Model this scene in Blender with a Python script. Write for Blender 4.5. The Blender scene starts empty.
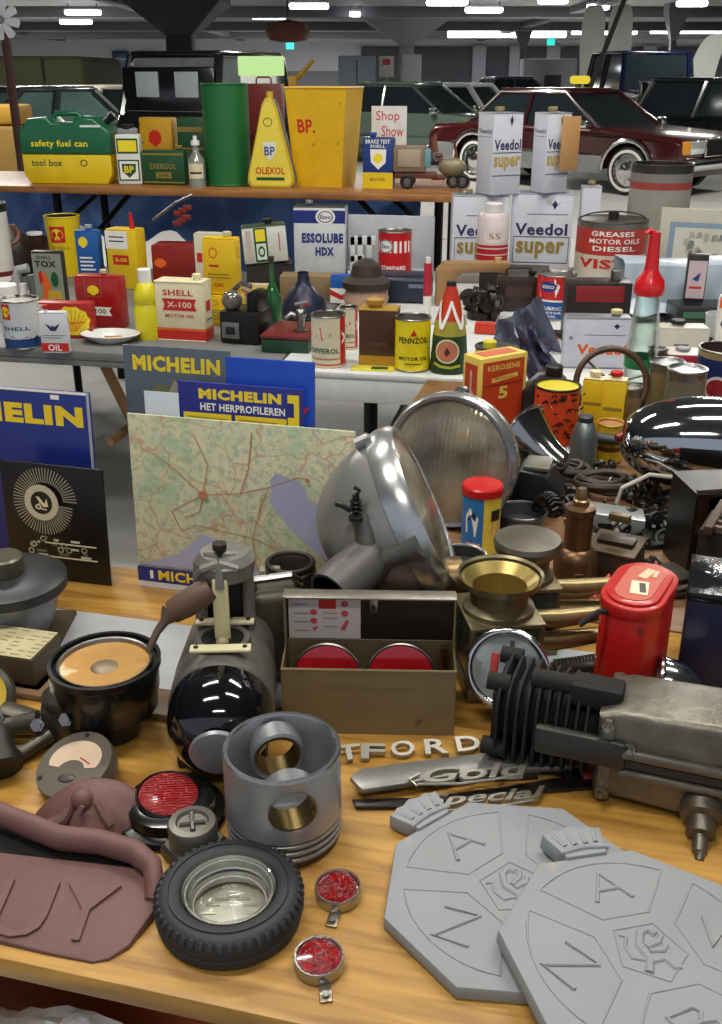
import bpy, bmesh, math, random
from math import sin, cos, tan, atan, atan2, pi, radians, sqrt
from mathutils import Vector, Matrix
random.seed(7)
SC = bpy.context.scene
COL = SC.collection
# ------------------------------------------------------------------ camera
CAMH, FPX, PITCH = 1.55, 1000.0, radians(23.6)
cd = bpy.data.cameras.new('camera')
cd.sensor_fit = 'VERTICAL'; cd.sensor_height = 24.0; cd.lens = 24.0 * FPX / 1024.0
cd.clip_start = 0.05; cd.clip_end = 300
cam = bpy.data.objects.new('camera', cd); COL.objects.link(cam)
cam.location = (0, 0, CAMH); cam.rotation_euler = (pi / 2 - PITCH, 0, 0)
SC.camera = cam
# ------------------------------------------------------------------ world and lights
wd = bpy.data.worlds.new('hall_light'); SC.world = wd; wd.use_nodes = True
wd.node_tree.nodes['Background'].inputs[0].default_value = (0.80, 0.86, 1.0, 1)
wd.node_tree.nodes['Background'].inputs[1].default_value = 0.42
def area(x, y, z, sx, sy, e, rz=0):
    l = bpy.data.lights.new('tube_and_fill_light', 'AREA'); l.shape = 'RECTANGLE'; l.size = sx; l.size_y = sy
    l.energy = e; l.color = (1, 0.97, 0.90)
    o = bpy.data.objects.new('tube_and_fill_light', l); COL.objects.link(o); o.location = (x, y, z); o.rotation_euler = (0, 0, rz)
for x, y, e in ((-0.9, 0.7, 46), (1.3, 1.5, 42), (-1.2, 3.0, 46), (1.4, 3.6, 42), (0.1, -1.2, 34)):
    area(x, y, 3.72, 1.5, 0.16, e, 0.1)
for x, y in ((-4, 9), (4, 10), (9, 14), (0, 16), (-7, 20), (8, 24), (-2, 30)):
    area(x, y, 3.72, 1.5, 0.2, 230, 0.1)
for x, y in ((-20, 60), (-4, 62), (14, 60), (28, 62), (-12, 42), (8, 42)):
    area(x, y, 3.3, 3, 3, 1500)  # broad fill lights added to brighten the far walls, not tubes
vs = SC.view_settings
vs.view_transform = 'Standard'; vs.look = 'None'; vs.gamma = 1.0; vs.use_curve_mapping = False
vs.exposure = 0.15
# ------------------------------------------------------------------ pixel -> place
def _d(px, py):
    u = (px - 361) / FPX; v = (512 - py) / FPX
    return Vector((u, cos(PITCH) + v * sin(PITCH), v * cos(PITCH) - sin(PITCH)))
def at(px, py, z):
    d = _d(px, py); t = (z - CAMH) / d.z
    return Vector((d.x * t, d.y * t, z))
def atY(px, py, Y):
    d = _d(px, py); t = Y / d.y
    return Vector((d.x * t, Y, CAMH + d.z * t))
def mpp(Y, z): return (Y * cos(PITCH) + (CAMH - z) * sin(PITCH)) / FPX
# ------------------------------------------------------------------ materials
def lin(h):
    if not isinstance(h, str): return tuple(h)
    r = [int(h[i:i + 2], 16) / 255 for i in (0, 2, 4)]
    return tuple(c / 12.92 if c <= 0.04045 else ((c + 0.055) / 1.055) ** 2.4 for c in r)
_MC = {}
def mat(h, rough=0.45, metal=0.0, var=0.12, sc=18, bump=0.0, bsc=60, rust=0.0, rcol='4a2f1c', coat=0.0, rsc=22, spec=0.5):
    key = (h, rough, metal, var, sc, bump, bsc, rust, rcol, coat, rsc, spec)
    if key in _MC: return _MC[key]
    m = bpy.data.materials.new('surface_' + (h if isinstance(h, str) else 'c')); m.use_nodes = True
    nt = m.node_tree; N = nt.nodes; L = nt.links; b = N['Principled BSDF']
    c = lin(h)
    b.inputs['Base Color'].default_value = (*c, 1); b.inputs['Roughness'].default_value = rough
    b.inputs['Metallic'].default_value = metal; b.inputs['Specular IOR Level'].default_value = spec
    if coat: b.inputs['Coat Weight'].default_value = coat; b.inputs['Coat Roughness'].default_value = 0.08
    if var or rust or bump:
        tc = N.new('ShaderNodeTexCoord')
        def noise(s, det=4):
            n = N.new('ShaderNodeTexNoise'); n.inputs['Scale'].default_value = s; n.inputs['Detail'].default_value = det
            L.new(tc.outputs['Object'], n.inputs['Vector']); return n
        out = None
        if var:
            n = noise(sc); mx = N.new('ShaderNodeMix'); mx.data_type = 'RGBA'
            mx.inputs[6].default_value = (*[x * (1 - var * 1.6) for x in c], 1)
            mx.inputs[7].default_value = (*[min(1, x * (1 + var)) for x in c], 1)
            L.new(n.outputs['Fac'], mx.inputs[0]); out = mx.outputs[2]
        if rust:
            n = noise(rsc, 6); rp = N.new('ShaderNodeValToRGB')
            rp.color_ramp.elements[0].position = 0.72 - rust * 0.42; rp.color_ramp.elements[1].position = 0.78 - rust * 0.38
            L.new(n.outputs['Fac'], rp.inputs[0])
            m2 = N.new('ShaderNodeMix'); m2.data_type = 'RGBA'
            L.new(rp.outputs[0], m2.inputs[0])
            if out: L.new(out, m2.inputs[6])
            else: m2.inputs[6].default_value = (*c, 1)
            m2.inputs[7].default_value = (*lin(rcol), 1); out = m2.outputs[2]
            m3 = N.new('ShaderNodeMix'); L.new(rp.outputs[0], m3.inputs[0])
            m3.inputs[2].default_value = rough; m3.inputs[3].default_value = 0.8; L.new(m3.outputs[0], b.inputs['Roughness'])
        if out: L.new(out, b.inputs['Base Color'])
        if bump:
            n = noise(bsc, 5); bp = N.new('ShaderNodeBump'); bp.inputs['Strength'].default_value = bump; bp.inputs['Distance'].default_value = 0.004
            L.new(n.outputs['Fac'], bp.inputs['Height']); L.new(bp.outputs[0], b.inputs['Normal'])
    _MC[key] = m; return m
def glass(h='ffffff', rough=0.02, ior=1.3):
    key = ('glass', h, rough, ior)
    if key in _MC: return _MC[key]
    m = bpy.data.materials.new('glass'); m.use_nodes = True; N = m.node_tree.nodes; L = m.node_tree.links; N.clear()
    o = N.new('ShaderNodeOutputMaterial'); t = N.new('ShaderNodeBsdfTransparent'); g = N.new('ShaderNodeBsdfGlossy'); x = N.new('ShaderNodeMixShader'); lw = N.new('ShaderNodeLayerWeight')
    t.inputs[0].default_value = (*lin(h), 1); g.inputs['Roughness'].default_value = max(rough, .03); lw.inputs[0].default_value = 0.32
    L.new(lw.outputs['Facing'], x.inputs[0]); L.new(t.outputs[0], x.inputs[1]); L.new(g.outputs[0], x.inputs[2]); L.new(x.outputs[0], o.inputs[0])
    _MC[key] = m; return m
def glow(h, s):
    key = ('glow', h, s)
    if key in _MC: return _MC[key]
    m = bpy.data.materials.new('lamp_glow'); m.use_nodes = True; b = m.node_tree.nodes['Principled BSDF']
    b.inputs['Base Color'].default_value = (0, 0, 0, 1)
    b.inputs['Emission Color'].default_value = (*lin(h), 1); b.inputs['Emission Strength'].default_value = s
    _MC[key] = m; return m
def chrome(h='d8d8d8', rough=0.12, **k): return mat(h, rough, 1.0, k.pop('var', 0.08), k.pop('sc', 9), **k)
WHITE = mat('ece9e2'); BLACK = mat('101010', 0.4); RED = mat('c01c14', 0.4); YEL = mat('f2cb12', 0.4); BLUE = mat('1d3f96', 0.4)
IRON = mat('3a3733', 0.5, 0.7, 0.2, bump=0.3); BRASS = mat('9a7a45', 0.3, 1.0, 0.25, 20); STEEL = mat('9a9a98', 0.3, 1.0, 0.2, 25)
CHROME = chrome(); GOLD = mat('b89a4a', 0.35, 0.9, 0.2); GREEN = mat('1f5a34', 0.4); CREAM = mat('e4d9b4', 0.45); DARK = mat('1c1a19', 0.5)
TIN = mat('8f8c84', 0.35, 0.9, 0.25, 30, rust=0.25)
INK = mat('15151c', 0.5, var=0)
# ------------------------------------------------------------------ mesh builder
_TC = {}
def text_geo(s, bold=0.015):
    k = (s, bold)
    if k in _TC: return _TC[k]
    cu = bpy.data.curves.new('t', 'FONT'); cu.body = s; cu.resolution_u = 2; cu.offset = bold; cu.fill_mode = 'BOTH'; cu.space_character = 1.0 + bold * 2
    o = bpy.data.objects.new('t', cu); COL.objects.link(o)
    bpy.context.view_layer.update()
    me = bpy.data.meshes.new_from_object(o.evaluated_get(bpy.context.evaluated_depsgraph_get()))
    v = [(p.co.x, p.co.y) for p in me.vertices]; f = [tuple(p.vertices) for p in me.polygons]
    bpy.data.objects.remove(o); bpy.data.curves.remove(cu); bpy.data.meshes.remove(me)
    if v:
        x0 = min(a for a, _ in v); x1 = max(a for a, _ in v); y0 = min(b for _, b in v); y1 = max(b for _, b in v)
        v = [((a - x0) / max(1e-6, x1 - x0), (b - y0) / max(1e-6, y1 - y0)) for a, b in v]
    _TC[k] = (v, f); return _TC[k]
def RT(loc=(0, 0, 0), rx=0, ry=0, rz=0, s=1):
    return Matrix.Translation(loc) @ Matrix.Rotation(rz, 4, 'Z') @ Matrix.Rotation(ry, 4, 'Y') @ Matrix.Rotation(rx, 4, 'X') @ Matrix.Diagonal((*((s, s, s) if not isinstance(s, tuple) else s), 1))
def aim(loc, d):                       # local +Z points along d
    return Matrix.Translation(loc) @ Vector(d).to_track_quat('Z', 'Y').to_matrix().to_4x4()
class M:
    def __init__(s): s.v = []; s.f = []; s.fm = []; s.mats = []; s.T = Matrix.Identity(4)
    def mi(s, m):
        if m not in s.mats: s.mats.append(m)
        return s.mats.index(m)
    def add(s, vs, fs, m, T=None):
        A = s.T @ T if T is not None else s.T; b = len(s.v)
        s.v += [A @ Vector(p) for p in vs]; s.f += [tuple(b + i for i in f) for f in fs]
        if isinstance(m, list): s.fm += [s.mi(x) for x in m]
        else: s.fm += [s.mi(m)] * len(fs)
        return s
    def bmd(s, bm, m, T=None):
        bm.verts.index_update(); s.add([v.co.copy() for v in bm.verts], [[v.index for v in f.verts] for f in bm.faces], m, T); bm.free(); return s
    def box(s, c, d, m, bev=0, T=None, taper=None, seg=2):
        bm = bmesh.new(); bmesh.ops.create_cube(bm, size=1)
        for v in bm.verts:
            k = 1 if not taper or v.co.z > 0 else taper
            v.co = Vector((c[0] + v.co.x * d[0] * k, c[1] + v.co.y * d[1] * k, c[2] + v.co.z * d[2]))
        if bev: bmesh.ops.bevel(bm, geom=bm.edges[:], offset=bev, segments=seg, affect='EDGES', profile=0.5)
        return s.bmd(bm, m, T)
    def lathe(s, prof, m=None, n=28, T=None, sx=1, sy=1, a0=0, a1=2 * pi):
        full = abs(a1 - a0 - 2 * pi) < 1e-6; k = n if full else n + 1; vs = []; fs = []; ms = []
        for p in prof:
            for i in range(k):
                a = a0 + (a1 - a0) * i / n; vs.append((p[0] * cos(a) * sx, p[0] * sin(a) * sy, p[1]))
        for j in range(len(prof) - 1):
            mm = prof[j][2] if len(prof[j]) > 2 else m
            if prof[j][0] < 1e-7 and prof[j + 1][0] < 1e-7: continue
            for i in range(n):
                a, b = j * k + i, j * k + (i + 1) % k if full else j * k + i + 1
                c, d = b + k, a + k
                f = (a, b, c, d)
                if prof[j][0] < 1e-7: f = (a, c, d)
                elif prof[j + 1][0] < 1e-7: f = (a, b, d)
                fs.append(f); ms.append(mm)
        return s.add(vs, fs, ms, T)
    def cyl(s, r, z0, z1, m, n=24, T=None, r2=None, b=0.0):
        r2 = r if r2 is None else r2
        pr = [(0, z0), (r - b, z0), (r, z0 + b), (r2, z1 - b), (r2 - b, z1), (0, z1)] if b else [(0, z0), (r, z0), (r2, z1), (0, z1)]
        return s.lathe(pr, m, n, T)
    def ball(s, c, r, m, n=16, T=None, sq=(1, 1, 1)):
        pr = [(r * sin(pi * i / (n // 2 + 2)), -r * cos(pi * i / (n // 2 + 2))) for i in range(n // 2 + 3)]
        pr[0] = (0, -r); pr[-1] = (0, r)
        A = Matrix.Translation(c) @ Matrix.Diagonal((*sq, 1))
        return s.lathe(pr, m, n, (T @ A) if T is not None else A)
    def torus(s, R, r, m, n=32, k=10, T=None, a0=0, a1=2 * pi, sy=1):
        pts = [(R * cos(a0 + (a1 - a0) * i / n), sy * R * sin(a0 + (a1 - a0) * i / n), 0) for i in range(n + (0 if a1 - a0 > 6.28 else 1))]
        return s.tube(pts, r, m, k, closed=a1 - a0 > 6.28, T=T)
    def tube(s, pts, r, m, n=8, closed=False, T=None, flat=1.0):
        P_ = [Vector(p) for p in pts]; N = len(P_); vs = []; up = None
        for i, p in enumerate(P_):
            if closed: t = P_[(i + 1) % N] - P_[i - 1]
            else: t = P_[min(i + 1, N - 1)] - P_[max(i - 1, 0)]
            t.normalize()
            if up is None:
                up = Vector((0, 0, 1)) if abs(t.z) < 0.9 else Vector((1, 0, 0))
            a = t.cross(up)
            if a.length < 1e-5: a = t.orthogonal()
            a.normalize(); b_ = a.cross(t).normalized(); up = b_
            rr = r[i] if isinstance(r, (list, tuple)) else r
            for j in range(n):
                q = 2 * pi * j / n; vs.append(p + a * cos(q) * rr + b_ * sin(q) * rr * flat)
        fs = []
        for i in range(N if closed else N - 1):
            for j in range(n):
                i2 = (i + 1) % N; fs.append((i * n + j, i * n + (j + 1) % n, i2 * n + (j + 1) % n, i2 * n + j))
        if not closed: fs += [tuple(range(n))[::-1], tuple(range((N - 1) * n, N * n))]
        return s.add(vs, fs, m, T)
    def prism(s, o, y0, y1, m, T=None, bev=0, mside=None, seg=2):   # outline in x,z, extruded along y
        bm = bmesh.new(); v0 = [bm.verts.new((x, y0, z)) for x, z in o]; v1 = [bm.verts.new((x, y1, z)) for x, z in o]; n = len(o)
        f0 = bm.faces.new(v0); f1 = bm.faces.new(v1[::-1])
        for i in range(n): bm.faces.new((v0[i], v1[i], v1[(i + 1) % n], v0[(i + 1) % n]))
        bmesh.ops.recalc_face_normals(bm, faces=bm.faces[:])
        if bev: bmesh.ops.bevel(bm, geom=[e for e in bm.edges if (f0 in e.link_faces or f1 in e.link_faces)], offset=bev, segments=seg, affect='EDGES', profile=0.5)
        if n > 8:
            bmesh.ops.triangulate(bm, faces=[f for f in bm.faces if len(f.verts) > 6])
        return s.bmd(bm, m, T)
    def plate(s, o, z0, z1, m, T=None, bev=0):                       # outline in x,y, thick along z
        A = Matrix.Rotation(pi / 2, 4, 'X')
        return s.prism([(x, -y) for x, y in o], z0, z1, m, (T @ A) if T is not None else A, bev)
    # ---- printed marks on a surface map S(x01, z01, lift)
    def marks(s, S, items, lift=0.0004):
        for k, it in enumerate(items):
            e = lift * (1 + 0.6 * k); t = it[0]; m = it[-1]
            if t == 'r':
                x0, z0, x1, z1 = it[1:5]; nx = 8; vs = []; fs = []
                for j in (0, 1):
                    for i in range(nx + 1): vs.append(S(x0 + (x1 - x0) * i / nx, z0 if j == 0 else z1, e))
                for i in range(nx): fs.append((i, i + 1, nx + 2 + i, nx + 1 + i))
                s.add(vs, fs, m)
            elif t == 'e' or t == 'o':
                cx, cz, rx, rz = it[1:5]; n = 20; vs = [S(cx, cz, e)]; fs = []
                for q in (0.5, 1.0):
                    for i in range(n): vs.append(S(cx + rx * q * cos(2 * pi * i / n), cz + rz * q * sin(2 * pi * i / n), e))
                for i in range(n):
                    j = (i + 1) % n
                    if t == 'e': fs.append((0, 1 + i, 1 + j))
                    fs.append((1 + i, 1 + n + i, 1 + n + j, 1 + j))
                if t == 'o':       # ring: inner radius given
                    q = it[5]; vs = []; fs = []
                    for w in (q, 1.0):
                        for i in range(n): vs.append(S(cx + rx * w * cos(2 * pi * i / n), cz + rz * w * sin(2 * pi * i / n), e))
                    for i in range(n): fs.append((i, n + i, n + (i + 1) % n, (i + 1) % n))
                s.add(vs, fs, m)
            elif t == 'p':
                s.add([S(x, z, e) for x, z in it[1]], [tuple(range(len(it[1])))], m)
            elif t == 'l':         # line: pts, width
                pts, w = it[1], it[2]
                for (a, b), (c, d) in zip(pts[:-1], pts[1:]):
                    L_ = max(1e-6, sqrt((c - a) ** 2 + (d - b) ** 2)); nx, nz = -(d - b) / L_ * w / 2, (c - a) / L_ * w / 2
                    s.add([S(a + nx, b + nz, e), S(a - nx, b - nz, e), S(c - nx, d - nz, e), S(c + nx, d + nz, e)], [(0, 1, 2, 3)], m)
            elif t == 't':
                st, cx, cz, w, h, m = it[1:7]; bold = it[7] if len(it) > 7 else 0.02
                v, f = text_geo(st, bold)
                s.add([S(cx + (a - 0.5) * w, cz + (b - 0.5) * h, e) for a, b in v], f, m)
            elif t == 's':         # scallop shell emblem: cx, cz, rx, rz
                cx, cz, rx, rz = it[1:5]; o = []
                for i in range(29):
                    a = radians(-28 + 236 * i / 28); q = 1 + 0.05 * cos(i * pi / 2 * 1.0)
                    o.append((cx + rx * q * cos(a), cz + rz * q * sin(a) * 0.95))
                o += [(cx - rx * 0.38, cz - rz * 0.72), (cx - rx * 0.34, cz - rz * 0.95), (cx + rx * 0.34, cz - rz * 0.95), (cx + rx * 0.38, cz - rz * 0.72)]
                s.add([S(x, z, e) for x, z in [(cx, cz)] + o], [(0, i + 1, (i + 1) % len(o) + 1) for i in range(len(o))], m)
        return s
    def obj(s, name, parent=None, loc=None, rot=None, label=None):
        me = bpy.data.meshes.new(name); me.from_pydata(s.v, [], s.f)
        for m in s.mats: me.materials.append(m)
        me.polygons.foreach_set('material_index', s.fm)
        bm = bmesh.new(); bm.from_mesh(me)
        bmesh.ops.remove_doubles(bm, verts=bm.verts[:], dist=1e-6)
        bm.to_mesh(me); bm.free()
        me.polygons.foreach_set('use_smooth', [True] * len(me.polygons))
        me.set_sharp_from_angle(angle=radians(38)); me.update()
        o = bpy.data.objects.new(name, me); COL.objects.link(o)
        if parent is not None: o.parent = parent
        if loc is not None: o.location = loc
        if rot is not None: o.rotation_euler = rot
        if label: o['label'] = label
        return o
    def top(s, name, label, cat, loc=(0, 0, 0), rot=(0, 0, 0), group=None):
        o = s.obj(name, None, loc, tuple(rot) if hasattr(rot, '__len__') else (0, 0, rot)); o['label'] = label; o['category'] = cat
        if group: o['group'] = group
        return o
    def struct(s, name, loc=(0, 0, 0), rot=(0, 0, 0)):
        o = s.obj(name, None, loc, rot); o['kind'] = 'structure'; return o
def thing(name, label, cat, loc=(0, 0, 0), rot=0, group=None):
    o = bpy.data.objects.new(name, None); COL.objects.link(o); o.empty_display_size = 0.05
    o.location = loc; o.rotation_euler = tuple(rot) if hasattr(rot, '__len__') else (0, 0, rot)
    o['label'] = label; o['category'] = cat
    if group: o['group'] = group
    return o
def dup(root, loc, rot=None, label=None):
    r = root.copy(); COL.objects.link(r); r.location = loc
    if rot is not None: r.rotation_euler = tuple(rot) if hasattr(rot, '__len__') else (0, 0, rot)
    if label: r['label'] = label
    def rec(a, b):
        for ch in list(a.children):
            c = ch.copy(); COL.objects.link(c); c.parent = b; rec(ch, c)
    rec(root, r); return r
# ------------------------------------------------------------------ tins and cans
def spot(x0, x1, yt, yb=None, z=0.75, Y=None, rz=0.0):
    """place from the two edges, the top row and either the base row or the distance; real size follows"""
    cx = (x0 + x1) / 2
    if Y is None: p = at(cx, yb, z); Y = p.y
    else: 
        yr = 512 - FPX * tan(PITCH + atan2(z - CAMH, Y)); p = at(cx, yr, z)
    zt = atY(cx, yt, Y).z
    w = (x1 - x0) * mpp(Y, (z + zt) / 2) / cos(rz)
    return p, w, zt - z
def flatmap(T, w, h):      # x01 across, z01 up, facing local -y
    return lambda x, z, e: T @ Vector(((x - 0.5) * w, -e, z * h))
def curvemap(r, h, r2=None, span=1.25):
    r2 = r if r2 is None else r2
    return lambda x, z, e: Vector(((r + (r2 - r) * z + e) * sin((x - 0.5) * 2 * span), -(r + (r2 - r) * z + e) * cos((x - 0.5) * 2 * span), z * h))
def profmap(prof, h, span=1.25):
    def f(x, z, e):
        zz = z * h
        for a, b in zip(prof[:-1], prof[1:]):
            if b[1] > a[1] and a[1] <= zz <= b[1]: r = a[0] + (b[0] - a[0]) * (zz - a[1]) / (b[1] - a[1]); break
        else: r = prof[-1][0]
        return Vector(((r + e) * sin((x - .5) * 2 * span), -(r + e) * cos((x - .5) * 2 * span), zz))
    return f
def rect_can(name, label, S, col, front=(), side=(), cap=None, capm=None, deep=0.55, rz=-0.2, cat='tin', edge=None, handle=None, sidecol=None, group=None, tilt=0, bev=0.006, spout=None, capr=0.016, caph=0.022, topc=None, left=False, dome=0):
    p, w, h = S; d = w * deep
    loc = p + Matrix.Rotation(rz, 3, 'Z') @ Vector((0, d / 2, 0))
    T = thing(name, label, cat, loc, (0, tilt, rz), group)
    b = M(); e = edge or topc or col
    b.box((0, 0, h / 2), (w, d, h), col, bev)
    b.box((0, 0, h + 0.0008), (w * 0.95, d * 0.95, 0.002), topc or e, 0.0008)
    if edge:
        rim = [(-w / 2, -d / 2), (w / 2, -d / 2), (w / 2, d / 2), (-w / 2, d / 2)]
        for zz in (0.002, h - 0.001): b.tube([(x * 0.985, y * 0.985, zz) for x, y in rim], 0.0022, edge, 6, closed=True)
    b.marks(flatmap(Matrix.Translation((0, -d / 2, 0)), w, h), list(front))
    if side:
        A = RT((w / 2, 0, 0), rz=pi / 2) if not left else RT((-w / 2, 0, 0), rz=-pi / 2)
        b.marks(flatmap(A, d, h), list(side))
    b.obj('body', T)
    if cap is not None:
        c = M(); cm = capm or e
        c.cyl(capr * 0.8, h - 0.001, h + caph * 0.4, e, 16).cyl(capr, h + caph * 0.35, h + caph, cm, 18, b=0.002)
        for i in range(12): c.box((capr * cos(i * pi / 6), capr * sin(i * pi / 6), h + caph * 0.68), (0.002, 0.002, caph * 0.5), cm)
        c.T = Matrix.Identity(4)
        o = c.obj('cap', T); o.location = (cap * w, 0, 0)
    if handle:
        hw = w * handle; M().tube([(-hw / 2, 0, h), (-hw / 2, 0, h + 0.022), (-hw * 0.38, 0, h + 0.03), (hw * 0.38, 0, h + 0.03), (hw / 2, 0, h + 0.022), (hw / 2, 0, h)], 0.004, e, 8, flat=1).obj('handle', T)
    return T
def round_can(name, label, S, bands, items=(), rz=0.0, cat='tin', r2=None, lidm=None, rim=TIN, open_=False, group=None, tilt=(0, 0), body='body', inside=DARK, n=32, ring=True):
    p, w, h = S; r = w / 2
    if r2: rb = r * r2
    else: rb = r
    loc = p + Vector((0, r, 0))
    T = thing(name, label, cat, loc, (tilt[0], tilt[1], rz), group)
    b = M(); pr = [(0, 0, rim), (rb * 0.97, 0, rim)]
    for z0, z1, m in bands:
        pr += [(rb + (r - rb) * z0, z0 * h + 0.001, m), (rb + (r - rb) * z1, z1 * h, m)]
    if open_: pr += [(r * 0.97, h, inside), (rb * 0.95, h * 0.04, inside), (0, h * 0.04, inside)]
    else: pr += [(r * 0.95, h, lidm or rim), (r * 0.9, h - 0.004, lidm or rim), (0, h - 0.003, lidm or rim)]
    b.lathe(pr, None, n)
    b.marks(curvemap(rb, h, r), list(items))
    b.obj(body, T)
    if ring:
        M().torus(r * 0.99, 0.0028, rim, n, 6, T=Matrix.Translation((0, 0, h))).obj('top_rim', T)
        M().torus(rb * 0.99, 0.0022, rim, n, 6, T=Matrix.Translation((0, 0, 0.003))).obj('bottom_rim', T)
    return T
# ================================================================== the hall
concrete = mat('a9a9a4', 0.55, 0, 0.14, 1.2, bump=0.1, rust=0.12, rcol='6d6a64', rsc=3)
M().box((0, 34, -0.05), (90, 80, 0.1), concrete).struct('floor')
c = M(); c.box((0, 38, 4.0), (90, 82, 0.2), mat('6a6a6e', 0.8, 0, 0.2, 0.8))
c.struct('ceiling')
wallm = mat('c8c9d2', 0.8, 0, 0.1, 0.5)
b = M(); b.box((0, 75, 2), (90, 0.3, 4.2), wallm)
b.box((22, 74.7, 1.6), (44, 0.4, 3.4), mat('4d4d55', 0.8))
b.box((-20, 74.8, 0.9), (38, 0.2, 1.8), mat('85868e', 0.8))
for x in (8, 10.5, 13, 17, 19.5, 26): b.box((x, 74.4, 1.9), (0.9, 0.3, 3.0), mat('a2a3ab', 0.8))
b.struct('wall_back')
M().box((-36, 38, 2), (0.3, 76, 4.2), mat('6f7078', 0.8)).struct('wall_left')
M().box((40, 38, 2), (0.3, 76, 4.2), mat('5b5c63', 0.8)).struct('wall_right')
beam = mat('525257', 0.8)
for i, y in enumerate((30, 42, 54, 66)):
    b = M(); b.box((0, y, 3.72), (76, 0.7, 0.4), beam, 0.04); b.struct('trim_%d' % (i + 1))
for i, x in enumerate((-20, -8, 8, 24)):
    b = M(); b.box((x, 52, 3.78), (0.5, 44, 0.26), beam, 0.04); b.struct('trim_%d' % (i + 5))
for i, (px, w, Y, cw) in enumerate(((183, 26, 35, 92), (406, 14, 46, 80), (521, 5, 56, 16), (669, 6, 40, 20))):
    p = at(px, 300, 0); k = mpp(Y, 1.5); x = (px - 361) * k
    b = M(); s = w * k / 2; q = cw * k / 2
    b.box((0, 0, 1.45), (2 * s, 2 * s, 2.9), mat('4a4a50', 0.8), 0.05)
    v = [(-s, -s, 2.7), (s, -s, 2.7), (s, s, 2.7), (-s, s, 2.7), (-q, -q, 3.6), (q, -q, 3.6), (q, q, 3.6), (-q, q, 3.6), (-q, -q, 3.95), (q, -q, 3.95), (q, q, 3.95), (-q, q, 3.95)]
    f = [(i0 + a, i0 + (a + 1) % 4, i0 + 4 + (a + 1) % 4, i0 + 4 + a) for i0 in (0, 4) for a in range(4)]
    b.add(v, f, beam); b.struct('trim_%d' % (i + 9), (x, Y, 0))
for i, px in enumerate((120, 148)):
    k = mpp(74, 2.3); b = M(); b.box((0, 0, 0), (17 * k, 0.1, 15 * k), mat('2c3a68', 0.3), 0.02).box((0, -0.06, 0), (18 * k, 0.06, 0.08), mat('8d8f9a'))
    b.struct('window_%d' % (i + 1), ((px - 361) * k, 74.4, atY(px, 59, 74.4).z))
# ---------------- ceiling lamps, one thing each
def ceiling_lamp(px, py, wpx, lab, zl=3.62, s=14, Y=None):
    p = at(px, py, zl); k = mpp(p.y, zl); w = wpx * k
    T = thing('ceiling_lamp', lab, 'ceiling lamp', p, 0, 'fluorescent tube lamps under the dark ceiling')
    M().box((0, 0, 0.10), (w, 0.3, 0.08), mat('c8c8c8', 0.5), 0.02).tube([(-w * 0.4, 0, 0.12), (-w * 0.4, 0, 0.3)], 0.02, mat('444444'), 6).tube([(w * 0.4, 0, 0.12), (w * 0.4, 0, 0.3)], 0.02, mat('444444'), 6).obj('housing', T)
    M().box((0, 0, 0.0), (w * 0.98, 0.34, 0.17), glow('f6f8ff', s), 0.06).obj('diffuser', T)
for px, py, w, lab in (
    (83, 12.5, 36, 'upper one of the paired ceiling lamps at top left of the hall'), (76, 22, 32, 'lower one of the paired ceiling lamps at top left of the hall'),
    (205, 9.5, 37, 'ceiling lamp directly above the thick flared pillar'), (269, 17, 34, 'ceiling lamp above the hanging brown lampshade'),
    (309, 6, 40, 'ceiling lamp up and right of the hanging brown lampshade'), (447, 2.5, 42, 'ceiling lamp cut by the top edge above the thin flared pillar'),
    (484, 10, 38, 'ceiling lamp to the right of the thin flared pillar'), (553, 0.5, 30, 'ceiling lamp cut by the top edge left of the white banners'), (598, 7, 22, 'short ceiling lamp just above the twin white banners'),
    (692, 3.5, 30, 'ceiling lamp in the top right corner of the hall'), (355, 14, 11, 'small distant ceiling lamp beside the blue exit sign')):
    ceiling_lamp(px, py, w, lab)
for x0, x1, py, lab in ((448, 566, 33, 'long continuous light strip left of the white banners'), (572, 637, 30, 'long light strip passing behind the white banners'), (651, 722, 29, 'long light strip at the right edge of the hall')):
    Y = 62; p = atY((x0 + x1) / 2, py, Y); k = mpp(Y, 3.5); w = (x1 - x0) * k
    T = thing('light_strip', lab, 'light strip', p)
    M().box((0, 0, 0.22), (w, 0.2, 0.12), mat('777777')).tube([(0, 0, 0.2), (0, 0, 4.0 - p.z - 0.25)], 0.03, mat('444444'), 6).tube([(-w * .4, 0, 0.2), (-w * .4, 0, 4.0 - p.z - 0.25)], 0.03, mat('444444'), 6).obj('housing', T)
    M().box((0, 0, 0), (w, 0.3, 0.46), glow('f6f8ff', 11), 0.06).obj('diffuser', T)
for px, py, col, lab in ((363, 9, '22c8e8', 'cyan lit exit sign hanging under the dark ceiling'), (551, 42, '18b8a8', 'green lit exit sign hanging below the long light strip'), (290, 46, '40d8d0', 'small cyan lit sign under the hanging brown lampshade')):
    Y = 50; p = atY(px, py, Y); k = mpp(Y, 3)
    T = thing('exit_sign', lab, 'exit sign', p)
    M().box((0, 0, 0), (8 * k, 0.1, 6 * k), glow(col, 1.6), 0.02).tube([(0, 0.1, 0), (0, 0.1, 4 - p.z)], 0.02, DARK, 6).obj('sign_box', T)
# hanging lampshade
p = atY(288, 32, 30); T = thing('hanging_lampshade', 'wide reddish brown lampshade hanging from the hall ceiling', 'lampshade', p)
M().lathe([(0.2, -0.25), (0.5, -0.2), (0.62, 0.0), (0.5, 0.2), (0.08, 0.3)], mat('9a6250', 0.7), 10).obj('lamp_shade', T)
M().tube([(0, 0, 0.36), (0, 0, 4 - p.z)], 0.02, DARK, 6).obj('cord', T)
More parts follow.
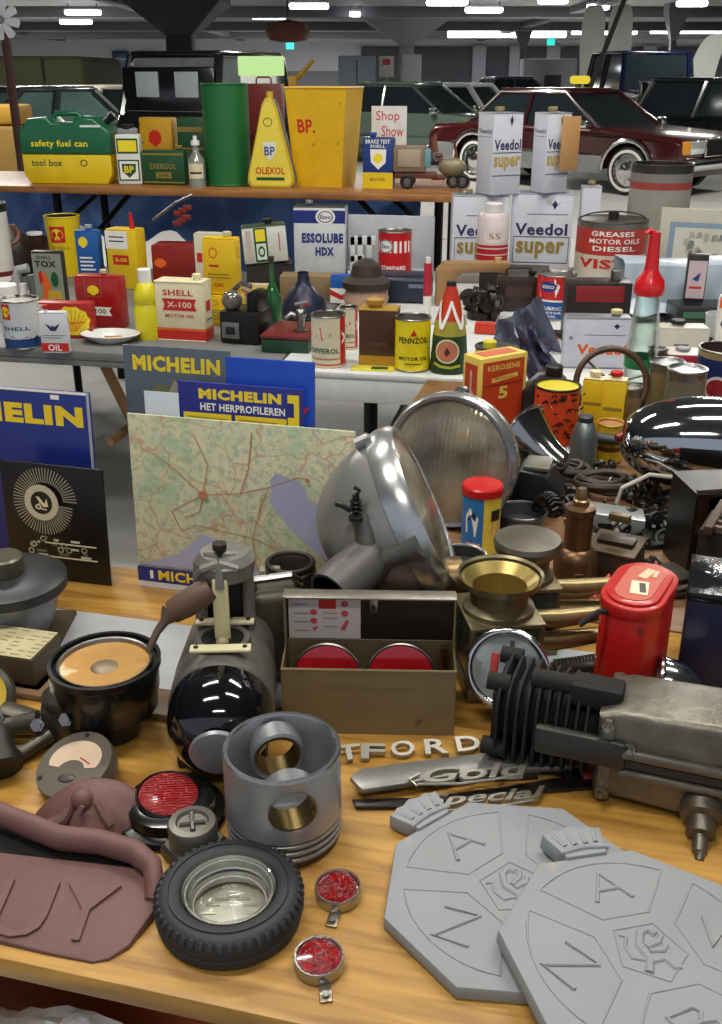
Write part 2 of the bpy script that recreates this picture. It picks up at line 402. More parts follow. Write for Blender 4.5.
# twin surfboard banners and a curved one
def banner(px0, px1, yt, yb, Y, lab, lean=0.0):
    p = atY((px0 + px1) / 2, yb, Y); z0 = 0; top_ = atY(px0, yt, Y).z; k = mpp(Y, 2); w = (px1 - px0) * k / 2; b0 = p.z
    T = thing('feather_banner', lab, 'banner', (p.x, Y, 0))
    H_ = top_ - b0; o = [(-w * 0.7, b0), (w * 0.7, b0)]
    for i in range(13):
        t = i / 12; o.append((w * (1 - 0.02 * t) * cos(t * pi / 2) ** 0.35 + lean * t if t < 1 else lean, b0 + H_ * (0.5 + 0.5 * sin(t * pi / 2))))
    for i in range(1, 13):
        t = 1 - i / 12; o.append((-w * cos(t * pi / 2) ** 0.35 + lean * t, b0 + H_ * (0.5 + 0.5 * sin(t * pi / 2))))
    M().prism(o, -0.02, 0.02, mat('d2d6cf', 0.6, 0, 0.06, 2)).obj('panel', T)
    M().tube([(0, 0.04, 0.02), (0, 0.04, top_ - 0.3)], 0.03, STEEL, 8).lathe([(0.4, 0), (0.4, 0.05), (0.05, 0.07)], STEEL, 16).obj('pole', T)
banner(576, 600, 5, 92, 30, 'left one of the twin rounded white banners behind the maroon car')
banner(602, 627, 4, 92, 30.4, 'right one of the twin rounded white banners behind the maroon car')
banner(690, 716, 34, 84, 28, 'curved white feather banner at the right edge of the hall', 0.3)
# leaning dark poles, wind wheel
b = M(); q = atY(570, 78, 22); b.tube([(q.x, 22, 0.05), (q.x + 1.15, 22, 3.5)], 0.05, mat('3d3636', 0.6), 8)
b.top('slanting_pole', 'thin dark pole slanting up in front of the white banners', 'pole')
p = atY(3, 20, 7); T = thing('wind_wheel', 'white eight-bladed wind wheel on a brown pole at the top left corner', 'wind wheel', (p.x, 7, 0))
M().tube([(0.0, 0, 0), (0.0, 0, p.z)], 0.03, mat('4a2c20', 0.7), 8).tube([(0.0, 0.0, 1.2), (0.25, 0.05, 0.0)], 0.03, mat('4a2c20', 0.7), 8).obj('pole', T)
for i in range(8):
    a = i * pi / 4 + 0.2; o = [(0.02, -0.008), (0.06, -0.022), (0.11, -0.026), (0.12, 0), (0.11, 0.026), (0.06, 0.022), (0.02, 0.008)]
    M().prism(o, -0.05, -0.04, mat('dfe3e3', 0.5), T=Matrix.Translation((0, 0, p.z)) @ Matrix.Rotation(a, 4, 'Y')).obj('blade', T)
M().cyl(0.025, -0.01, 0.05, STEEL, 14, T=RT((0, 0, p.z), rx=pi / 2)).obj('hub', T)
# ---------------- cars
def wheel_parts(T, x, y, r, side, hub=CHROME, white=False):
    A = RT((x, y, r), rx=pi / 2 * -side * -1)
    b = M(); b.T = RT((x, y, r), rx=pi / 2 if side < 0 else -pi / 2)
    W = mat('d5d2cb', 0.6) if white else mat('141414', 0.7)
    b.lathe([(r * 0.62, -0.09, mat('141414', 0.7)), (r, -0.08, mat('141414', 0.7)), (r, 0.06, mat('141414', 0.7)), (r * 0.94, 0.09, mat('141414', 0.7)), (r * 0.84, 0.1, W), (r * 0.72, 0.1, mat('141414', 0.7)), (r * 0.66, 0.08)], mat('141414', 0.7), 28)
    o = b.obj('wheel', T)
    h = M(); h.T = b.T; h.lathe([(r * 0.68, 0.085), (r * 0.64, 0.05), (r * 0.4, 0.05), (r * 0.36, 0.09), (r * 0.15, 0.11), (0, 0.115)], hub, 24)
    for i in range(10): h.box((r * 0.5 * cos(i * pi / 5), r * 0.5 * sin(i * pi / 5), 0.055), (0.04, 0.04, 0.02), hub)
    h.obj('hubcap', o)
def car(name, lab, loc, rz, L, W, Hh, col, kind='sedan', white=False, lower=None, glassm=None, roofc=None, front_detail=True):
    T = thing(name, lab, 'car', loc, rz)
    P_ = mat(col, 0.18, 0.1, 0.04, 3, coat=0.6); G = glassm or mat('20282c', 0.06, 0.2, 0.05, spec=0.9); r = 0.33 if kind != 'vintage' else 0.38
    xf, xr = L * 0.31, -L * 0.29
    if kind == 'vintage': xf, xr = L * 0.33, -L * 0.3
    belt = Hh * 0.64 if kind == 'sedan' else Hh * 0.6
    if kind == 'sedan': topl = [(L / 2, 0.5), (L * 0.495, belt * 0.84), (L * 0.47, belt * 0.90), (L * 0.2, belt), (-L * 0.3, belt * 1.02), (-L * 0.47, belt * 0.96), (-L / 2, belt * 0.8), (-L / 2, 0.45)]
    elif kind == 'round': topl = [(L / 2, 0.45), (L * 0.47, belt * 0.75), (L * 0.38, belt * 0.95), (L * 0.2, belt * 1.04), (-L * 0.2, belt * 1.05), (-L * 0.38, belt * 0.98), (-L * 0.47, belt * 0.7), (-L / 2, 0.4)]
    else: topl = [(L / 2, 0.4), (L * 0.49, belt * 0.95), (L * 0.3, belt * 1.0), (L * 0.12, belt * 1.03), (-L * 0.42, belt * 1.03), (-L * 0.47, belt * 0.8), (-L * 0.49, 0.45)]
    def arch(x):
        return [(x + (r + 0.07) * cos(a), r + (r + 0.07) * sin(a)) for a in [pi - pi * i / 10 for i in range(11)]]
    bot = [(-L * 0.47, 0.26)] + [q for q in arch(xr) if q[1] > 0.25] + [q for q in arch(xf) if q[1] > 0.25] + [(L * 0.47, 0.26)]
    b = M(); b.prism(topl[::-1][0:0] + bot + topl, -W / 2, W / 2, P_, bev=0.07, seg=3)
    if lower: 
        for s in (-1, 1): b.box(((xf + xr) / 2, s * (W / 2 + 0.004), 0.39), (xf - xr - 2 * r - 0.16, 0.014, 0.24), lower, 0.004)
        for s in (-1, 1): b.box((-L * 0.42, s * (W / 2 + 0.004), 0.44), (L * 0.09, 0.014, 0.26), lower, 0.004)
    b.obj('car_body', T)
    g0, g1, t0, t1 = ((L * 0.19, -L * 0.33, L * 0.04, -L * 0.22) if kind == 'sedan' else (L * 0.2, -L * 0.36, L * 0.08, -L * 0.2) if kind == 'round' else (L * 0.08, -L * 0.42, L * 0.05, -L * 0.36))
    wb, wt = W * 0.45, (W * 0.36 if kind != 'vintage' else W * 0.42)
    g = M(); z0, z1 = belt * 0.98, Hh - 0.05
    g.add([(g0, -wb, z0), (g1, -wb, z0), (g1, wb, z0), (g0, wb, z0), (t0, -wt, z1), (t1, -wt, z1), (t1, wt, z1), (t0, wt, z1)], [(0, 1, 5, 4), (1, 2, 6, 5), (2, 3, 7, 6), (3, 0, 4, 7)], G)
    g.obj('window_glass', T)
    rf = M(); RC = mat(roofc, 0.3, coat=0.4) if roofc else P_
    rf.box(((t0 + t1) / 2, 0, z1 + 0.02), (t0 - t1 + 0.06, wt * 2 + 0.05, 0.09), RC, 0.04, seg=3)
    pr = 0.028 if kind == 'sedan' else 0.06
    for s in (-1, 1):
        for (xa, xb) in ((g0, t0), (g1, t1), ((g0 + g1) / 2 - 0.1, (t0 + t1) / 2)):
            rf.tube([(xa, s * (wb + 0.005), z0), (xb, s * (wt + 0.005), z1)], pr, RC, 8)
    rf.obj('roof', T)
    if kind == 'sedan':
        ch = M()
        for s in (-1, 1):
            ch.tube([(g0, s * (wb + .02), z0 + .01), (t0, s * (wt + .03), z1 + .02), (t1, s * (wt + .03), z1 + .02), (g1, s * (wb + .02), z0 + .01)], 0.016, CHROME, 6)
            ch.box(((xf + xr) / 2, s * (W / 2 + 0.008), 0.53), (xf - xr - 2 * r - 0.16, 0.02, 0.03), CHROME)
            for x in (xf, xr): ch.tube([(a, s * (W / 2 + 0.0), z) for a, z in arch(x)], 0.03, CHROME, 6)
        ch.obj('chrome_trim', T)
    for s in (-1, 1):
        for x in (xf, xr): wheel_parts(T, x, s * (W / 2 - 0.12), r, s, CHROME, white)
    if kind == 'vintage':
        q = M()
        for s in (-1, 1): q.box((g1 + 0.02 - 0.0, s * W * 0.19, (z0 + z1) / 2 + .02), (0.04, W * 0.22, 0.3), mat('a8b0b4', 0.2), 0.01)
        q.box((g1 + .05, 0, z0 + .2), (0.06, W * 0.88, 0.75), P_, 0.02)
        q.obj('rear_window', T)
    for e, nm in ((1, 'front_bumper'), (-1, 'rear_bumper')):
        M().box((e * (L / 2 + 0.06), 0, 0.44), (0.12, W * 0.98, 0.14), CHROME, 0.04, seg=3).obj(nm, T)
    if front_detail:
        g = M(); g.box((L / 2 + 0.005, 0, belt * 0.74), (0.05, W * 0.46, 0.24), CHROME, 0.01)
        for i in range(16): g.box((L / 2 + 0.035, -W * 0.21 + i * W * 0.028, belt * 0.74), (0.02, 0.012, 0.2), mat('333333', 0.4, 0.8))
        g.obj('grille', T)
        for s in (-1, 1):
            M().box((L / 2 + 0.01, s * W * 0.35, belt * 0.76), (0.06, W * 0.2, 0.17), mat('d8dde0', 0.1, 0.6), 0.02).box((L / 2 - 0.02, s * W * 0.47, belt * 0.76), (0.1, 0.09, 0.17), mat('d08a1c', 0.2), 0.02).obj('headlight', T)
            M().box((g0 * 0.9, s * (W / 2 + 0.09), belt + 0.05), (0.1, 0.16, 0.1), CHROME, 0.02).obj('wing_mirror', T)
    return T
def gp(px, Y): return Vector(((px - 361) * mpp(Y, 0.6), Y, 0))
a = at(624, 195, 0); r_ = at(473, 181, 0); hd = atan2(a.y - r_.y, a.x - r_.x)
cc = (a + r_) / 2 + Vector((-sin(hd), cos(hd), 0)) * 0.8
car('maroon_coupe', 'long maroon coupe with silver lower body and chrome trim, behind the white tins', cc, hd, 4.65, 1.8, 1.36, '3e1012', 'sedan', True, mat('8f8f90', 0.3, 0.4))
car('green_car', 'grey green saloon car behind the handwritten card', gp(418, 20.5), -0.5, 4.4, 1.7, 1.42, '5c6e62', 'sedan')
car('white_car', 'small white car between the green car and the maroon car', gp(466, 24), -0.55, 4.0, 1.6, 1.38, 'c9cdd0', 'round')
car('blue_grey_car', 'blue grey car parked behind the maroon coupe roof', gp(518, 31), 0.2, 4.1, 1.65, 1.5, '35404f', 'sedan')
car('vintage_truck', 'tall dark blue vintage car with rounded cab, right of the white banners', gp(646, 25.5), -1.35, 4.0, 1.9, 2.05, '0c1230', 'vintage')
car('black_vintage_car', 'black vintage car at the right edge behind the maroon bonnet', gp(745, 18.2), -0.4, 4.2, 1.7, 1.5, '0e1512', 'vintage')
car('old_black_saloon', 'boxy black vintage saloon behind the oil tins on the left', gp(236, 15.2), pi / 2 - 0.42, 3.9, 1.55, 1.82, '17181a', 'vintage', glassm=mat('7f8686', 0.1, 0.1, 0.4, 3))
car('dark_silver_car', 'dark car with bright highlights behind the green fuel can', gp(62, 17), 0.7, 4.2, 1.65, 1.38, '38403f', 'round', glassm=mat('5f7a75', 0.1, 0.1, 0.3, 2))
car('cream_car', 'cream coloured car between the fuel can and the black saloon', gp(108, 22), 0.5, 4.1, 1.6, 1.36, 'c9c3b0', 'round')
car('red_car', 'dull red car at the left edge behind the fuel can', gp(-150, 12.3), 0.05, 4.0, 1.6, 1.12, '6d2a26', 'sedan')
car('white_distant_car', 'white car far back right of the green bin', gp(240, 31), 0.0, 4.2, 1.6, 1.45, 'c9cfcb', 'round')
# olive canvas topped trucks
T = thing('canvas_truck', 'olive canvas topped truck standing far back on the left', 'truck', gp(66, 27))
k = 0.0255; b = M(); b.box((0, 0, 1.35), (86 * k, 4, 1.2), mat('4b4f33', 0.8, 0, 0.2, 2, bump=0.3, bsc=4), 0.18, seg=3); b.tube([(6 * k, -2.03, 0.8), (6 * k, -2.03, 1.9)], 0.03, DARK, 6); b.obj('canvas_top', T)
b = M(); b.box((0, 0, 0.6), (86 * k, 4, 0.4), mat('3c4030', 0.7), 0.03); b.obj('truck_bed', T)
for s in (-0.8, 0.8): wheel_parts(T, s, -1.9, 0.4, -1, STEEL)
# distant signs and cabinets
T = thing('lit_board', 'pale green lit board with white panel above the green bin', 'sign', (gp(265, 11).x, 11, 0))
z = atY(265, 66, 11).z; M().box((0, 0, z), (0.46, 0.06, 0.18), glow('b8dc90', 1.0), 0.01).box((-0.03, 0, z - 0.2), (0.36, 0.05, 0.22), mat('d8dcd4'), 0.01).obj('panel', T)
M().tube([(0, 0, 0.01), (0, 0, z - 0.3)], 0.03, DARK, 8).lathe([(0.25, 0), (0.25, 0.04), (0.03, 0.05)], DARK, 16).obj('stand', T)
b = M(); b.box((0, 0, 1.0), (0.95, 0.6, 2.0), mat('8f9aa6', 0.5, 0.3), 0.02); b.box((0, -0.31, 1.0), (0.02, 0.02, 1.8), DARK); b.top('locker', 'grey blue steel locker behind the yellow waste bin', 'locker', gp(357, 28) )
b = M(); b.box((0, 0, 1.75), (0.38, 0.05, 0.5), mat('d8d4cc'), 0.01).box((0, -0.03, 1.86), (0.2, 0.02, 0.14), RED).tube([(0, 0.04, 0), (0, 0.04, 1.6)], 0.03, STEEL, 8); b.top('small_sign', 'small white sign with red patch right of the grey locker', 'sign', gp(386, 28.4))
b = M(); b.box((0, 0, 1.3), (0.5, 0.05, 1.5), mat('ccd2d4'), 0.01).tube([(0, 0.05, 0), (0, 0.05, 0.6)], 0.04, STEEL, 8); b.top('white_board', 'narrow white upright board above the white car', 'board', gp(411, 29))
b = M(); b.box((0, 0, 1.0), (1.6, 0.8, 2.0), mat('c0c4c8', 0.6), 0.05); b.box((0.1, -0.42, 1.2), (0.5, 0.03, 0.7), mat('4a4044')); b.top('kiosk', 'pale booth with a dark opening below the green exit sign', 'booth', gp(545, 33))
b = M(); b.box((0, 0, 1.47), (0.36, 0.2, 0.14), glow('f2d838', 0.8), 0.05).box((0, 0, 0.7), (0.05, 0.05, 1.4), DARK); b.top('taxi_light', 'small yellow lit roof sign behind the maroon coupe', 'sign', gp(576, 20.4))
b = M(); b.box((0, 0, 0.6), (0.9, 0.6, 1.2), mat('55504a', 0.5), 0.06).box((-0.1, 0, 1.4), (0.3, 0.2, 0.3), mat('c69a2a', 0.5), 0.06)
for i in range(3): b.tube([(-0.3 + i * 0.05, 0, 1.2), (0.1 + i * 0.14, 0.02 * i, 1.55 + 0.14 * i)], 0.045, mat('b8901e'), 6)
b.top('yellow_machine', 'yellow and grey machine parts behind the yellow waste bin', 'machine', gp(296, 22))
b = M(); b.box((0, 0, 0.55), (0.9, 0.5, 1.1), mat('7b5d1e', 0.6), 0.04).box((0, 0, 1.2), (0.7, 0.4, 0.18), mat('a27a1c', 0.6), 0.03); b.top('mustard_crate', 'mustard yellow crate at the left edge behind the fuel can', 'crate', gp(0, 10.5))
# ================================================================== tables
A1 = radians(-14); U = Vector((cos(A1), sin(A1), 0)); V_ = Vector((-sin(A1), cos(A1), 0)); O1 = Vector((-0.348, 0.711, 0))
TZ = 0.77
def wood(h1, h2, sc=1.0):
    m = bpy.data.materials.new('waxed_wood'); m.use_nodes = True; N = m.node_tree.nodes; L = m.node_tree.links; b = N['Principled BSDF']
    tc = N.new('ShaderNodeTexCoord'); mp = N.new('ShaderNodeMapping'); mp.inputs['Scale'].default_value = (2.2 * sc, 26 * sc, 10 * sc); L.new(tc.outputs['Object'], mp.inputs[0])
    n = N.new('ShaderNodeTexNoise'); n.inputs['Scale'].default_value = 2.2; n.inputs['Detail'].default_value = 7; n.inputs['Distortion'].default_value = 0.6; L.new(mp.outputs[0], n.inputs['Vector'])
    rp = N.new('ShaderNodeValToRGB'); e = rp.color_ramp.elements; e[0].position = 0.3; e[0].color = (*lin(h2), 1); e[1].position = 0.62; e[1].color = (*lin(h1), 1); L.new(n.outputs['Fac'], rp.inputs[0])
    n2 = N.new('ShaderNodeTexNoise'); n2.inputs['Scale'].default_value = 9; n2.inputs['Detail'].default_value = 5; L.new(tc.outputs['Object'], n2.inputs['Vector'])
    r2 = N.new('ShaderNodeValToRGB'); r2.color_ramp.elements[0].position = 0.58; r2.color_ramp.elements[1].position = 0.78; L.new(n2.outputs['Fac'], r2.inputs[0])
    mx = N.new('ShaderNodeMix'); mx.data_type = 'RGBA'; L.new(r2.outputs[0], mx.inputs[0]); L.new(rp.outputs[0], mx.inputs[6]); mx.inputs[7].default_value = (*lin(h2), 1)
    vo = N.new('ShaderNodeTexVoronoi'); vo.inputs['Scale'].default_value = 7.5; L.new(tc.outputs['Object'], vo.inputs['Vector'])
    r3 = N.new('ShaderNodeValToRGB'); r3.color_ramp.elements[0].position = 0.05; r3.color_ramp.elements[0].color = (1, 1, 1, 1); r3.color_ramp.elements[1].position = 0.13; r3.color_ramp.elements[1].color = (0, 0, 0, 1); L.new(vo.outputs['Distance'], r3.inputs[0])
    m3 = N.new('ShaderNodeMix'); m3.data_type = 'RGBA'; L.new(r3.outputs[0], m3.inputs[0]); L.new(mx.outputs[2], m3.inputs[6]); m3.inputs[7].default_value = (*lin('6a4420'), 1)
    L.new(m3.outputs[2], b.inputs['Base Color']); b.inputs['Roughness'].default_value = 0.42
    bp = N.new('ShaderNodeBump'); bp.inputs['Strength'].default_value = 0.15; bp.inputs['Distance'].default_value = 0.002; L.new(n.outputs['Fac'], bp.inputs['Height']); L.new(bp.outputs[0], b.inputs['Normal'])
    return m
W1 = wood('bb8d40', '8c6228'); W2 = wood('8d6844', '5f4229'); W3 = wood('a5703a', '7c4d22')
DW = mat('6a4626', 0.6, 0, 0.25, 12)
def table(name, lab, O, u0, u1, v0, v1, z, th, top, legm, ang, fascia=None, legs=(0.12, 0.88), style='x', strips=None):
    T = thing(name, lab, 'table', (O[0], O[1], 0), ang)
    b = M(); w = u1 - u0; d = v1 - v0; n = strips or 1
    for i in range(n): b.box(((u0 + u1) / 2, v0 + d * (i + 0.5) / n, z - th / 2), (w, d / n - (0.001 if n > 1 else 0), th), top, 0.006 if th > 0.015 else 0.003)
    b.obj('tabletop', T)
    if fascia: M().box(((u0 + u1) / 2, v0 + 0.015, z - th - fascia / 2), (w - 0.02, 0.02, fascia), top, 0.003).obj('apron', T)
    for q in legs:
        x = u0 + w * q; zb = z - th
        for s in (v0 + 0.12, v1 - 0.12):
            s2 = v0 + 0.02 if s > (v0 + v1) / 2 and style == 'x' else (v1 - 0.02 if style == 'x' else s)
            M().tube([(x, s, zb), (x + (0.1 if style == 'x' else 0), s + (s2 - s) * 0.25, 0.0)], 0.022, legm, 4 if style == 'x' else 8).obj('leg', T)
        M().tube([(x, v0 + 0.14, zb * 0.55), (x, v1 - 0.14, zb * 0.55)], 0.014, legm, 6).obj('stretcher', T)
    return T
table('wooden_table', 'honey coloured wooden table top carrying the foreground parts', O1, -1.1, 1.75, 0, 0.80, TZ, 0.028, W1, DW, A1)
table('side_table', 'wooden table top under the headlamps and cables on the right', O1, 0.03, 2.2, 0.806, 2.08, TZ - 0.002, 0.025, W2, DW, A1)
RA = radians(-11); RZ = 0.75
OG = Vector((-1.25, 3.17, 0))
table('grey_trestle_table', 'grey topped folding table holding the left group of tins', OG, -1.3, 1.02, 0.0, 1.45, RZ, 0.03, mat('70726f', 0.5, 0, 0.15, 4), mat('9a7246', .6, 0, .2, 12), RA, legs=(0.15, 0.72), style='x', fascia=0.02)
OW = Vector((-0.16, 2.86, 0))
table('white_folding_table', 'white plastic folding table under the yellow motor oil tin', OW, -0.10, 2.6, 0.0, 1.70, RZ + 0.004, 0.02, mat('d4d5d2', 0.5), mat('1a1a1c', 0.4, 0.5), RA, fascia=0.07, legs=(0.10, 0.9), style='p')
# raised shelf table at the back
S0 = Vector((-1.95, 4.93, 0)); S1 = at(453, 195.5, 1.08); SA = atan2(S1.y - 4.93, S1.x + 1.95); SL = (S1 - Vector((-1.95, 4.93, 1.08))).length
T = thing('raised_plank_table', 'long wooden plank on black folding legs along the back', 'table', (S0.x, S0.y, 0), SA)
M().box((SL / 2 - 0.3, 0.35, 1.065), (SL + 0.6, 0.7, 0.03), W3, 0.005).obj('tabletop', T)
BK = mat('0c0c0e', 0.4, 0.6)
for x in (SL * 0.21, SL * 0.97):
    for y in (0.1, 0.6): M().tube([(x, y, 1.05), (x, y, 0.0)], 0.02, BK, 8).obj('leg', T)
    M().tube([(x, 0.1, 0.25), (x, 0.6, 0.25)], 0.014, BK, 8).obj('stretcher', T)
    s = 1 if x < SL / 2 else -1
    M().tube([(x, 0.1, 0.68), (x + s * 0.36, 0.12, 1.04)], 0.013, BK, 8).obj('brace', T)
    M().tube([(x, 0.1, 0.88), (x + s * 0.2, 0.12, 1.04)], 0.011, BK, 8).obj('brace', T)
# blue tarpaulin hanging below the plank
b = M(); n = 60; k = 10; vs = []; fs = []
for j in range(k + 1):
    for i in range(n + 1):
        x = -0.2 + (SL * 0.9 + 0.2) * i / n; t = j / k; a = 0.035 * sin(x * 17 + t * 2) + 0.03 * sin(x * 41 + 1.3 - t * 3) * t + 0.05 * sin(x * 7 + 5 * t)
        low = 0.62 + 0.16 * sin(x * 3.1) + 0.1 * sin(x * 9)
        vs.append((x, 0.72 + a * 0.8, 1.04 - (1.04 - low) * t))
for j in range(k):
    for i in range(n): fs.append((j * (n + 1) + i, j * (n + 1) + i + 1, (j + 1) * (n + 1) + i + 1, (j + 1) * (n + 1) + i))
b.add(vs, fs, mat('6690e4', 0.3, 0, 0.45, 5, bump=0.4, bsc=14)); b.top('blue_tarpaulin', 'crumpled blue tarpaulin hanging under the back plank', 'tarpaulin', (S0.x, S0.y, 0), SA)
# things under the front table
b = M(); b.box((0, 0, 0.26), (0.62, 0.3, 0.52), mat('b4582e', 0.6, 0, 0.25, 8), 0.01); b.box((0, 0, 0.525), (0.64, 0.32, 0.015), mat('8a4022', 0.6, 0, 0.3, 9), 0.004)
b.top('rust_box', 'rust red box standing under the front edge of the wooden table', 'box', (-0.16, 1.045, 0), A1)
b = M(); n = 34; vs = []; fs = []
for j in range(n + 1):
    for i in range(n + 1): vs.append((0.6 * (i / n - 0.5), 0.34 * (j / n - 0.5), 0.5 + 0.012 * random.random() + 0.02 * sin(i * 0.5) * sin(j * 0.4)))
for j in range(n):
    for i in range(n): fs.append((j * (n + 1) + i, j * (n + 1) + i + 1, (j + 1) * (n + 1) + i + 1, (j + 1) * (n + 1) + i))
b.add(vs, fs, mat('eef1f4', 0.45, 0.25, 0.15, 60, bump=0.6, bsc=120)); b.box((0, 0, 0.245), (0.6, 0.34, 0.49), mat('a8b0b8', 0.4, 0.6, 0.3, 40, bump=0.5), 0.01)
b.top('foil_wrapped_crate', 'crate covered in crinkled silver foil at the bottom left corner', 'crate', (-0.57, 0.752, 0), A1 - 0.02)
b = M(); b.box((0, 0, 0.25), (0.12, 0.06, 0.5), mat('e8eaee', 0.4, 0.3, 0.3, 60, bump=0.6, bsc=120), 0.01); b.top('silver_packet', 'small silver packet below the table edge under the tyre ashtray', 'packet', (-0.09, 0.83, 0), A1 - 0.1)
# ================================================================== goods on the raised plank
SZ = 1.08
G1 = mat('17643f', 0.3, coat=0.3); Y1 = mat('e8c814', 0.35, coat=0.3); Y2 = mat('e2b418', 0.4, rust=0.08, rcol='a4701c'); BPG = mat('1d4f2c', 0.4)
TXW = mat('f1efe8', 0.5, var=0); TXY = mat('f4dc28', 0.5, var=0); TXR = mat('c4231a', 0.5, var=0); TXB = mat('20307c', 0.5, var=0); TXG = mat('17502c', 0.5, var=0); TXK = mat('1a1a1a', 0.5, var=0); TXO = mat('e0641c', 0.5, var=0); TXD = mat('8f7a30', .5, var=0); TXV = mat('2a2a5c', .5, var=0); GREY = mat('8a8c90', 0.5)
# green fuel can sitting in its yellow tool box
p, w, h = spot(24, 118, 113, 184, SZ); T = thing('fuel_can_tool_box', 'green safety fuel can fitted on a yellow tool box, left end of the plank', 'fuel can', p + Vector((0, 0.09, 0)), -0.1)
b = M(); hb = h * 0.42
b.prism([(-w * .43, 0), (w * .43, 0), (w * .49, hb * .35), (w * .49, hb), (-w * .49, hb), (-w * .49, hb * .35)], -0.09, 0.09, Y1, bev=0.008)
b.marks(flatmap(RT((0, -0.09, 0)), w, hb), [('t', 'tool box', 0.28, 0.72, 0.34, 0.24, TXG), ('o', 0.69, 0.72, 0.04, 0.12, 0.7, TXG)]); b.obj('tool_box', T)
b = M(); b.prism([(-w * .5, hb), (w * .5, hb), (w * .5, h * .74), (w * .33, h * .93), (w * .14, h * .95), (w * .1, h * .86), (-w * .12, h * .86), (-w * .17, h * .95), (-w * .38, h * .92), (-w * .5, h * .74)], -0.092, 0.092, G1, bev=0.012, seg=3)
b.tube([(-w * .17, 0, h * .9), (-w * .14, 0, h * .985), (w * .1, 0, h * .985), (w * .16, 0, h * .9)], 0.013, G1, 10)
b.box((w * .3, -.093, h * .82), (w * .22, 0.004, h * .03), mat('e8f0ea', .2), T=None)
b.marks(flatmap(RT((0, -0.0925, 0)), w, h), [('t', 'safety fuel can', 0.44, 0.565, 0.62, 0.12, TXY)]); b.obj('fuel_can', T)
M().cyl(0.016, 0, 0.05, BLACK, 14, T=RT((w * .4, 0, h * .86), ry=0.9)).cyl(0.02, 0.03, 0.055, BLACK, 14, T=RT((w * .4, 0, h * .86), ry=0.9)).obj('spout_cap', T)
# BP bottle tin
p, w, h = spot(118, 142, 126, 185, SZ); T = thing('bottle_tin', 'slim white and green bottle tin with shield badge and dark cap', 'oil tin', p + Vector((0, .05, 0)))
b = M(); b.box((0, 0, h * .43), (w, w * .7, h * .86), mat('dfe4d8', .4), 0.008).box((0, 0, h * .9), (w * .8, w * .55, h * .12), GREY, 0.01)
b.marks(flatmap(RT((0, -w * .35, 0)), w, h * .86), [('r', .06, .62, .94, .92, TXG), ('r', .12, .66, .88, .88, TXY), ('r', .06, .08, .94, .5, TXG), ('r', .12, .11, .88, .47, TXW), ('p', [(.2, .42), (.8, .42), (.78, .26), (.5, .14), (.22, .26)], TXG), ('t', 'BP', .5, .31, .4, .14, TXY)]); b.obj('body', T)
M().cyl(w * .28, h * .94, h * 1.02, BLACK, 16).obj('cap', T)
rect_can('oil_tin', 'low wide dark green tin with gold lettering and gold lines', spot(142, 187, 151, 185, SZ), BPG, [('r', .02, .06, .98, .1, TXD), ('r', .02, .88, .98, .93, TXD), ('t', 'EXERGOL', .5, .55, .62, .16, TXD), ('r', .32, .2, .68, .38, TXD), ('t', 'SAE', .5, .29, .25, .1, TXG)], deep=.5, cap=.3, capm=TXD, cat='oil tin')
def sp2(x0, x1, yt, Y, z): return spot(x0, x1, yt, None, z, Y)
rect_can('oil_tin', 'mustard tin with red scallop badge behind the low dark green tin', sp2(142, 176, 118, 5.13, SZ), mat('c8961c', .4, rust=.15), [('s', .48, .68, .2, .14, TXR), ('t', 'SHELL', .5, .45, .4, .07, TXR)], deep=.5, cat='oil tin')
rect_can('oil_tin', 'dark green square tin with a yellow stripe behind the glass bottle', sp2(180, 206, 118, 5.1, SZ), BPG, [('r', 0, .78, 1, .86, TXD), ('r', 0, .5, 1, .53, TXD)], deep=.6, cat='oil tin')
# clear small bottle
p, w, h = spot(188, 205, 141, 188, SZ); T = thing('glass_bottle', 'small clear glass bottle with paper label beside the green bin', 'bottle', p + Vector((0, .04, 0)))
M().lathe([(0, 0), (w / 2, 0), (w / 2, h * .6), (w * .2, h * .75), (w * .18, h * .92)], mat('8f958c', .1, .2, .2), 20).marks(curvemap(w / 2, h), [('r', .1, .2, .9, .52, CREAM), ('r', .2, .3, .8, .34, TXK)]).obj('glass', T)
M().cyl(w * .26, h * .9, h, WHITE, 14).cyl(w * .12, h, h * 1.1, WHITE, 10).obj('cap', T)
# big green cylinder bin
p, w, h = spot(203, 250, 84, 187, SZ); T = thing('green_bin', 'tall plain green cylindrical bin standing on the plank', 'bin', p + Vector((0, w / 2, 0)))
gm = mat('1f6a35', .4, 0, .1, 6); M().lathe([(0, 0), (w / 2, 0), (w / 2, h), (w * .485, h), (w * .48, .01), (0, .01)], gm, 40).obj('body', T)
M().torus(w / 2, .004, gm, 40, 8, T=RT((0, 0, h))).torus(w / 2, .004, gm, 40, 8, T=RT((0, 0, .006))).obj('rim', T)
rect_can('red_drum', 'dark red square drum between the green bin and the yellow waste bin', sp2(246, 284, 84, 5.2, SZ), mat('6d1d16', .4, rust=.15), deep=.4, cat='drum', handle=.4)
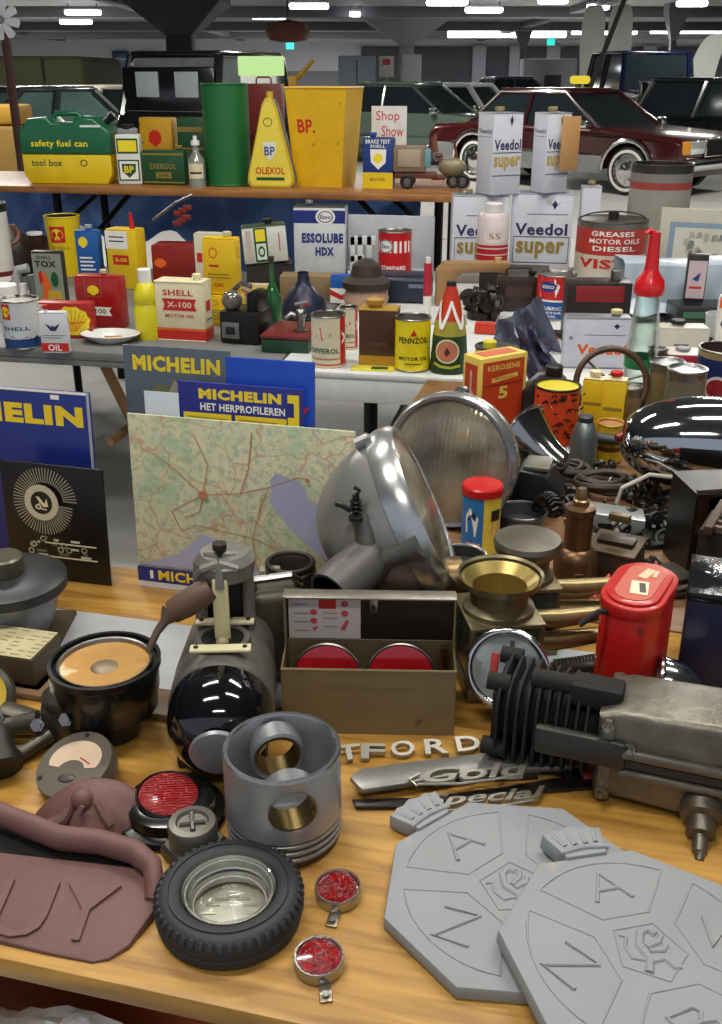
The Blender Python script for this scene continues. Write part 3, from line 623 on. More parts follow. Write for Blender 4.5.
# BP olexol triangular can
p, w, h = spot(250, 298, 98, 188, SZ); T = thing('triangular_tin', 'yellow triangular tin with a shield badge and red lettering, standing by the green bin', 'oil tin', p + Vector((-.008, .035, 0)), (0, 0, -0.12))
o = [(-w * .42, 0), (w * .42, 0), (w * .5, h * .06), (w * .49, h * .14), (w * .14, h * .93), (w * .06, h), (-w * .06, h), (-w * .14, h * .93), (-w * .49, h * .14), (-w * .5, h * .06)]
b = M(); b.prism(o, -.045, .045, mat('c9b22c', .4), bev=.006); S = flatmap(RT((0, -.0455, 0)), w, h)
b.marks(S, [('p', [(.5 + x / w * .9, z / h * .93 + .03) for x, z in o], mat('ecd64a', .4)), ('p', [(.36, .52), (.64, .52), (.63, .40), (.5, .31), (.37, .40)], mat('dfe3dc')), ('t', 'BP', .5, .42, .22, .1, TXB), ('t', 'OLEXOL', .5, .2, .62, .08, TXR), ('r', .2, .09, .8, .125, TXG), ('o', .48, .74, .1, .05, .8, TXD)]); b.obj('body', T)
M().cyl(.016, h * .97, h * 1.07, mat('c9b22c', .4), 14).obj('spout', T)
b = M(); b.tube([(x, 0.0, z) for x, z in o[2:]], .006, mat('34406c', .4), 6); b.obj('edge_band', T)
# yellow waste bin, wider at the top
p, w, h = spot(280, 362, 88, 190, SZ); T = thing('yellow_bin', 'large yellow tapered square bin with red initials', 'bin', p + Vector((0.014, .235, 0)), -0.3)
b = M(); q = w * .40; qb = w * .31; d = .13; e = .005
b.add([(-qb, -d * .8, 0), (qb, -d * .8, 0), (qb, d * .8, 0), (-qb, d * .8, 0), (-q, -d, h), (q, -d, h), (q, d, h), (-q, d, h), (-q + e, -d + e, h), (q - e, -d + e, h), (q - e, d - e, h), (-q + e, d - e, h), (-qb + e, -d * .8 + e, e), (qb - e, -d * .8 + e, e), (qb - e, d * .8 - e, e), (-qb + e, d * .8 - e, e)],
      [(3, 2, 1, 0), (0, 1, 5, 4), (1, 2, 6, 5), (2, 3, 7, 6), (3, 0, 4, 7), (4, 5, 9, 8), (5, 6, 10, 9), (6, 7, 11, 10), (7, 4, 8, 11), (8, 9, 13, 12), (9, 10, 14, 13), (10, 11, 15, 14), (11, 8, 12, 15), (12, 13, 14, 15)], Y2)
S = lambda x, z, ee: Vector(((x - .5) * 2 * (qb + (q - qb) * z), -(d * .8 + d * .2 * z) - ee, z * h)); b.marks(S, [('t', 'BP.', .32, .62, .32, .14, TXR, .03)]); b.obj('body', T)
M().tube([(-q, -d, h), (q, -d, h), (q, d, h), (-q, d, h)], .005, Y2, 6, closed=True).obj('rim', T)
rect_can('polish_tin', 'small blue and yellow tin with white shield, right of the yellow bin', spot(362, 393, 138, 188.5, SZ), mat('1c3a7e', .35), [('r', 0, 0, 1, .32, Y1), ('p', [(.25, .78), (.78, .78), (.76, .52), (.52, .38), (.28, .52)], TXW), ('s', .51, .6, .15, .1, TXY), ('t', 'BRAKE TEST', .5, .93, .8, .08, TXW), ('t', 'SHELL', .5, .84, .5, .06, TXW), ('t', 'MOTOR', .5, .18, .5, .06, TXD)], deep=.5, cap=-.2, capm=mat('2a55a8'))
b = M(); p, w, h = sp2(371, 406, 106, 5.0, SZ); b.box((0, 0, h / 2), (w, .006, h), mat('e4e1dc')); b.marks(flatmap(RT((0, -.003, 0)), w, h), [('t', 'Shop', .46, .86, .66, .16, TXR, 0), ('t', 'Show', .6, .68, .62, .14, TXR, 0)]); b.box((0, .05, .1), (.04, .1, .2), mat('c8c4bc'))
b.top('handwritten_card', 'white card with red handwriting standing behind the blue and yellow tin', 'card', p, -.05)
# toy delivery scooter
p, w, h = spot(393, 470, 138, 190, SZ); T = thing('toy_delivery_scooter', 'brown three wheeled toy delivery scooter with cargo box at the plank end', 'toy', p + Vector((0, .08, 0)), -.12)
bm = mat('8a7560', .5, .1, .3); rm = mat('6d3a2a', .5)
M().box((-w * .28, 0, h * .58), (w * .42, .1, h * .5), bm, .006).box((-w * .28, -.051, h * .6), (w * .3, .004, h * .34), mat('a89a84'), .002).box((-w * .04, -.03, h * .6), (w * .08, .05, h * .34), mat('6f9aa4'), .004).obj('cargo_box', T)
M().box((-w * .2, 0, h * .26), (w * .55, .08, h * .12), rm, .005).ball((w * .28, 0, h * .42), .045, mat('8f8568', .4, .2, .2), sq=(1.4, .7, .9)).box((w * .1, 0, h * .22), (w * .2, .04, h * .1), rm, .006).tube([(w * .36, 0, h * .4), (w * .3, 0, h * .9)], .006, rm).obj('scooter_body', T)
M().tube([(w * .3, -.04, h * .92), (w * .26, 0, h * .9), (w * .3, .04, h * .92)], .005, DARK).obj('handlebar', T)
M().box((w * .1, 0, h * .64), (w * .12, .04, h * .1), mat('5a3626'), .01).tube([(w * .06, 0, h * .7), (w * .03, 0, h * 1.0)], .012, mat('7a4a36'), 8).obj('seat', T)
for x, y in ((-w * .3, -.05), (-w * .3, .05), (w * .3, 0), (w * .42, 0)): M().torus(.024, .009, DARK, 16, 8, T=RT((x, y, .033), rx=pi / 2)).cyl(.016, -.004, .004, STEEL, 12, T=RT((x, y, .033), rx=pi / 2)).obj('wheel', T)
# ================================================================== tins on the grey trestle table
Z = RZ
def shellbadge(x, z, rx, rz, back=TXR): return [('r', x - rx * 1.3, z - rz * 1.35, x + rx * 1.3, z + rz * 1.35, back), ('s', x, z, rx, rz, TXY)]
round_can('grease_bucket', 'tall yellow bucket with red scallop badge under the plank', sp2(46, 81, 218, 4.35, Z), [(0, 1, Y1)], shellbadge(.45, .72, .15, .1) + [('t', 'SHELL', .5, .5, .5, .05, TXD)], r2=.8, cat='bucket', rim=Y1, open_=True)
rect_can('oil_tin', 'blue oil tin with yellow scallop and white print', sp2(79, 103, 231, 4.15, Z), mat('1f5aa0', .4), [('s', .35, .80, .2, .1, TXY)] + [('r', .15, .3 + i * .07, .8 - .1 * (i % 2), .33 + i * .07, TXW) for i in range(4)], deep=.5, cap=0.05, capm=mat('9aa4ac'), capr=.014, cat='oil tin', rz=-.15)
T = rect_can('oil_tin', 'white topped yellow tin with a red spout sticking up', sp2(108, 142, 230, 4.1, Z), mat('e6c21c', .4), [('r', 0, .68, .72, .98, TXW), ('r', .12, .87, .6, .89, TXK), ('r', .12, .8, .6, .82, TXK), ('r', .2, .42, .72, .58, TXR), ('t', 'X-100', .46, .5, .4, .07, TXY)], deep=.6, rz=-.3, cat='oil tin')
M().tube([(.03, 0, .12), (.035, 0, .235), (.03, 0, .30)], [.012, .012, .005], RED, 10).obj('spout', T)
T = rect_can('oil_tin', 'dark red square can with junk and a rod lying on top', sp2(153, 197, 246, 4.15, Z), mat('8a1c16', .35, rust=.1), [('s', .2, .58, .14, .12, TXO)], deep=.7, rz=-.1, cat='oil tin')
M().tube([(-.09, 0, .255), (.02, -.02, .33), (.09, -.03, .36)], .006, STEEL, 8).obj('rod', T)
b = M(); 
for i in range(6): b.box((.02 + .02 * (i % 3), -.03 + .02 * (i // 3), .25 + .012 * i), (.035, .02, .02), mat('7a241c'), .004)
b.obj('clutter', T)
round_can('oil_drum', 'white red and brown striped column at the left edge, half cut by the frame', sp2(-22, 11, 205, 4.1, Z), [(0, .08, mat('6d1c14')), (.08, .14, WHITE), (.14, .2, mat('6d1c14')), (.2, .9, mat('d8d4cc')), (.9, 1, DARK)], cat='drum')
rect_can('brown_can', 'dark brown can with a pale lid behind the tall yellow bucket', sp2(18, 46, 238, 4.6, Z), mat('3a1f17', .4), deep=.6, cap=0.1, capm=WHITE, capr=.034, caph=.022, cat='can')
b = M(); b.lathe([(.04, 0), (.045, .1), (.01, .14)], mat('2e211c', .4), 20).lathe([(0, .04), (.055, .05), (.045, .12)], mat('6a4636', .5), 20, T=RT((-.04, 0, .09), ry=.5))
p, w, h = sp2(0, 30, 225, 4.45, Z); b2 = M(); b2.lathe([(0, 0), (.09, 0), (.1, h * .5), (.06, h * .8), (.03, h), (0, h)], mat('2e2421', .35, .2), 24).torus(.05, .012, mat('6a4636'), 20, 8, T=RT((0, -.04, h * .8), rx=.8)).top('leather_case', 'dark round case with a brown loop at the left edge below the plank', 'case', p)
rect_can('insect_tin', 'grey green insect tin with black lettering over a red and yellow picture', sp2(36, 68, 252, 3.78, Z), mat('2c2a22', .4), [('r', .03, .02, .97, .97, mat('8c9280', .4)), ('t', 'SHELL', .42, .90, .5, .06, TXK), ('t', 'TOX', .45, .78, .7, .12, TXK, .04), ('p', [(.25, .6), (.4, .62), (.55, .4), (.5, .08), (.2, .08), (.3, .3)], TXO), ('p', [(.18, .62), (.3, .66), (.32, .45), (.2, .4)], TXR), ('e', .7, .5, .12, .14, TXG), ('p', [(.45, .3), (.85, .28), (.9, .08), (.4, .06)], mat('c9a22c')), ('t', 'FLIES', .6, .1, .5, .06, TXK)], deep=.3, rz=-.12)
rect_can('oil_tin', 'red can with yellow scallop badge and a white 100 banner, centre of the left group', sp2(76, 125, 277, 3.42, Z), mat('a81c1a', .3, coat=.3), [('s', .42, .74, .13, .1, TXY), ('l', [(.24, .98), (.24, .62), (.60, .62), (.60, .98)], .012, TXD), ('p', [(.40, .42), (.8, .42), (.74, .34), (.8, .25), (.4, .25)], TXW), ('t', '100', .55, .335, .24, .1, TXK, .01)], deep=.35, rz=-.25, cap=.1, capm=mat('c8b88c'), capr=.012, cat='oil tin')
b = M(); p, w, h = sp2(40, 95, 303, 3.27, Z); b.box((0, 0, h / 2), (w, .05, h), mat('a8201c', .4), .003)
S = flatmap(RT((0, -.025, 0)), w, h); it = [('s', .64, .5, .34, .42, TXY)]
for i in range(9):
    a = radians(15 + 150 * i / 8); it.append(('l', [(.64 + .06 * cos(a), .2), (.64 + .3 * cos(a), .5 + .34 * sin(a))], .012, TXO))
it += [('r', .05, .8, .2, .95, TXW), ('t', 'SH', .12, .87, .1, .08, TXR), ('l', [(.42, .42), (.9, .48)], .03, TXO)]
b.marks(S, it); b.top('scallop_box', 'red box with a very large yellow scallop emblem behind the small OIL tin', 'box', p + Vector((0, .025, 0)), -.12)
round_can('grease_tin', 'white and blue round tin with red and yellow scallop badge at the left edge', spot(-1, 38, 303, 350.5, Z), [(0, .22, mat('1c3f7c')), (.22, 1, mat('cdd0d2', .4))], [('r', .2, .64, .42, .96, TXR), ('s', .31, .8, .09, .12, TXY), ('t', 'SHELL', .5, .45, .6, .08, TXB), ('p', [(.02, .1), (.1, .3), (.25, .22), (.4, .3), (.55, .2), (.7, .28), (.85, .22), (.98, .28), (.98, .1)], mat('1c3f7c'))], r2=.93)
rect_can('oil_tin', 'small white tin with dark bird emblem and red OIL band', spot(42, 70, 313, 353.5, Z), mat('d4d6da', .35), [('p', [(.22, .75), (.45, .66), (.5, .7), (.55, .66), (.78, .75), (.6, .56), (.4, .56)], TXV), ('r', .1, .44, .9, .46, GREY), ('r', .1, .38, .8, .4, GREY), ('r', 0, .05, 1, .26, TXR), ('t', 'OIL', .5, .15, .5, .16, TXW)], deep=.35, rz=-.05, cap=-.25, capm=RED, capr=.007, cat='oil tin')
b = M(); p = at(106, 347, Z); b.lathe([(0, .006), (.035, .006), (.05, .02), (.066, .03), (.068, .028), (.05, .012), (.036, 0), (0, 0)], mat('dcdcd8', .2), 40, sx=1.45, sy=1).box((.01, 0, .014), (.06, .012, .012), mat('c88a2a'), .003, T=RT(rz=.1)); b.top('oval_plate', 'white oval plate with a small orange thing in it, on the grey table', 'plate', p + Vector((0, .07, 0)), -.1)
# white caps and pipes
p, w, h = sp2(-2, 20, 284, 3.55, Z); b = M(); b.cyl(w * .5, 0, h * .8, mat('c8c8c2'), 24).cyl(w * .56, h * .62, h, WHITE, 24, b=.004).top('white_canister', 'white lidded canister behind the white and blue round tin', 'canister', p)
p, w, h = sp2(18, 37, 268, 3.85, Z)
b = M(); b.tube([(-.03, 0, .01), (-.03, 0, h * .7), (-.02, 0, h * .95), (.02, 0, h)], .018, mat('a8aaa6', .5), 10).tube([(.035, .0, .01), (.03, 0, h * .8)], .02, mat('6d706e', .5), 10).tube([(.0, -.035, .01), (.0, -.035, h * .6)], .015, WHITE, 10); b.top('plastic_pipes', 'grey and white plastic pipe pieces left of the grey green insect tin', 'pipes', p)
# yellow bottle with white cap
p, w, h = spot(133, 161, 271, 341, Z); T = thing('squeeze_bottle', 'yellow bottle with white screw cap beside the cream tin', 'bottle', p + Vector((0, w / 2, 0)))
M().lathe([(0, 0), (w * .46, 0), (w * .48, .01), (w * .48, h * .44), (w * .4, h * .5), (w * .46, h * .56), (w * .42, h * .68), (w * .26, h * .8), (w * .2, h * .82)], mat('ddd020', .35), 28).obj('body', T)
M().cyl(w * .24, h * .79, h, WHITE, 20, b=.003).obj('cap', T)
# cream Shell can with red foot
rect_can('oil_tin', 'cream tin with a red ribbon block and red base', spot(156, 208, 282, 341, Z), CREAM, [('r', 0, 0, 1, .18, TXR), ('r', 0, .18, 1, .22, TXO), ('t', 'SHELL', .48, .82, .62, .1, TXR), ('p', [(.15, .72), (.85, .72), (.8, .62), (.85, .52), (.15, .52), (.2, .62)], TXR), ('t', 'X-100', .5, .62, .5, .1, CREAM), ('t', 'MOTOR OIL', .5, .43, .6, .06, TXR)], [('r', 0, 0, 1, .18, TXR), ('r', 0, .18, 1, .22, TXO), ('p', [(.2, .68), (.7, .68), (.7, .5), (.2, .5)], TXR), ('r', .2, .35, .8, .37, TXK)], deep=.45, rz=-.22, cap=.3, capm=CREAM, capr=.014, edge=CREAM, cat='oil tin')
# stack of two yellow cans
A = rect_can('oil_tin', 'lower one of the two stacked yellow tins under the plank', sp2(204, 240, 297, 3.45, Z), mat('e4bc1a', .4), [('o', .3, .78, .13, .09, .75, TXO)] + [('r', .2, .2 + .08 * i, .7, .23 + .08 * i, TXD) for i in range(5)], deep=.6, rz=-.25, cat='oil tin')
zz = Z + A.children[0].dimensions.z if 0 else None
p0, w0, h0 = sp2(204, 240, 297, 3.45, Z)
rect_can('oil_tin', 'upper one of the two stacked yellow tins, with print and a pale cap', spot(203, 238, 239, None, Z + h0 + .004, 3.47), mat('e4bc1a', .4), [('o', .33, .75, .13, .1, .75, TXO), ('r', .2, .5, .5, .54, TXR), ('r', .15, .36, .8, .38, TXD), ('r', .15, .3, .85, .32, TXD), ('t', 'CAR', .48, .18, .3, .07, TXR)], [('o', .5, .75, .2, .1, .75, TXO)], deep=.5, rz=-.25, cap=.2, capm=mat('c8bf9a'), capr=.014, cat='oil tin')
rect_can('oil_tin', 'off white tin half hidden behind the upper yellow tin', sp2(196, 224, 234, 3.95, Z), mat('d8d2b8', .4), [('r', .1, .55, .3, .7, TXR)], deep=.5, cat='oil tin')
# dark crate that carries the back row
b = M(); b.box((0, 0, .056), (.18, .14, .112), mat('2a2624', .6), .004); b.box((0, 0, .115), (.185, .145, .006), mat('3b3531', .6), .002); b.top('dark_crate', 'low dark crate under the tilted green labelled tin', 'crate', (spot(245, 289, 226, None, Z + .12, 4.0)[0].x, 4.08, Z), .12)
rect_can('oil_tin', 'white tin with green and yellow label tilted back under the plank', spot(245, 289, 226, None, Z + .122, 4.0), mat('d4d6cc', .4), [('r', .26, .04, .56, .96, TXG), ('r', .3, .60, .52, .92, TXY), ('r', .3, .1, .52, .54, mat('dfe8d8')), ('o', .41, .32, .08, .15, .6, TXG), ('r', .08, .1, .2, .9, mat('c8b8a8')), ('r', .82, .3, .84, .8, TXR)], deep=.5, rz=.12, tilt=-.07, cap=.12, capm=BLACK, capr=.018, edge=mat('1d3f2a'), cat='oil tin')
# carbide lamp
p, w, h = spot(222, 268, 291, 346, Z, rz=0); T = thing('projector_lamp', 'dark projector lamp with clear glass dome and silver plate above the grey sign', 'lamp', p + Vector((0, .08, 0)), -.3)
M().box((0, 0, h * .3), (w * .95, .13, h * .6), mat('23201f', .35, .4), .01).box((w * .28, 0, h * .7), (w * .3, .1, h * .5), mat('1c1a1a', .3, .4), .015).obj('housing', T)
M().box((-w * .18, -.068, h * .26), (w * .42, .01, h * .3), STEEL, .002).box((-w * .18, -.075, h * .26), (w * .2, .006, h * .14), DARK, .001).obj('plate', T)
M().ball((-w * .24, -.03, h * .76), w * .23, mat('8d8880', .1, .5, .4, 8)).obj('lens', T)
M().tube([(-w * .3, 0, h * .9), (-w * .1, 0, h * 1.05), (w * .15, 0, h * 1.0)], .008, STEEL, 8).obj('handle', T)
# green bottle
p, w, h = spot(264, 282, 260, 334, Z); T = thing('glass_bottle', 'dark green glass bottle with a long thin neck', 'bottle', p + Vector((0, .03, 0)))
M().lathe([(0, 0), (w * .5, 0), (w * .5, h * .45), (w * .3, h * .6), (w * .14, h * .68), (w * .12, h * .97)], mat('1f5a2e', .08, 0, .1, spec=.8), 24).obj('glass', T)
M().cyl(w * .16, h * .95, h * 1.03, mat('3a2f20'), 12).obj('cork', T)
# cardboard with prints
b = M(); p, w, h = sp2(238, 282, 274, 3.98, Z); b = M(); w *= .9; b.box((0, 0, h / 2), (w, .04, h), mat('c9b48c'), .003); b.marks(flatmap(RT((0, -.02, 0)), w, h), [('r', .08, .35, .45, .95, mat('c8bfa6')), ('l', [(.1, .9), (.4, .6), (.1, .4)], .06, TXR), ('r', .5, .1, .95, .9, TXY), ('p', [(.4, .1), (.7, .6), (.8, .1)], mat('b8b8b8'))]); b.top('printed_carton', 'yellow red and cream printed carton behind the green bottle', 'carton', at(262, 330, Z) * 0 + Vector((p.x, 3.78, Z)), -.1)
b = M(); p, w, h = sp2(276, 334, 275, 3.9, Z); b.box((0, 0, h / 2), (w, .1, h), mat('8a7350', .7), .003); b.box((0, -.051, h / 2), (.01, .002, h), mat('6a5638')); b.top('cardboard_box', 'plain brown cardboard box behind the dark funnel shaped tin', 'box', p + Vector((.02, .02, 0)), -.05)
# funnel shaped dark tin
p, w, h = sp2(279, 329, 272, 3.6, Z); T = thing('funnel_tin', 'dark blue bell shaped tin with red oval badge and long neck', 'funnel', p)
pf = [(w * .48, 0), (w * .48, h * .12), (w * .42, h * .4), (w * .2, h * .68), (w * .12, h * .8), (w * .11, h)]
M().lathe([(0, 0)] + pf, mat('2a2d42', .35, .3), 32).marks(profmap(pf, h, 1.2), [('e', .5, .38, .13, .06, mat('7a1c20'))], lift=.0015).obj('body', T)
M().torus(w * .48, .004, DARK, 32, 8, T=RT((0, 0, .006))).obj('rim', T)
# red and green flat tin with silver tap
p, w, h = spot(265, 317, 336, 354, Z); T = thing('flat_tin', 'flat red and green tin lying under a small silver tap', 'tin', p + Vector((0, .1, 0)), -.2)
M().box((0, 0, .022), (w * .95, .2, .044), mat('20402f', .4), .006).obj('base', T); M().box((0, 0, .051), (w * .97, .205, .012), mat('6d2422', .4, rust=.1), .004).obj('lid', T)
p2 = p + Vector((.03, .06, .058)); T = thing('silver_tap', 'small silver tap standing on the flat red and green tin', 'tap', p2)
M().cyl(.022, 0, .01, STEEL, 16).cyl(.012, .01, .05, STEEL, 14).tube([(0, 0, .045), (-.03, 0, .055), (-.05, 0, .04)], .009, STEEL, 10).ball((0, 0, .055), .018, STEEL).obj('tap_body', T); M().tube([(-.018, 0, .085), (.022, 0, .095)], .006, STEEL, 8).cyl(.006, .055, .09, STEEL, 10).obj('lever', T)
# differol cans
for args in ((sp2(340, 358, 309, 3.1, Z), 'second cream and red round tin tucked behind the red arrow tin'), (spot(311, 346, 318, 370, Z), 'cream round tin with red arrow emblem and green lettering')):
    round_can('oil_tin', args[1], args[0], [(0, .07, mat('d6c8a8')), (.07, .1, TXR), (.1, 1, mat('ded4b8', .4))], [('r', .80, .1, 1.0, 1.0, TXR), ('p', [(.2, .66), (.55, .72), (.55, .62), (.2, .6)], TXR), ('p', [(.3, .82), (.6, .66), (.35, .56)], TXR), ('t', 'DIFFEROL', .4, .36, .72, .1, TXG), ('r', 0, .19, .8, .22, mat('b98a5a')), ('l', [(.85, .7), (.95, .6), (.85, .5)], .05, TXW)], rim=TIN, cat='oil tin', lidm=DARK)
rect_can('oil_tin', 'dark brown tin with gold top and gold base band', spot(358, 397, 310, 367, RZ), mat('4a2e1e', .35), [('r', 0, 0, 1, .2, mat('b98a20')), ('t', 'MOBILOIL', .5, .4, .6, .08, mat('6a4830'))], [('r', 0, 0, 1, .2, mat('b98a20'))], deep=.6, rz=-.18, cap=-.12, capm=mat('a8822c'), capr=.026, caph=.026, edge=mat('a88426'), cat='oil tin')
b = M(); p = at(373, 369, RZ + .004); b.box((0, 0, .002), (.13, .05, .003), mat('d9d03a')); b.box((.02, 0, .0037), (.05, .03, .0006), TXG); b.top('yellow_leaflet', 'yellow paper leaflet lying on the white table edge', 'leaflet', p, -.12)
round_can('oil_tin', 'bright yellow round motor oil tin with black lettering on the white table', spot(395, 431, 321, 373, RZ + .005), [(0, 1, mat('eed818', .35, coat=.2))], [('t', 'PENNZOIL', .5, .62, .72, .12, TXK, .03), ('p', [(.28, .56), (.72, .56), (.62, .5), (.38, .5)], TXR), ('p', [(.42, .7), (.58, .7), (.5, .84)], TXR), ('t', 'MOTOR OIL', .5, .27, .7, .07, TXK), ('r', .3, .16, .7, .175, TXK)], cat='oil tin', rim=STEEL, lidm=DARK)
# cone shaped tin
p, w, h = spot(430, 470, 285, 375, RZ + .005); T = thing('cone_tin', 'cone shaped tin with red neck, white zigzag and green base', 'oil tin', p + Vector((0, w / 2, 0)))
b = M(); GD = mat('24421f', .4); OR = mat('c83a1c', .4); OY = mat('a8a03a', .4)
pf = [(0, 0, GD), (w * .5, 0, GD), (w * .49, .012, GD), (w * .43, h * .42, OY), (w * .36, h * .58, OR), (w * .28, h * .70, OR), (w * .13, h * .95, DARK), (w * .12, h, DARK), (0, h, DARK)]
b.lathe(pf, None, 28); S = profmap([(q[0], q[1]) for q in pf[1:8]], h, 1.3); S2 = profmap([(q[0], q[1]) for q in pf[1:8]], h, pi)
zz = [(i / 10, .80 if i % 2 else .50) for i in range(11)]
b.marks(S2, [('l', [((a + (c - a) * t), (b_ + (d - b_) * t)) for t in (0, .25, .5, .75, 1)], .035, TXW) for (a, b_), (c, d) in zip(zz[:-1], zz[1:])], .0012)
b.marks(S, [('o', .42, .26, .27, .135, .85, CREAM), ('e', .42, .26, .22, .11, mat('c87a5c')), ('p', [(.36, .25), (.42, .31), (.49, .25), (.42, .20)], mat('5a2f20')), ('l', [(.15, .12), (.3, .09), (.5, .08), (.7, .1)], .03, mat('b8b83a'))], .0014); b.obj('body', T)
# Essolube can
rect_can('oil_tin', 'large white can with blue lettering, blue band and oval badge', sp2(294, 346, 207, 4.45, Z + .0), mat('d9dbdd', .35), [('r', 0, .76, 1, .95, TXB), ('e', .62, .855, .19, .12, TXW), ('o', .62, .855, .15, .09, .8, GREY), ('t', 'Esso', .62, .855, .2, .06, TXB), ('t', 'ESSOLUBE', .56, .54, .80, .15, TXB, .05), ('t', 'HDX', .60, .34, .36, .13, TXB, .05)], deep=.5, rz=-.1, cap=-.22, capm=GREY, capr=.015, edge=mat('3a3d42'), cat='oil tin')
# ================================================================== goods on the white table, right half
Z = RZ + .005
VW = mat('d0d3dc', .35, 0, .05); NAVY = mat('1c2340', .4)
def wings(x, z, s):
    return [('p', [(x - s, z + s * .5), (x - s * .3, z), (x, z - s * .4), (x + s * .3, z), (x + s, z + s * .5), (x + s * .35, z + s * .1), (x, z + s * .5), (x - s * .35, z + s * .1)], TXV)]
VS = wings(.7, .86, .13) + [('r', .25, .745, .92, .753, TXV), ('t', 'Veedol', .5, .56, .86, .15, TXV, .03), ('r', .05, .46, .97, .47, TXV), ('r', .05, .13, .97, .14, TXV), ('r', .05, .13, .06, .47, TXV), ('r', .96, .13, .97, .47, TXV), ('t', 'super', .5, .30, .8, .22, TXD, .03)]
GC = mat('b5a26a', .35, .5)
ZB = .792; S_A = spot(450, 506, 196, 273, ZB); S_B = spot(508, 568, 194, 273, ZB)
b = M(); b.box((0, 0, .018), (.62, .2, .035), mat('8c8478', .6), .003); b.top('base_board', 'flat pale board under the lower pair of large white tins', 'board', ((S_A[0].x + S_B[0].x) / 2 + .02, S_A[0].y + .06, Z), -.06)
rect_can('oil_tin', 'lower left white tin with brown and blue lettering, beside the black table leg', S_A, VW, VS, deep=.55, rz=-.03, cap=-.2, capm=GC, capr=.014, edge=mat('9a9ca4', .4, .4), cat='oil tin')
rect_can('oil_tin', 'lower right white tin with brown and blue lettering, under the tin with the tan tag', S_B, VW, VS, VS[3:], deep=.6, rz=-.16, cap=.0, capm=GC, capr=.014, edge=mat('9a9ca4', .4, .4), cat='oil tin')
rect_can('oil_tin', 'third white tin set back to the right of the lower pair', sp2(575, 594, 187, 4.28, Z), VW, [('t', 'dol', .8, .56, .4, .15, TXV, .03), ('t', 'er', .8, .3, .3, .2, TXD, .03)], deep=1.0, rz=-.1, cap=.0, capm=GC, capr=.014, edge=mat('9a9ca4', .4, .4), cat='oil tin')
VT = wings(.6, .9, .16) + [('t', 'Veedol', .5, .62, .9, .13, TXV, .03), ('r', .02, .24, .98, .25, TXV), ('r', .02, .52, .98, .53, TXV), ('t', 'super', .5, .39, .9, .18, mat('b89a3c', .5, var=0), .03)]
VL = [('t', 'Veedol', .5, .78, .8, .06, TXV), ('r', .1, .71, .9, .715, TXV)]
for (x0, x1, yt, base, lab) in ((483, 527, 113, S_A, 'upper left white tin with gold cap, standing on the lower pair'), (537, 573, 113, S_B, 'upper right white tin with a tan tag hanging on its front')):
    zb = ZB + base[2] + .004; pp, w_, h_ = sp2(x0, x1, yt, 4.22, zb)
    T = rect_can('oil_tin', lab, (pp, w_ * .78, h_), VW, VT, VL, deep=.9, rz=.42, cap=-.05, capm=GC, capr=.018, edge=mat('9a9ca4', .4, .4), cat='oil tin', left=True)
    if x0 > 530:
        M().box((.035, -.078, .19), (.085, .003, .2), mat('c0925a', .7), .001).tube([(.03, -.078, .29), (.0, -.03, h_ + .005)], .0015, CREAM, 6).obj('tag', T)
# 55 canister
p, w, h = sp2(478, 510, 222, 4.1, Z); T = thing('canister', 'white and red canister with 55 on it in front of the lower left white tin', 'canister', (p.x - .035, 3.95, Z + .101))
w *= .95; h = .215; b = M(); WR = mat('d6ccc8', .3); RD = mat('b8242a', .35)
b.lathe([(0, 0, WR), (w / 2, 0, WR), (w / 2, .04, RD), (w / 2, .062, WR), (w / 2, .066, RD), (w / 2, .085, WR), (w / 2, .09, RD), (w / 2, .1, WR), (w / 2, h * .93, WR), (w * .42, h, WR), (0, h, WR)], None, 28).marks(curvemap(w / 2, h), [('e', .5, .62, .3, .12, mat('e8dcd8')), ('t', '55', .5, .62, .3, .11, mat('b08a88')), ('t', 'OIL', .4, .07, .3, .08, TXW)]).obj('body', T)
M().cyl(w * .28, h - .002, h + .035, mat('d8d8d4'), 20, b=.004).obj('cap', T)
b = M(); b.box((0, 0, .048), (.26, .2, .096), mat('28231f', .6), .006); b.box((0, 0, .098), (.262, .202, .004), mat('3c342c')); b.top('dark_crate', 'low dark crate under the white and red 55 canister', 'crate', (p.x + .06, 3.97, Z), RA)
# tan cardboard elbow
b = M(); b.prism([(-.13, 0), (-.06, 0), (-.055, .10), (-.03, .125), (.14, .125), (.14, .16), (-.1, .16), (-.13, .13)], -.03, .03, mat('a07a50', .6), bev=.004); b.cyl(.014, .145, .175, mat('c8b070'), 12, T=RT((.1, 0, 0))); b.top('cardboard_elbow', 'tan L shaped cardboard piece above the cone shaped tin', 'cardboard', (sp2(438, 500, 272, 3.8, Z)[0].x, 3.78, Z))
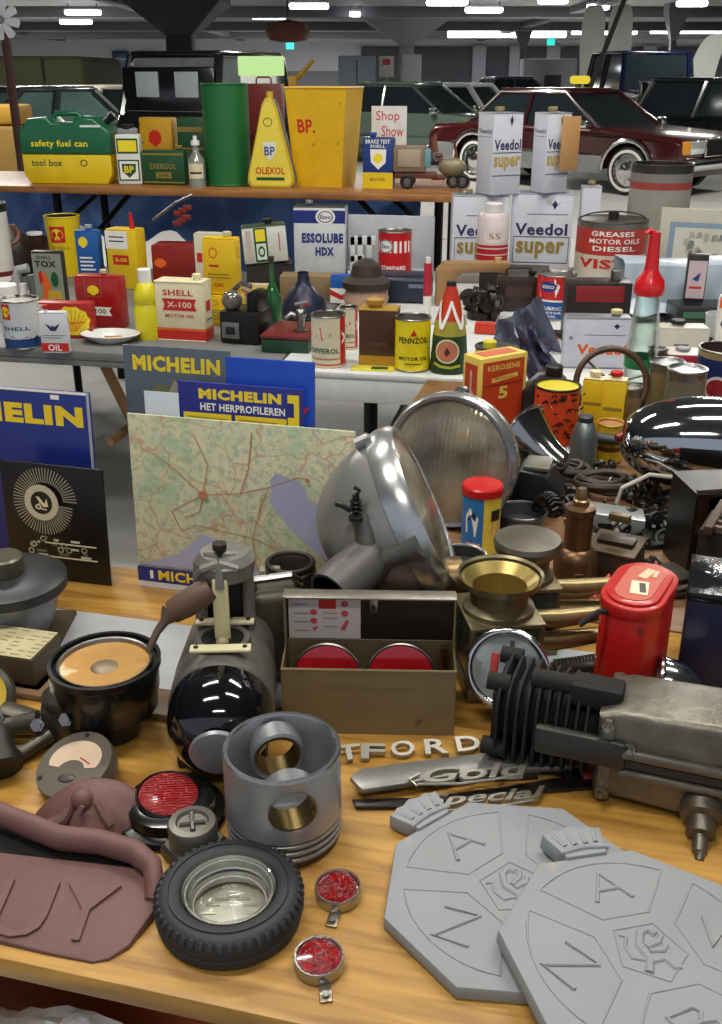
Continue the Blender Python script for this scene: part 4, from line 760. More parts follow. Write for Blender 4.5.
# gears, dark metal
def scrap(name, lab, loc, n, size, mats, seed, cat='metal parts'):
    R = random.Random(seed); b = M(); z = 0
    for i in range(n):
        r = size[2] * R.uniform(.12, .3); x = R.uniform(-1, 1) * (size[0] / 2 - r); y = R.uniform(-1, 1) * (size[1] / 2 - r); zz = r * .6 + R.random() * max(0, size[2] - 2 * r) * (1 - (abs(x) / size[0] + abs(y) / size[1]))
        A = RT((x, y, zz), R.random() * 3, R.random() * 3, R.random() * 3); m = R.choice(mats); k = i % 4
        if k == 0: b.cyl(r, -r * .3, r * .3, m, 14, T=A, b=r * .1).cyl(r * .5, -r * .5, r * .5, m, 10, T=A)
        elif k == 1: b.torus(r * .9, r * .25, m, 16, 6, T=A)
        elif k == 2: b.box((0, 0, 0), (r * 1.8, r * .8, r * .5), m, r * .1, T=A)
        else: b.tube([(-r, 0, 0), (-r * .3, r * .3, 0), (r * .4, r * .2, r * .3), (r, -r * .2, 0)], r * .22, m, 8, T=A)
    b.cyl(size[0] * .3, 0, size[2] * .15, mats[0], 12)
    return b.top(name, lab, cat, loc, 0)
scrap('dark_gears', 'heap of dark gears between the cone shaped tin and the dark brown can', (at(483, 322, Z).x, 3.55, Z), 18, (.17, .16, .17), [mat('2d2926', .4, .6), mat('4a4540', .4, .7)], 3, 'gears')
rect_can('brown_can', 'dark brown rusty can with a bar handle left of the red and blue tin', sp2(496, 539, 278, 3.65, Z), mat('2e211c', .4, rust=.25, rcol='5a3424'), [('r', .2, .45, .8, .75, mat('4a3026'))], deep=.5, rz=-.1, handle=.6, cap=.3, capm=DARK, capr=.014, cat='can')
round_can('red_oil_drum', 'red oil tin with white band and oval badge, tilted under the plank end', spot(378, 412, 233, None, Z, 4.15), [(0, 1, mat('c01820', .35))], [('r', 0, .62, 1, .84, TXW), ('e', .25, .74, .2, .13, TXW), ('o', .25, .74, .2, .13, .8, GREY), ('t', 'Esso', .25, .74, .24, .08, TXB), ('t', 'STANDARD', .45, .33, .6, .09, TXW), ('r', .0, .06, 1, .1, mat('e0a0a0'))], cat='oil tin', tilt=(0, 0))
p = at(398, 300, Z); x = sp2(378, 412, 233, 4.28, Z)[0].x
b = M(); b.box((0, 0, .05), (.24, .16, .10), mat('1b2238', .35), .02, seg=3); b.marks(flatmap(RT((0, -.081, 0)), .24, .10), [('e', .22, .4, .14, .2, mat('d0d2d8')), ('e', .22, .32, .1, .14, NAVY), ('r', .68, .6, .95, .75, mat('6a7088')), ('e', .3, .8, .03, .05, TXW)]); b.top('navy_case', 'navy blue case with white circles in front of the red oil tin', 'case', (at(402, 310, Z).x, 3.88, Z), RA)
b = M(); b.lathe([(0, 0), (.085, .005), (.09, .03), (.06, .05), (.05, .09), (.02, .11), (0, .112)], mat('33251d', .7), 24, T=RT((0, 0, .07))).lathe([(0, 0), (.075, 0), (.085, .04), (.07, .08), (0, .085)], mat('b09078', .6, 0, .3), 24); b.top('felt_hat', 'dark brown cap lying on a pale bowl behind the brown and gold tin', 'hat', (at(366, 305, Z).x, 3.72, Z))
rect_can('oil_tin', 'blue white and red tin left of the dark cap', sp2(330, 353, 276, 3.8, Z), mat('1f5cb0', .4), [('r', 0, 0, 1, .55, TXW), ('p', [(0, .5), (.5, .3), (1, .5), (1, .3), (.5, .12), (0, .3)], TXR)], deep=.5, cat='oil tin')
b = M()
for x0, z0, x1, z1 in ((0, 0, .012, .15), (.03, .02, .045, .15), (0, .12, .1, .15), (0, .05, .05, .07), (.07, .06, .085, .15)): b.box(((x0 + x1) / 2, 0, (z0 + z1) / 2), (x1 - x0 + .01, .02, z1 - z0 + .01), mat('d4d6d6'), .003)
b.box((.04, 0, .0), (.11, .06, .012), mat('d4d6d6'), .003); b.top('white_brackets', 'white plastic bracket pieces between the large white can and the red oil tin', 'brackets', (at(351, 280, Z).x, 4.42, Z + .006))
b = M(); b.box((0, 0, .12), (.38, .02, .24), mat('b8bcc2', .6), .003); b.box((0, .0, .01), (.38, .06, .02), mat('b8bcc2', .6), .003); b.top('foam_board', 'pale board standing behind the large white and blue can', 'board', (.13, 4.47, Z), RA)
b = M(); b.cyl(.014, 0, .1, WHITE, 14).cyl(.014, .1, .21, mat('b02038'), 14).cyl(.008, .21, .23, WHITE, 10); b.top('red_white_tube', 'thin red and white tube standing left of the cone shaped tin', 'tube', (at(428, 330, Z).x, 3.45, Z))
T = round_can('oil_tin', 'red over blue round tin with white shield beside the dark brown can', sp2(538, 577, 277, 3.5, Z), [(0, .42, mat('1c4f9c', .35)), (.42, .46, WHITE), (.46, 1, mat('c42424', .35))], [('p', [(.08, .52), (.42, .52), (.5, .78), (.38, .95), (.1, .95), (.0, .78)], TXW), ('e', .25, .76, .18, .12, TXB), ('t', 'ESSO', .25, .76, .26, .07, TXW), ('t', 'LUBRICANT', .48, .28, .7, .08, TXW), ('t', 'MOTOR', .36, .18, .4, .05, TXW), ('t', 'OIL', .36, .1, .2, .05, TXW)], cat='oil tin')
rect_can('battery_box', 'dark box with red and yellow print below the red over blue tin', sp2(545, 572, 335, 3.25, Z), mat('2a1c18', .5, 0, .4), [('r', .1, .3, .6, .7, mat('8a5a30')), ('r', .5, .1, .9, .4, TXR)], deep=.8, cat='box')
# white and orange Veedol tin
p, w, h = sp2(562, 627, 318, 2.88, Z)
rect_can('oil_tin', 'white tin with orange lettering behind the steering wheel', (p, w, h), mat('ccd0dc', .35), wings(.78, .83, .13) + [('r', .3, .66, .92, .67, TXV), ('t', 'Veedol', .58, .38, .76, .2, mat('e05a20', .5, var=0), .04), ('e', .1, .6, .03, .04, GREY)], deep=.3, rz=-.08, edge=mat('8a8c94', .4, .5), cap=.28, capm=mat('d8c890'), capr=.016, caph=.02, cat='oil tin')
T = thing('flat_case', 'flat dark and red case with a silver knob behind the orange lettered white tin', 'case', (sp2(563, 622, 300, 3.2, Z)[0].x, 3.2, Z), -.05)
M().box((0, 0, .10), (.2, .1, .2), mat('241a18', .4), .005).box((.0, -.052, .165), (.15, .004, .05), mat('8a1c1c'), .001).obj('body', T); M().cyl(.018, .2, .232, STEEL, 18, b=.002, T=RT((.055, 0, 0))).obj('knob', T)
# round VISTA tin with wire handle
p, w, h = sp2(578, 649, 224, 3.78, Z)
T = round_can('paint_drum', 'big round red and cream drum with wire handle and red lettering', (p, w, h), [(0, .60, mat('cfc6b4', .45)), (.60, .92, mat('b8382a', .45, rust=.1)), (.92, 1, TIN)], [('t', 'GREASES', .42, .87, .5, .06, TXW), ('t', 'MOTOR OILS', .45, .78, .6, .06, TXW), ('t', 'DIESEL', .45, .69, .5, .06, TXW), ('t', 'VISTA', .42, .50, .8, .12, TXR, .04)], cat='drum', rim=mat('4a4640', .4, .7), lidm=mat('5a5650', .4, .5))
M().torus(w * .47, .003, IRON, 24, 6, T=RT((0, 0, h), rx=radians(60)), a0=0, a1=pi, sy=.25).cyl(.02, h, h + .03, IRON, 14).obj('handle', T)
p, w, h = sp2(627, 688, 166, 4.12, Z)
T = round_can('grey_drum', 'tall grey drum with a faded red stripe and black rim near the maroon car wheel', (p, w, h), [(0, .8, mat('98968c', .6, rust=.14, rcol='3a3630')), (.8, .86, mat('9a4034', .6)), (.86, .93, mat('7c7a72', .6)), (.93, 1, mat('2a2826', .5))], cat='drum', rim=mat('3a3836', .4, .6), open_=True)
# framed print
p, w, h = sp2(654, 735, 211, 3.9, Z); T = thing('framed_print', 'framed print with a cream mount and blue grey border leaning at the right', 'picture', p + Vector((0, .05, 0)), (-.12, .04, -.03))
M().box((0, 0, h / 2), (w, .02, h), mat('b5b0a0', .6), .003).obj('mount', T)
S = flatmap(RT((0, -.0105, 0)), w, h); R = random.Random(4); it = [('r', .12, .3, .92, .84, mat('8296a8')), ('r', .19, .36, .85, .78, mat('c6c4b4'))]
for i in range(16): x = .26 + R.random() * .5; z = .42 + R.random() * .26; it.append(('p', [(x, z), (x + .08, z + .02), (x + .06, z + .08), (x + .01, z + .07)], R.choice([mat('9a978a'), mat('777a72'), mat('a8a698')])))
M().marks(S, it).obj('print', T)
# pale plastic sheet
b = M(); n = 30; vs = []; fs = []; W_ = .62
prof = [(.14, .008), (.13, .195), (0, .2), (-.02, .19), (-.03, .13), (-.028, .07), (-.06, .045), (-.09, .03)]
for j, (y, z) in enumerate(prof):
    for i in range(n + 1):
        x = W_ * (i / n - .5); vs.append((x, y + .006 * sin(x * 60 + j), z + .010 * sin(x * 37 + j * 2) * (j > 3) + .006 * sin(x * 17)))
for j in range(len(prof) - 1):
    for i in range(n): fs.append((j * (n + 1) + i, j * (n + 1) + i + 1, (j + 1) * (n + 1) + i + 1, (j + 1) * (n + 1) + i))
b.add(vs, fs, mat('b4c0cc', .3, 0, .12, 8)); b.top('plastic_sheet', 'pale blue white plastic sheet draped in front of the framed print', 'sheet', (at(650, 290, Z).x + .06, 3.55, Z), 0)
b = M(); b.box((0, 0, .088), (.56, .08, .175), mat('23262a', .5), .01); b.top('dark_carton', 'dark carton under the pale plastic sheet', 'carton', (at(650, 290, Z).x + .06, 3.61, Z))
x = sp2(683, 702, 254, 3.42, Z)[0].x
rect_can('oil_tin', 'small dark tin with pink white label standing before the framed print', spot(683, 703, 255, None, Z + .085, 3.4), mat('2c2426', .4), [('r', .08, .1, .95, .88, mat('c8b4b8')), ('p', [(.3, .5), (.7, .65), (.6, .45)], TXB), ('r', .2, .3, .8, .35, TXR)], deep=.5, cat='oil tin')
b = M(); b.box((0, 0, .04), (.2, .14, .08), mat('2b2e2c', .35, .2), .006); b.box((.0, -.072, .055), (.16, .004, .02), mat('3f6a52', .3)); b.top('dark_box', 'dark box with a green edge below the small pink labelled tin', 'box', (x + .02, 3.42, Z))
p = at(682, 324, Z); p.y = 3.12; b = M(); b.lathe([(0, 0), (.036, 0), (.044, .07), (.042, .07), (.034, .005), (0, .005)], mat('c8cac8', .3), 26, T=RT((0, 0, .0))).torus(.022, .005, mat('c8cac8', .3), 16, 6, T=RT((.045, 0, .035), rx=pi / 2)); b.top('white_cup', 'white plastic cup lying behind the flat cream tin', 'cup', (p.x, 3.1, Z + .045), 0)
b = M(); b.box((0, 0, .02), (.16, .1, .04), mat('3a3a3a', .5), .004); b.top('grey_slab', 'grey slab under the white plastic cup', 'slab', (p.x, 3.1, Z))
rect_can('cream_tin', 'flat cream tin with a dark square cap right of the glass oil bottle', sp2(657, 706, 329, 2.95, Z), mat('c9c4b4', .4), [('r', .3, .5, .6, .54, TXK)], deep=.5, rz=-.05, cap=-.1, capm=DARK, capr=.022, caph=.02, cat='tin')
rect_can('oil_tin', 'orange and white tin at the right edge, half out of frame', sp2(712, 742, 298, 2.95, Z), mat('dcd8d0', .4), [('r', 0, 0, 1, .3, TXO), ('r', 0, .84, 1, 1, TXO), ('t', 'OIL', .4, .6, .6, .12, TXK)], deep=.5, cat='oil tin', cap=0, capm=RED)
# ================================================================== goods on the side table
Z = TZ - .001
rect_can('red_tin', 'red tin with a white top panel behind the two grey open tins', sp2(662, 700, 356, 2.5, Z), mat('a8283c', .35), [('r', .2, .4, .7, .6, mat('d08a98'))], deep=.9, rz=-.15, topc=mat('d4ccc4'), cap=-.05, capm=GREY, capr=.018, caph=.012, cat='tin')
round_can('blue_tin', 'large dark blue open tin with a round red badge at the right edge', sp2(698, 752, 355, 2.3, Z), [(0, .9, mat('1b2c5c', .35)), (.9, 1, mat('b0a070', .4, .4))], [('e', .30, .52, .2, .17, mat('d0c8c8')), ('e', .30, .52, .16, .13, mat('8a1c24'))], open_=True, cat='tin', inside=mat('3a2c24', .6))
for a, lab, c in ((sp2(648, 682, 366, 2.32, Z), 'left grey tin with a rusty yellowed side and bright lid', '8f8058'), (sp2(665, 704, 374, 2.2, Z), 'right grey tin with bright lid, closest to the big chrome lamp', '7f7c68'), (sp2(645, 664, 351, 2.5, Z), 'thin pale tin peeking out behind the two grey tins', '8c8a80')):
    round_can('grey_tin', lab, a, [(0, .85, mat(c, .4, .4, .3, rust=.2, rcol='7a6a3c')), (.85, 1, TIN)], cat='tin', lidm=mat('b4b8b8', .25, .8), rim=STEEL)
# glass oil bottle with red spout
p, w, h = sp2(622, 655, 312, 2.42, Z); p = Vector((p.x, 2.45, Z)); ht = atY(640, 232, 2.45).z - Z; hs = atY(640, 294, 2.45).z - Z; k = mpp(2.45, 1); r = 17 * k
T = thing('oil_bottle', 'glass oil bottle with a long red pouring spout', 'bottle', p)
M().lathe([(0, .003), (r, .0), (r, hs * .35), (r * .95, hs * .5), (r * .72, hs * .9), (r * .7, hs), (r * .62, hs), (r * .66, hs * .9), (r * .88, hs * .5), (r * .92, .01), (0, .01)], glass('f4faf8', .02, 1.45), 32).obj('glass', T)
M().lathe([(r * 1.003, hs * .38), (r * 1.003, hs * .47)], mat('2f8a5a', .3), 32).obj('stripe', T)
M().lathe([(0, .012), (r * .9, .012), (r * .9, hs * .2), (0, hs * .2)], mat('5a1814', .2), 24).obj('oil', T)
M().lathe([(0, hs - .01), (r * .85, hs), (r * .9, hs + 5 * k), (r * .8, hs + 14 * k), (r * .45, hs + 22 * k), (r * .4, hs + 26 * k), (r * .32, ht - .02), (r * .3, ht), (0, ht)], mat('d01820', .3, coat=.4), 28).obj('spout', T)
M().tube([(0, 0, ht - .005), (-.012, 0, ht + .004), (-.022, 0, ht - .004)], .006, mat('d01820', .3), 10).obj('spout_tip', T)
# clear crumpled bag
b = M(); R = random.Random(11); n = 9; vs = []; fs = []
for j in range(n + 1):
    for i in range(n + 1):
        t = j / n; s = i / n - .5; x = .11 * s * (1 - .55 * t) + .06 * t * 0 + R.uniform(-.006, .006); y = .03 * sin(i * 1.3) + R.uniform(-.01, .01) + .03 * t; vs.append((x + .05 - .08 * t, y, .005 + .2 * (1 - abs(t - .02)) * (1 - .0 * t) if 0 else .004 + .155 * t + R.uniform(-.004, .004) * (j > 0)))
for j in range(n):
    for i in range(n): fs.append((j * (n + 1) + i, j * (n + 1) + i + 1, (j + 1) * (n + 1) + i + 1, (j + 1) * (n + 1) + i))
m_ = mat('8280a0', .08, .3, .6, 26, bump=.6, bsc=30, rust=.25, rcol='a05a3c', rsc=14)
b.add(vs, fs, m_); b.top('shiny_bag', 'shiny crumpled dark plastic bag between the orange box and the orange lettered white tin', 'bag', (at(533, 390, Z).x, 2.62, Z), 0)
b = M(); R = random.Random(5); p = Vector((at(524, 350, RZ).x, 3.05, RZ + .005)); vs = []; fs = []
for j in range(7):
    for i in range(9): vs.append((-.11 + .22 * i / 8 * (1 - .06 * j), .02 * sin(i * 2 + j), .0 + .17 * (j / 6) * (0.55 + .5 * i / 8) + R.uniform(-.003, .003) * (j > 0)))
for j in range(6):
    for i in range(8): fs.append((j * 9 + i, j * 9 + i + 1, (j + 1) * 9 + i + 1, (j + 1) * 9 + i))
b.add(vs, fs, mat('6d7086', .08, .35, .5, 14, bump=.5, bsc=20)); b.top('foil_sheet', 'glinting grey violet foil sheet standing behind the orange number 5 box', 'foil', p, .1)
rect_can('red_block', 'small bright orange red tin behind the glinting foil', sp2(474, 498, 325, 3.3, RZ + .005), mat('c8361c', .4), deep=.5, cat='tin')
TK = round_can('black_can', 'low black can with yellow screw cap behind the orange number 5 box', sp2(476, 520, 352, 2.66, Z), [(0, .8, mat('2b2b24', .4)), (.8, 1, mat('c8b22c', .4))], cat='can', lidm=mat('4a4c48', .4, .4), rim=DARK)
h_ = sp2(476, 520, 352, 2.66, Z); b = M(); b.cyl(.019, 0, .022, mat('d8c832'), 18, b=.003).cyl(.012, -.004, .004, mat('d8c832'), 14); b.obj('cap', TK, (-.022, -.01, h_[2] - .002))
# orange number 5 box
p, w, h = sp2(484, 520, 357, 2.16, Z); OB = mat('c0421c', .45); YB = mat('e2c45a', .5)
T = thing('oil_box', 'orange and yellow carton with a large 5, standing behind the tilted headlamp', 'carton', p + Vector((-.02, .04, 0)), .55)
w = .135; d = .062; b = M(); b.box((0, 0, h / 2), (w, d, h), YB, .003)
b.marks(flatmap(RT((0, -d / 2, 0)), w, h), [('r', .06, .03, .93, .95, OB), ('t', 'KEROSENE', .5, .88, .68, .06, YB), ('p', [(.25, .77), (.8, .80), (.8, .75), (.25, .72)], YB), ('t', 'MOTOR OIL', .52, .76, .4, .025, OB), ('t', '5', .5, .60, .2, .14, YB, .04), ('r', .1, .69, .9, .70, mat('8a2c14')), ('r', .1, .2, .9, .21, mat('8a2c14'))])
b.marks(flatmap(RT((-w / 2, 0, 0), rz=-pi / 2), d, h), [('r', .14, .03, .86, .92, OB), ('p', [(.3, .3), (.7, .3), (.7, .6), (.55, .65), (.55, .85), (.45, .85), (.45, .65), (.3, .6)], mat('dcb8a0'))])
b.box((0, 0, h + .0006), (w * .7, d * .6, .001), mat('c86848')); b.obj('body', T)
# chrome horn behind the headlamp
T = thing('chrome_horn', 'chrome bell shaped lamp body standing right of the upright headlamp', 'lamp part', Vector((at(514, 450, Z).x, 1.92, Z + .09)), (0, radians(70), 2.4))
M().lathe([(.0, -.08), (.03, -.078), (.035, -.05), (.045, -.02), (.07, .03), (.074, .034), (.068, .03), (.04, -.02), (.02, -.05), (0, -.05)], chrome('b0b0b0', .12), 36).obj('shell', T); M().torus(.073, .004, CHROME, 36, 8, T=RT((0, 0, .033))).obj('rim', T)
# orange can with black print
p, w, h = spot(534, 579, 392, 460, Z)
R = random.Random(2); it = []
for i in range(60):
    x = R.random() * .92; z = .05 + R.random() * .88; it.append(('r', x, z, x + R.uniform(.05, .16), z + R.uniform(.015, .045), mat('2a1410', .5)) if i % 2 else ('l', [(x, z), (x + .06, z + .05), (x + .09, z)], .022, mat('2a1410', .5)))
round_can('oil_tin', 'bright orange round tin covered in black print with a yellow lid', (p, w, h), [(0, 1, mat('d8481c', .35, coat=.2))], it, cat='oil tin', lidm=mat('d8c838', .4), rim=mat('2a2420', .4, .5))
T = thing('black_flask', 'flat black flask with a screw cap behind the orange printed tin', 'flask', p + Vector((-.005, .14, 0)), 0)
M().prism([(-.06, 0), (.05, 0), (.05, .135), (.03, .155), (-.02, .155), (-.06, .12)], -.03, .03, mat('22221f', .35, .3), bev=.008).obj('body', T); M().cyl(.02, .15, .178, BLACK, 18, b=.003, T=RT((.012, 0, 0))).obj('cap', T)
for a, lab, cm in ((sp2(578, 600, 380, 2.24, Z), 'plain yellow square tin left of the red capped yellow tin', CREAM), (sp2(597, 620, 381, 2.16, Z), 'yellow square tin with a red cap and dark print', RED)):
    rect_can('yellow_tin', lab, a, mat('e0bc20', .4), [('r', .1, .55, .9, .6, TXD)], [('r', .1, .15, .3, .85, TXK), ('r', .4, .2, .55, .8, TXR)], deep=.7, rz=-.35, topc=CREAM, cap=0, capm=cm, capr=.013, caph=.018, cat='tin')
round_can('yellow_tin', 'short open yellow tin with dark band right of the aluminium flask', spot(597, 624, 427, 464, Z), [(0, .3, mat('d8b020', .4)), (.3, .42, mat('5a3a20')), (.42, 1, mat('d0a820', .4))], cat='tin', lidm=mat('b07a50', .4), rim=mat('c0a040', .4, .5))
p, w, h = spot(570, 598, 420, 474, Z); T = thing('aluminium_flask', 'dull aluminium flask with conical shoulder and dark cap', 'flask', p + Vector((0, w / 2, 0)))
AL = mat('8d9494', .35, .8, .15); M().lathe([(0, 0), (w * .5, 0), (w * .5, h * .6), (w * .3, h * .88), (w * .26, h * .9)], AL, 28).obj('body', T); M().cyl(w * .28, h * .88, h, mat('4a4f50', .4, .7), 18, b=.002).obj('cap', T)
# steering wheel
p = at(588, 395, Z); T = thing('steering_wheel', 'brown rimmed steering wheel standing behind the yellow tins', 'steering wheel', (p.x + .005, 2.36, Z + .092), (pi / 2 - .3, 0, -.1))
M().torus(.084, .008, mat('4f3a28', .35, .1), 44, 10).obj('rim', T); M().cyl(.024, -.01, .012, STEEL, 20, b=.003).obj('hub', T)
for a in (.3, 2.4, 4.5): M().tube([(.02 * cos(a), .02 * sin(a), 0), (.084 * cos(a), .084 * sin(a), 0)], .004, STEEL, 8).obj('spoke', T)
round_can('glass_jar', 'small round jar with brown contents inside the steering wheel ring', sp2(620, 640, 390, 2.24, Z), [(0, .8, mat('7a6a50', .15)), (.8, 1, TIN)], cat='jar', lidm=mat('c0c0bc', .3, .6))
# ================================================================== clutter on the side table
DM = [mat('2a2927', .4, .6), mat('55524d', .35, .8), mat('17171a', .4), mat('8a8882', .3, .9), mat('4d3c2c', .5, .4)]
def coil(name, lab, c, r, n, tr, m, seed, cat='cable', dz=.006):
    R = random.Random(seed); pts = []
    for i in range(n * 14 + 1):
        a = 2 * pi * i / 14; q = r * (1 + .18 * sin(a * .37 + seed)); pts.append((q * cos(a) + .01 * sin(a * .21), .75 * q * sin(a), tr + dz * i / 14 + .003 * (1 + sin(a * 2.3))))
    b = M(); b.tube(pts, tr, m, 7); return b.top(name, lab, cat, c)
coil('cable_coil', 'dark brown cable coil left of the brass canister top', at(573, 490, Z) + Vector((0, .06, 0)), .042, 4, .006, mat('3b322c', .5), 1)
coil('cable_coil', 'brown cable coil lying in front of the short yellow tin', at(610, 500, Z) + Vector((0, .04, 0)), .052, 4, .007, mat('45382f', .5), 2)
b = M(); b.tube([(-.09, .02, .035), (-.03, .05, .06), (.05, .02, .06), (.1, -.05, .03), (.12, -.09, .012)], .012, mat('3f4244', .5), 10); b.cyl(.014, -.01, .012, STEEL, 14, T=RT((-.09, .02, .035), ry=1.4)); b.top('rubber_hose', 'thick grey rubber hose arching over the cable coils', 'hose', at(612, 478, Z) + Vector((0, .04, 0)))
b = M(); b.tube([(-.07, 0, .004), (-.06, 0, .05), (-.01, .0, .078), (.06, 0, .07), (.09, .01, .03), (.1, 0, .004)], .0045, mat('c0bcb0', .4), 8); b.top('white_cable', 'thin pale cable loop rising left of the black metal case', 'cable', at(650, 512, Z))
for i, (px, py, sx, sy, sz, n, lab) in enumerate(((648, 545, .15, .12, .06, 26, 'pile of dark metal parts beside the black metal case'), (538, 512, .11, .1, .055, 16, 'pile of dark fittings behind the brown brass canister'), (605, 528, .14, .08, .05, 18, 'pile of small metal parts between the cable coils and the brown box'), (590, 478, .12, .08, .04, 12, 'dark fittings in front of the aluminium flask'), (652, 508, .1, .1, .05, 16, 'dark and silver fittings below the big chrome lamp'), (540, 488, .1, .06, .05, 10, 'black brackets between the chrome bell and the orange printed tin'), (565, 512, .1, .09, .06, 18, 'dark fittings directly behind the neck of the brass canister'), (628, 580, .12, .07, .05, 18, 'silver and dark parts behind the red oil can lid'), (635, 492, .12, .08, .045, 16, 'iron rings under the tip of the big chrome lamp'), (680, 530, .1, .1, .05, 16, 'iron parts heaped at the back of the black metal case'), (600, 552, .1, .06, .04, 14, 'small iron parts beside the top of the brown metal box'), (530, 470, .09, .07, .05, 12, 'dark parts under the chrome bell shaped lamp body'))):
    p = at(px, py, Z); scrap('metal_parts', lab, (p.x, p.y + .03, Z), int(n * 1.7), (sx * 1.15, sy * 1.1, sz), DM, 20 + i)
b = M(); b.prism([(-.055, 0), (.055, 0), (.055, .035), (-.045, .045)], -.03, .03, mat('a6aaaa', .3, .5), bev=.004); b.box((0, -.03, .02), (.06, .004, .012), DARK, 0); b.top('silver_box', 'small pale silver box left of the black metal case', 'box', at(612, 530, Z), -.15)
# black telephone handset box + pot
b = M(); b.prism([(-.05, 0), (.05, 0), (.05, .05), (.02, .085), (-.03, .09), (-.05, .05)], -.045, .045, mat('202224', .35, .2), bev=.008); b.box((-.0, 0, .092), (.05, .07, .008), mat('5d5e50', .4), .002); b.top('black_instrument', 'black angular instrument box behind the red lidded tin', 'instrument', at(528, 528, Z) + Vector((.03, .1, .0)), -.3)
b = M(); pts = []
for i in range(70): a = i * .9; pts.append((.011 * cos(a), .0012 * i - .0, .02 + .05 * (1 - (i / 70 - .4) ** 2 * 2) + .011 * sin(a)))
b.tube([(x, y - .03, max(.004, z)) for x, y, z in pts], .0035, BLACK, 6); b.top('coiled_cord', 'black coiled telephone cord left of the brown brass canister', 'cord', at(549, 535, Z), .3)
p, w, h = sp2(500, 552, 524, 1.66, TZ); T = thing('grey_pot', 'grey metal pot with pale rim behind the red lidded tin', 'pot', p + Vector((0, .06, 0)))
M().lathe([(0, 0), (w * .44, 0), (w * .48, h), (w * .46, h), (w * .42, .006), (0, .006)], mat('6d7072', .35, .7), 32).obj('body', T); M().torus(w * .48, .003, STEEL, 32, 8, T=RT((0, 0, h))).obj('rim', T)
# big chrome headlamp, right edge
c = Vector((at(690, 440, Z).x, 1.86, 0)); cz = atY(690, 446, 1.86).z; k = mpp(1.86, .85)
T = thing('chrome_headlamp', 'large bullet shaped chrome headlamp lying at the right edge', 'headlamp', (atY(722, 446, 1.86).x, 1.86, cz), (0, radians(-87), -.12))
R_ = 49 * k; pr = [(0, 100 * k)] + [(R_ * sin(a) ** .8, 100 * k * cos(a)) for a in [pi / 2 * i / 12 for i in range(1, 13)]] + [(R_ * .99, -30 * k), (R_ * .96, -60 * k), (R_ * .9, -70 * k)]
M().lathe(pr[::-1], chrome('c4c8cc', .07), 48).obj('shell', T); M().torus(R_ * .97, .008, CHROME, 44, 10, T=RT((0, 0, -62 * k))).obj('rim', T)
M().lathe([(0, -78 * k), (R_ * .5, -76 * k), (R_ * .92, -66 * k)], mat('9a9890', .15, .6), 40).obj('lens', T)
M().lathe([(.0, 106 * k), (.008, 104 * k), (.012, 98 * k), (.02, 92 * k)], mat('8a4a38', .3, .8), 16).obj('end_button', T)
# red lidded tin
p, w, h = spot(462, 501, 494, 556, TZ); T = round_can('mustard_tin', 'small tin half blue half yellow with a red plastic lid', (p, w, h), [(0, .1, mat('c08a9a')), (.1, 1, mat('2a7ab8', .4))], [('r', .5, .0, 1.0, .98, mat('e8d048')), ('p', [(.12, .35), (.35, .3), (.4, .6), (.2, .75), (.1, .6)], TXW), ('p', [(.15, .55), (.35, .6), (.3, .7)], mat('2a1a14')), ('r', .66, .55, .9, .72, TXK), ('p', [(.65, .35), (.85, .3), (.9, .5), (.7, .5)], mat('d89a98')), ('r', .15, .12, .45, .2, mat('e0a8b0'))], cat='tin', rim=mat('b81c1c', .35), lidm=RED, ring=False)
M().lathe([(w * .5, h - .012), (w * .54, h - .010), (w * .54, h + .003), (w * .5, h + .006), (w * .3, h + .003), (0, h + .003)], mat('c01c1c', .3), 32).obj('lid', T)
# ================================================================== signs and map at the back of the wooden table
ZT = TZ
MB_ = mat('1b2a78', .3, 0, .05, coat=.2); MY = mat('f0d22a', .4, var=0)
def panel(name, lab, cat, px0, px1, yt, Y, base, mt, items, lean=-.10, th=.006, rz=A1, wpad=1.0, shift=0):
    cx = (px0 + px1) / 2; p = atY(cx, yt, Y); h = p.z - base; k = mpp(Y, (p.z + base) / 2); w = (px1 - px0) * k / cos(rz) * wpad
    b = M(); b.box((0, 0, h / 2), (w, th, h), mt, .0015); b.marks(flatmap(RT((0, -th / 2, 0)), w, h), items)
    return b.top(name, lab, cat, (p.x + shift, Y + h * sin(lean) * .0, base), (lean, 0, rz))
# map sign: procedural map surface with seas drawn as shapes
mm = bpy.data.materials.new('printed_map'); mm.use_nodes = True; N = mm.node_tree.nodes; L = mm.node_tree.links; bs = N['Principled BSDF']; bs.inputs['Roughness'].default_value = .35
tc = N.new('ShaderNodeTexCoord')
def nz(sc, det=4, dist=0):
    n = N.new('ShaderNodeTexNoise'); n.inputs['Scale'].default_value = sc; n.inputs['Detail'].default_value = det; n.inputs['Distortion'].default_value = dist; L.new(tc.outputs['Object'], n.inputs['Vector']); return n
def ramp(src, a, b, ca, cb):
    r = N.new('ShaderNodeValToRGB'); r.color_ramp.elements[0].position = a; r.color_ramp.elements[0].color = ca; r.color_ramp.elements[1].position = b; r.color_ramp.elements[1].color = cb; L.new(src, r.inputs[0]); return r.outputs[0]
def mixc(f, a, b):
    m = N.new('ShaderNodeMix'); m.data_type = 'RGBA'; L.new(f, m.inputs[0])
    for i, q in ((6, a), (7, b)):
        if isinstance(q, str): m.inputs[i].default_value = (*lin(q), 1)
        else: L.new(q, m.inputs[i])
    return m.outputs[2]
base = mixc(ramp(nz(7, 5).outputs['Fac'], .42, .60, (0, 0, 0, 1), (1, 1, 1, 1)), 'd3cfae', 'aec39c')
base = mixc(ramp(nz(38, 4).outputs['Fac'], .48, .62, (0, 0, 0, 1), (.75, .75, .75, 1)), base, 'dccfa8')
base = mixc(ramp(nz(90, 3).outputs['Fac'], .52, .62, (0, 0, 0, 1), (.6, .6, .6, 1)), base, '97a88a')
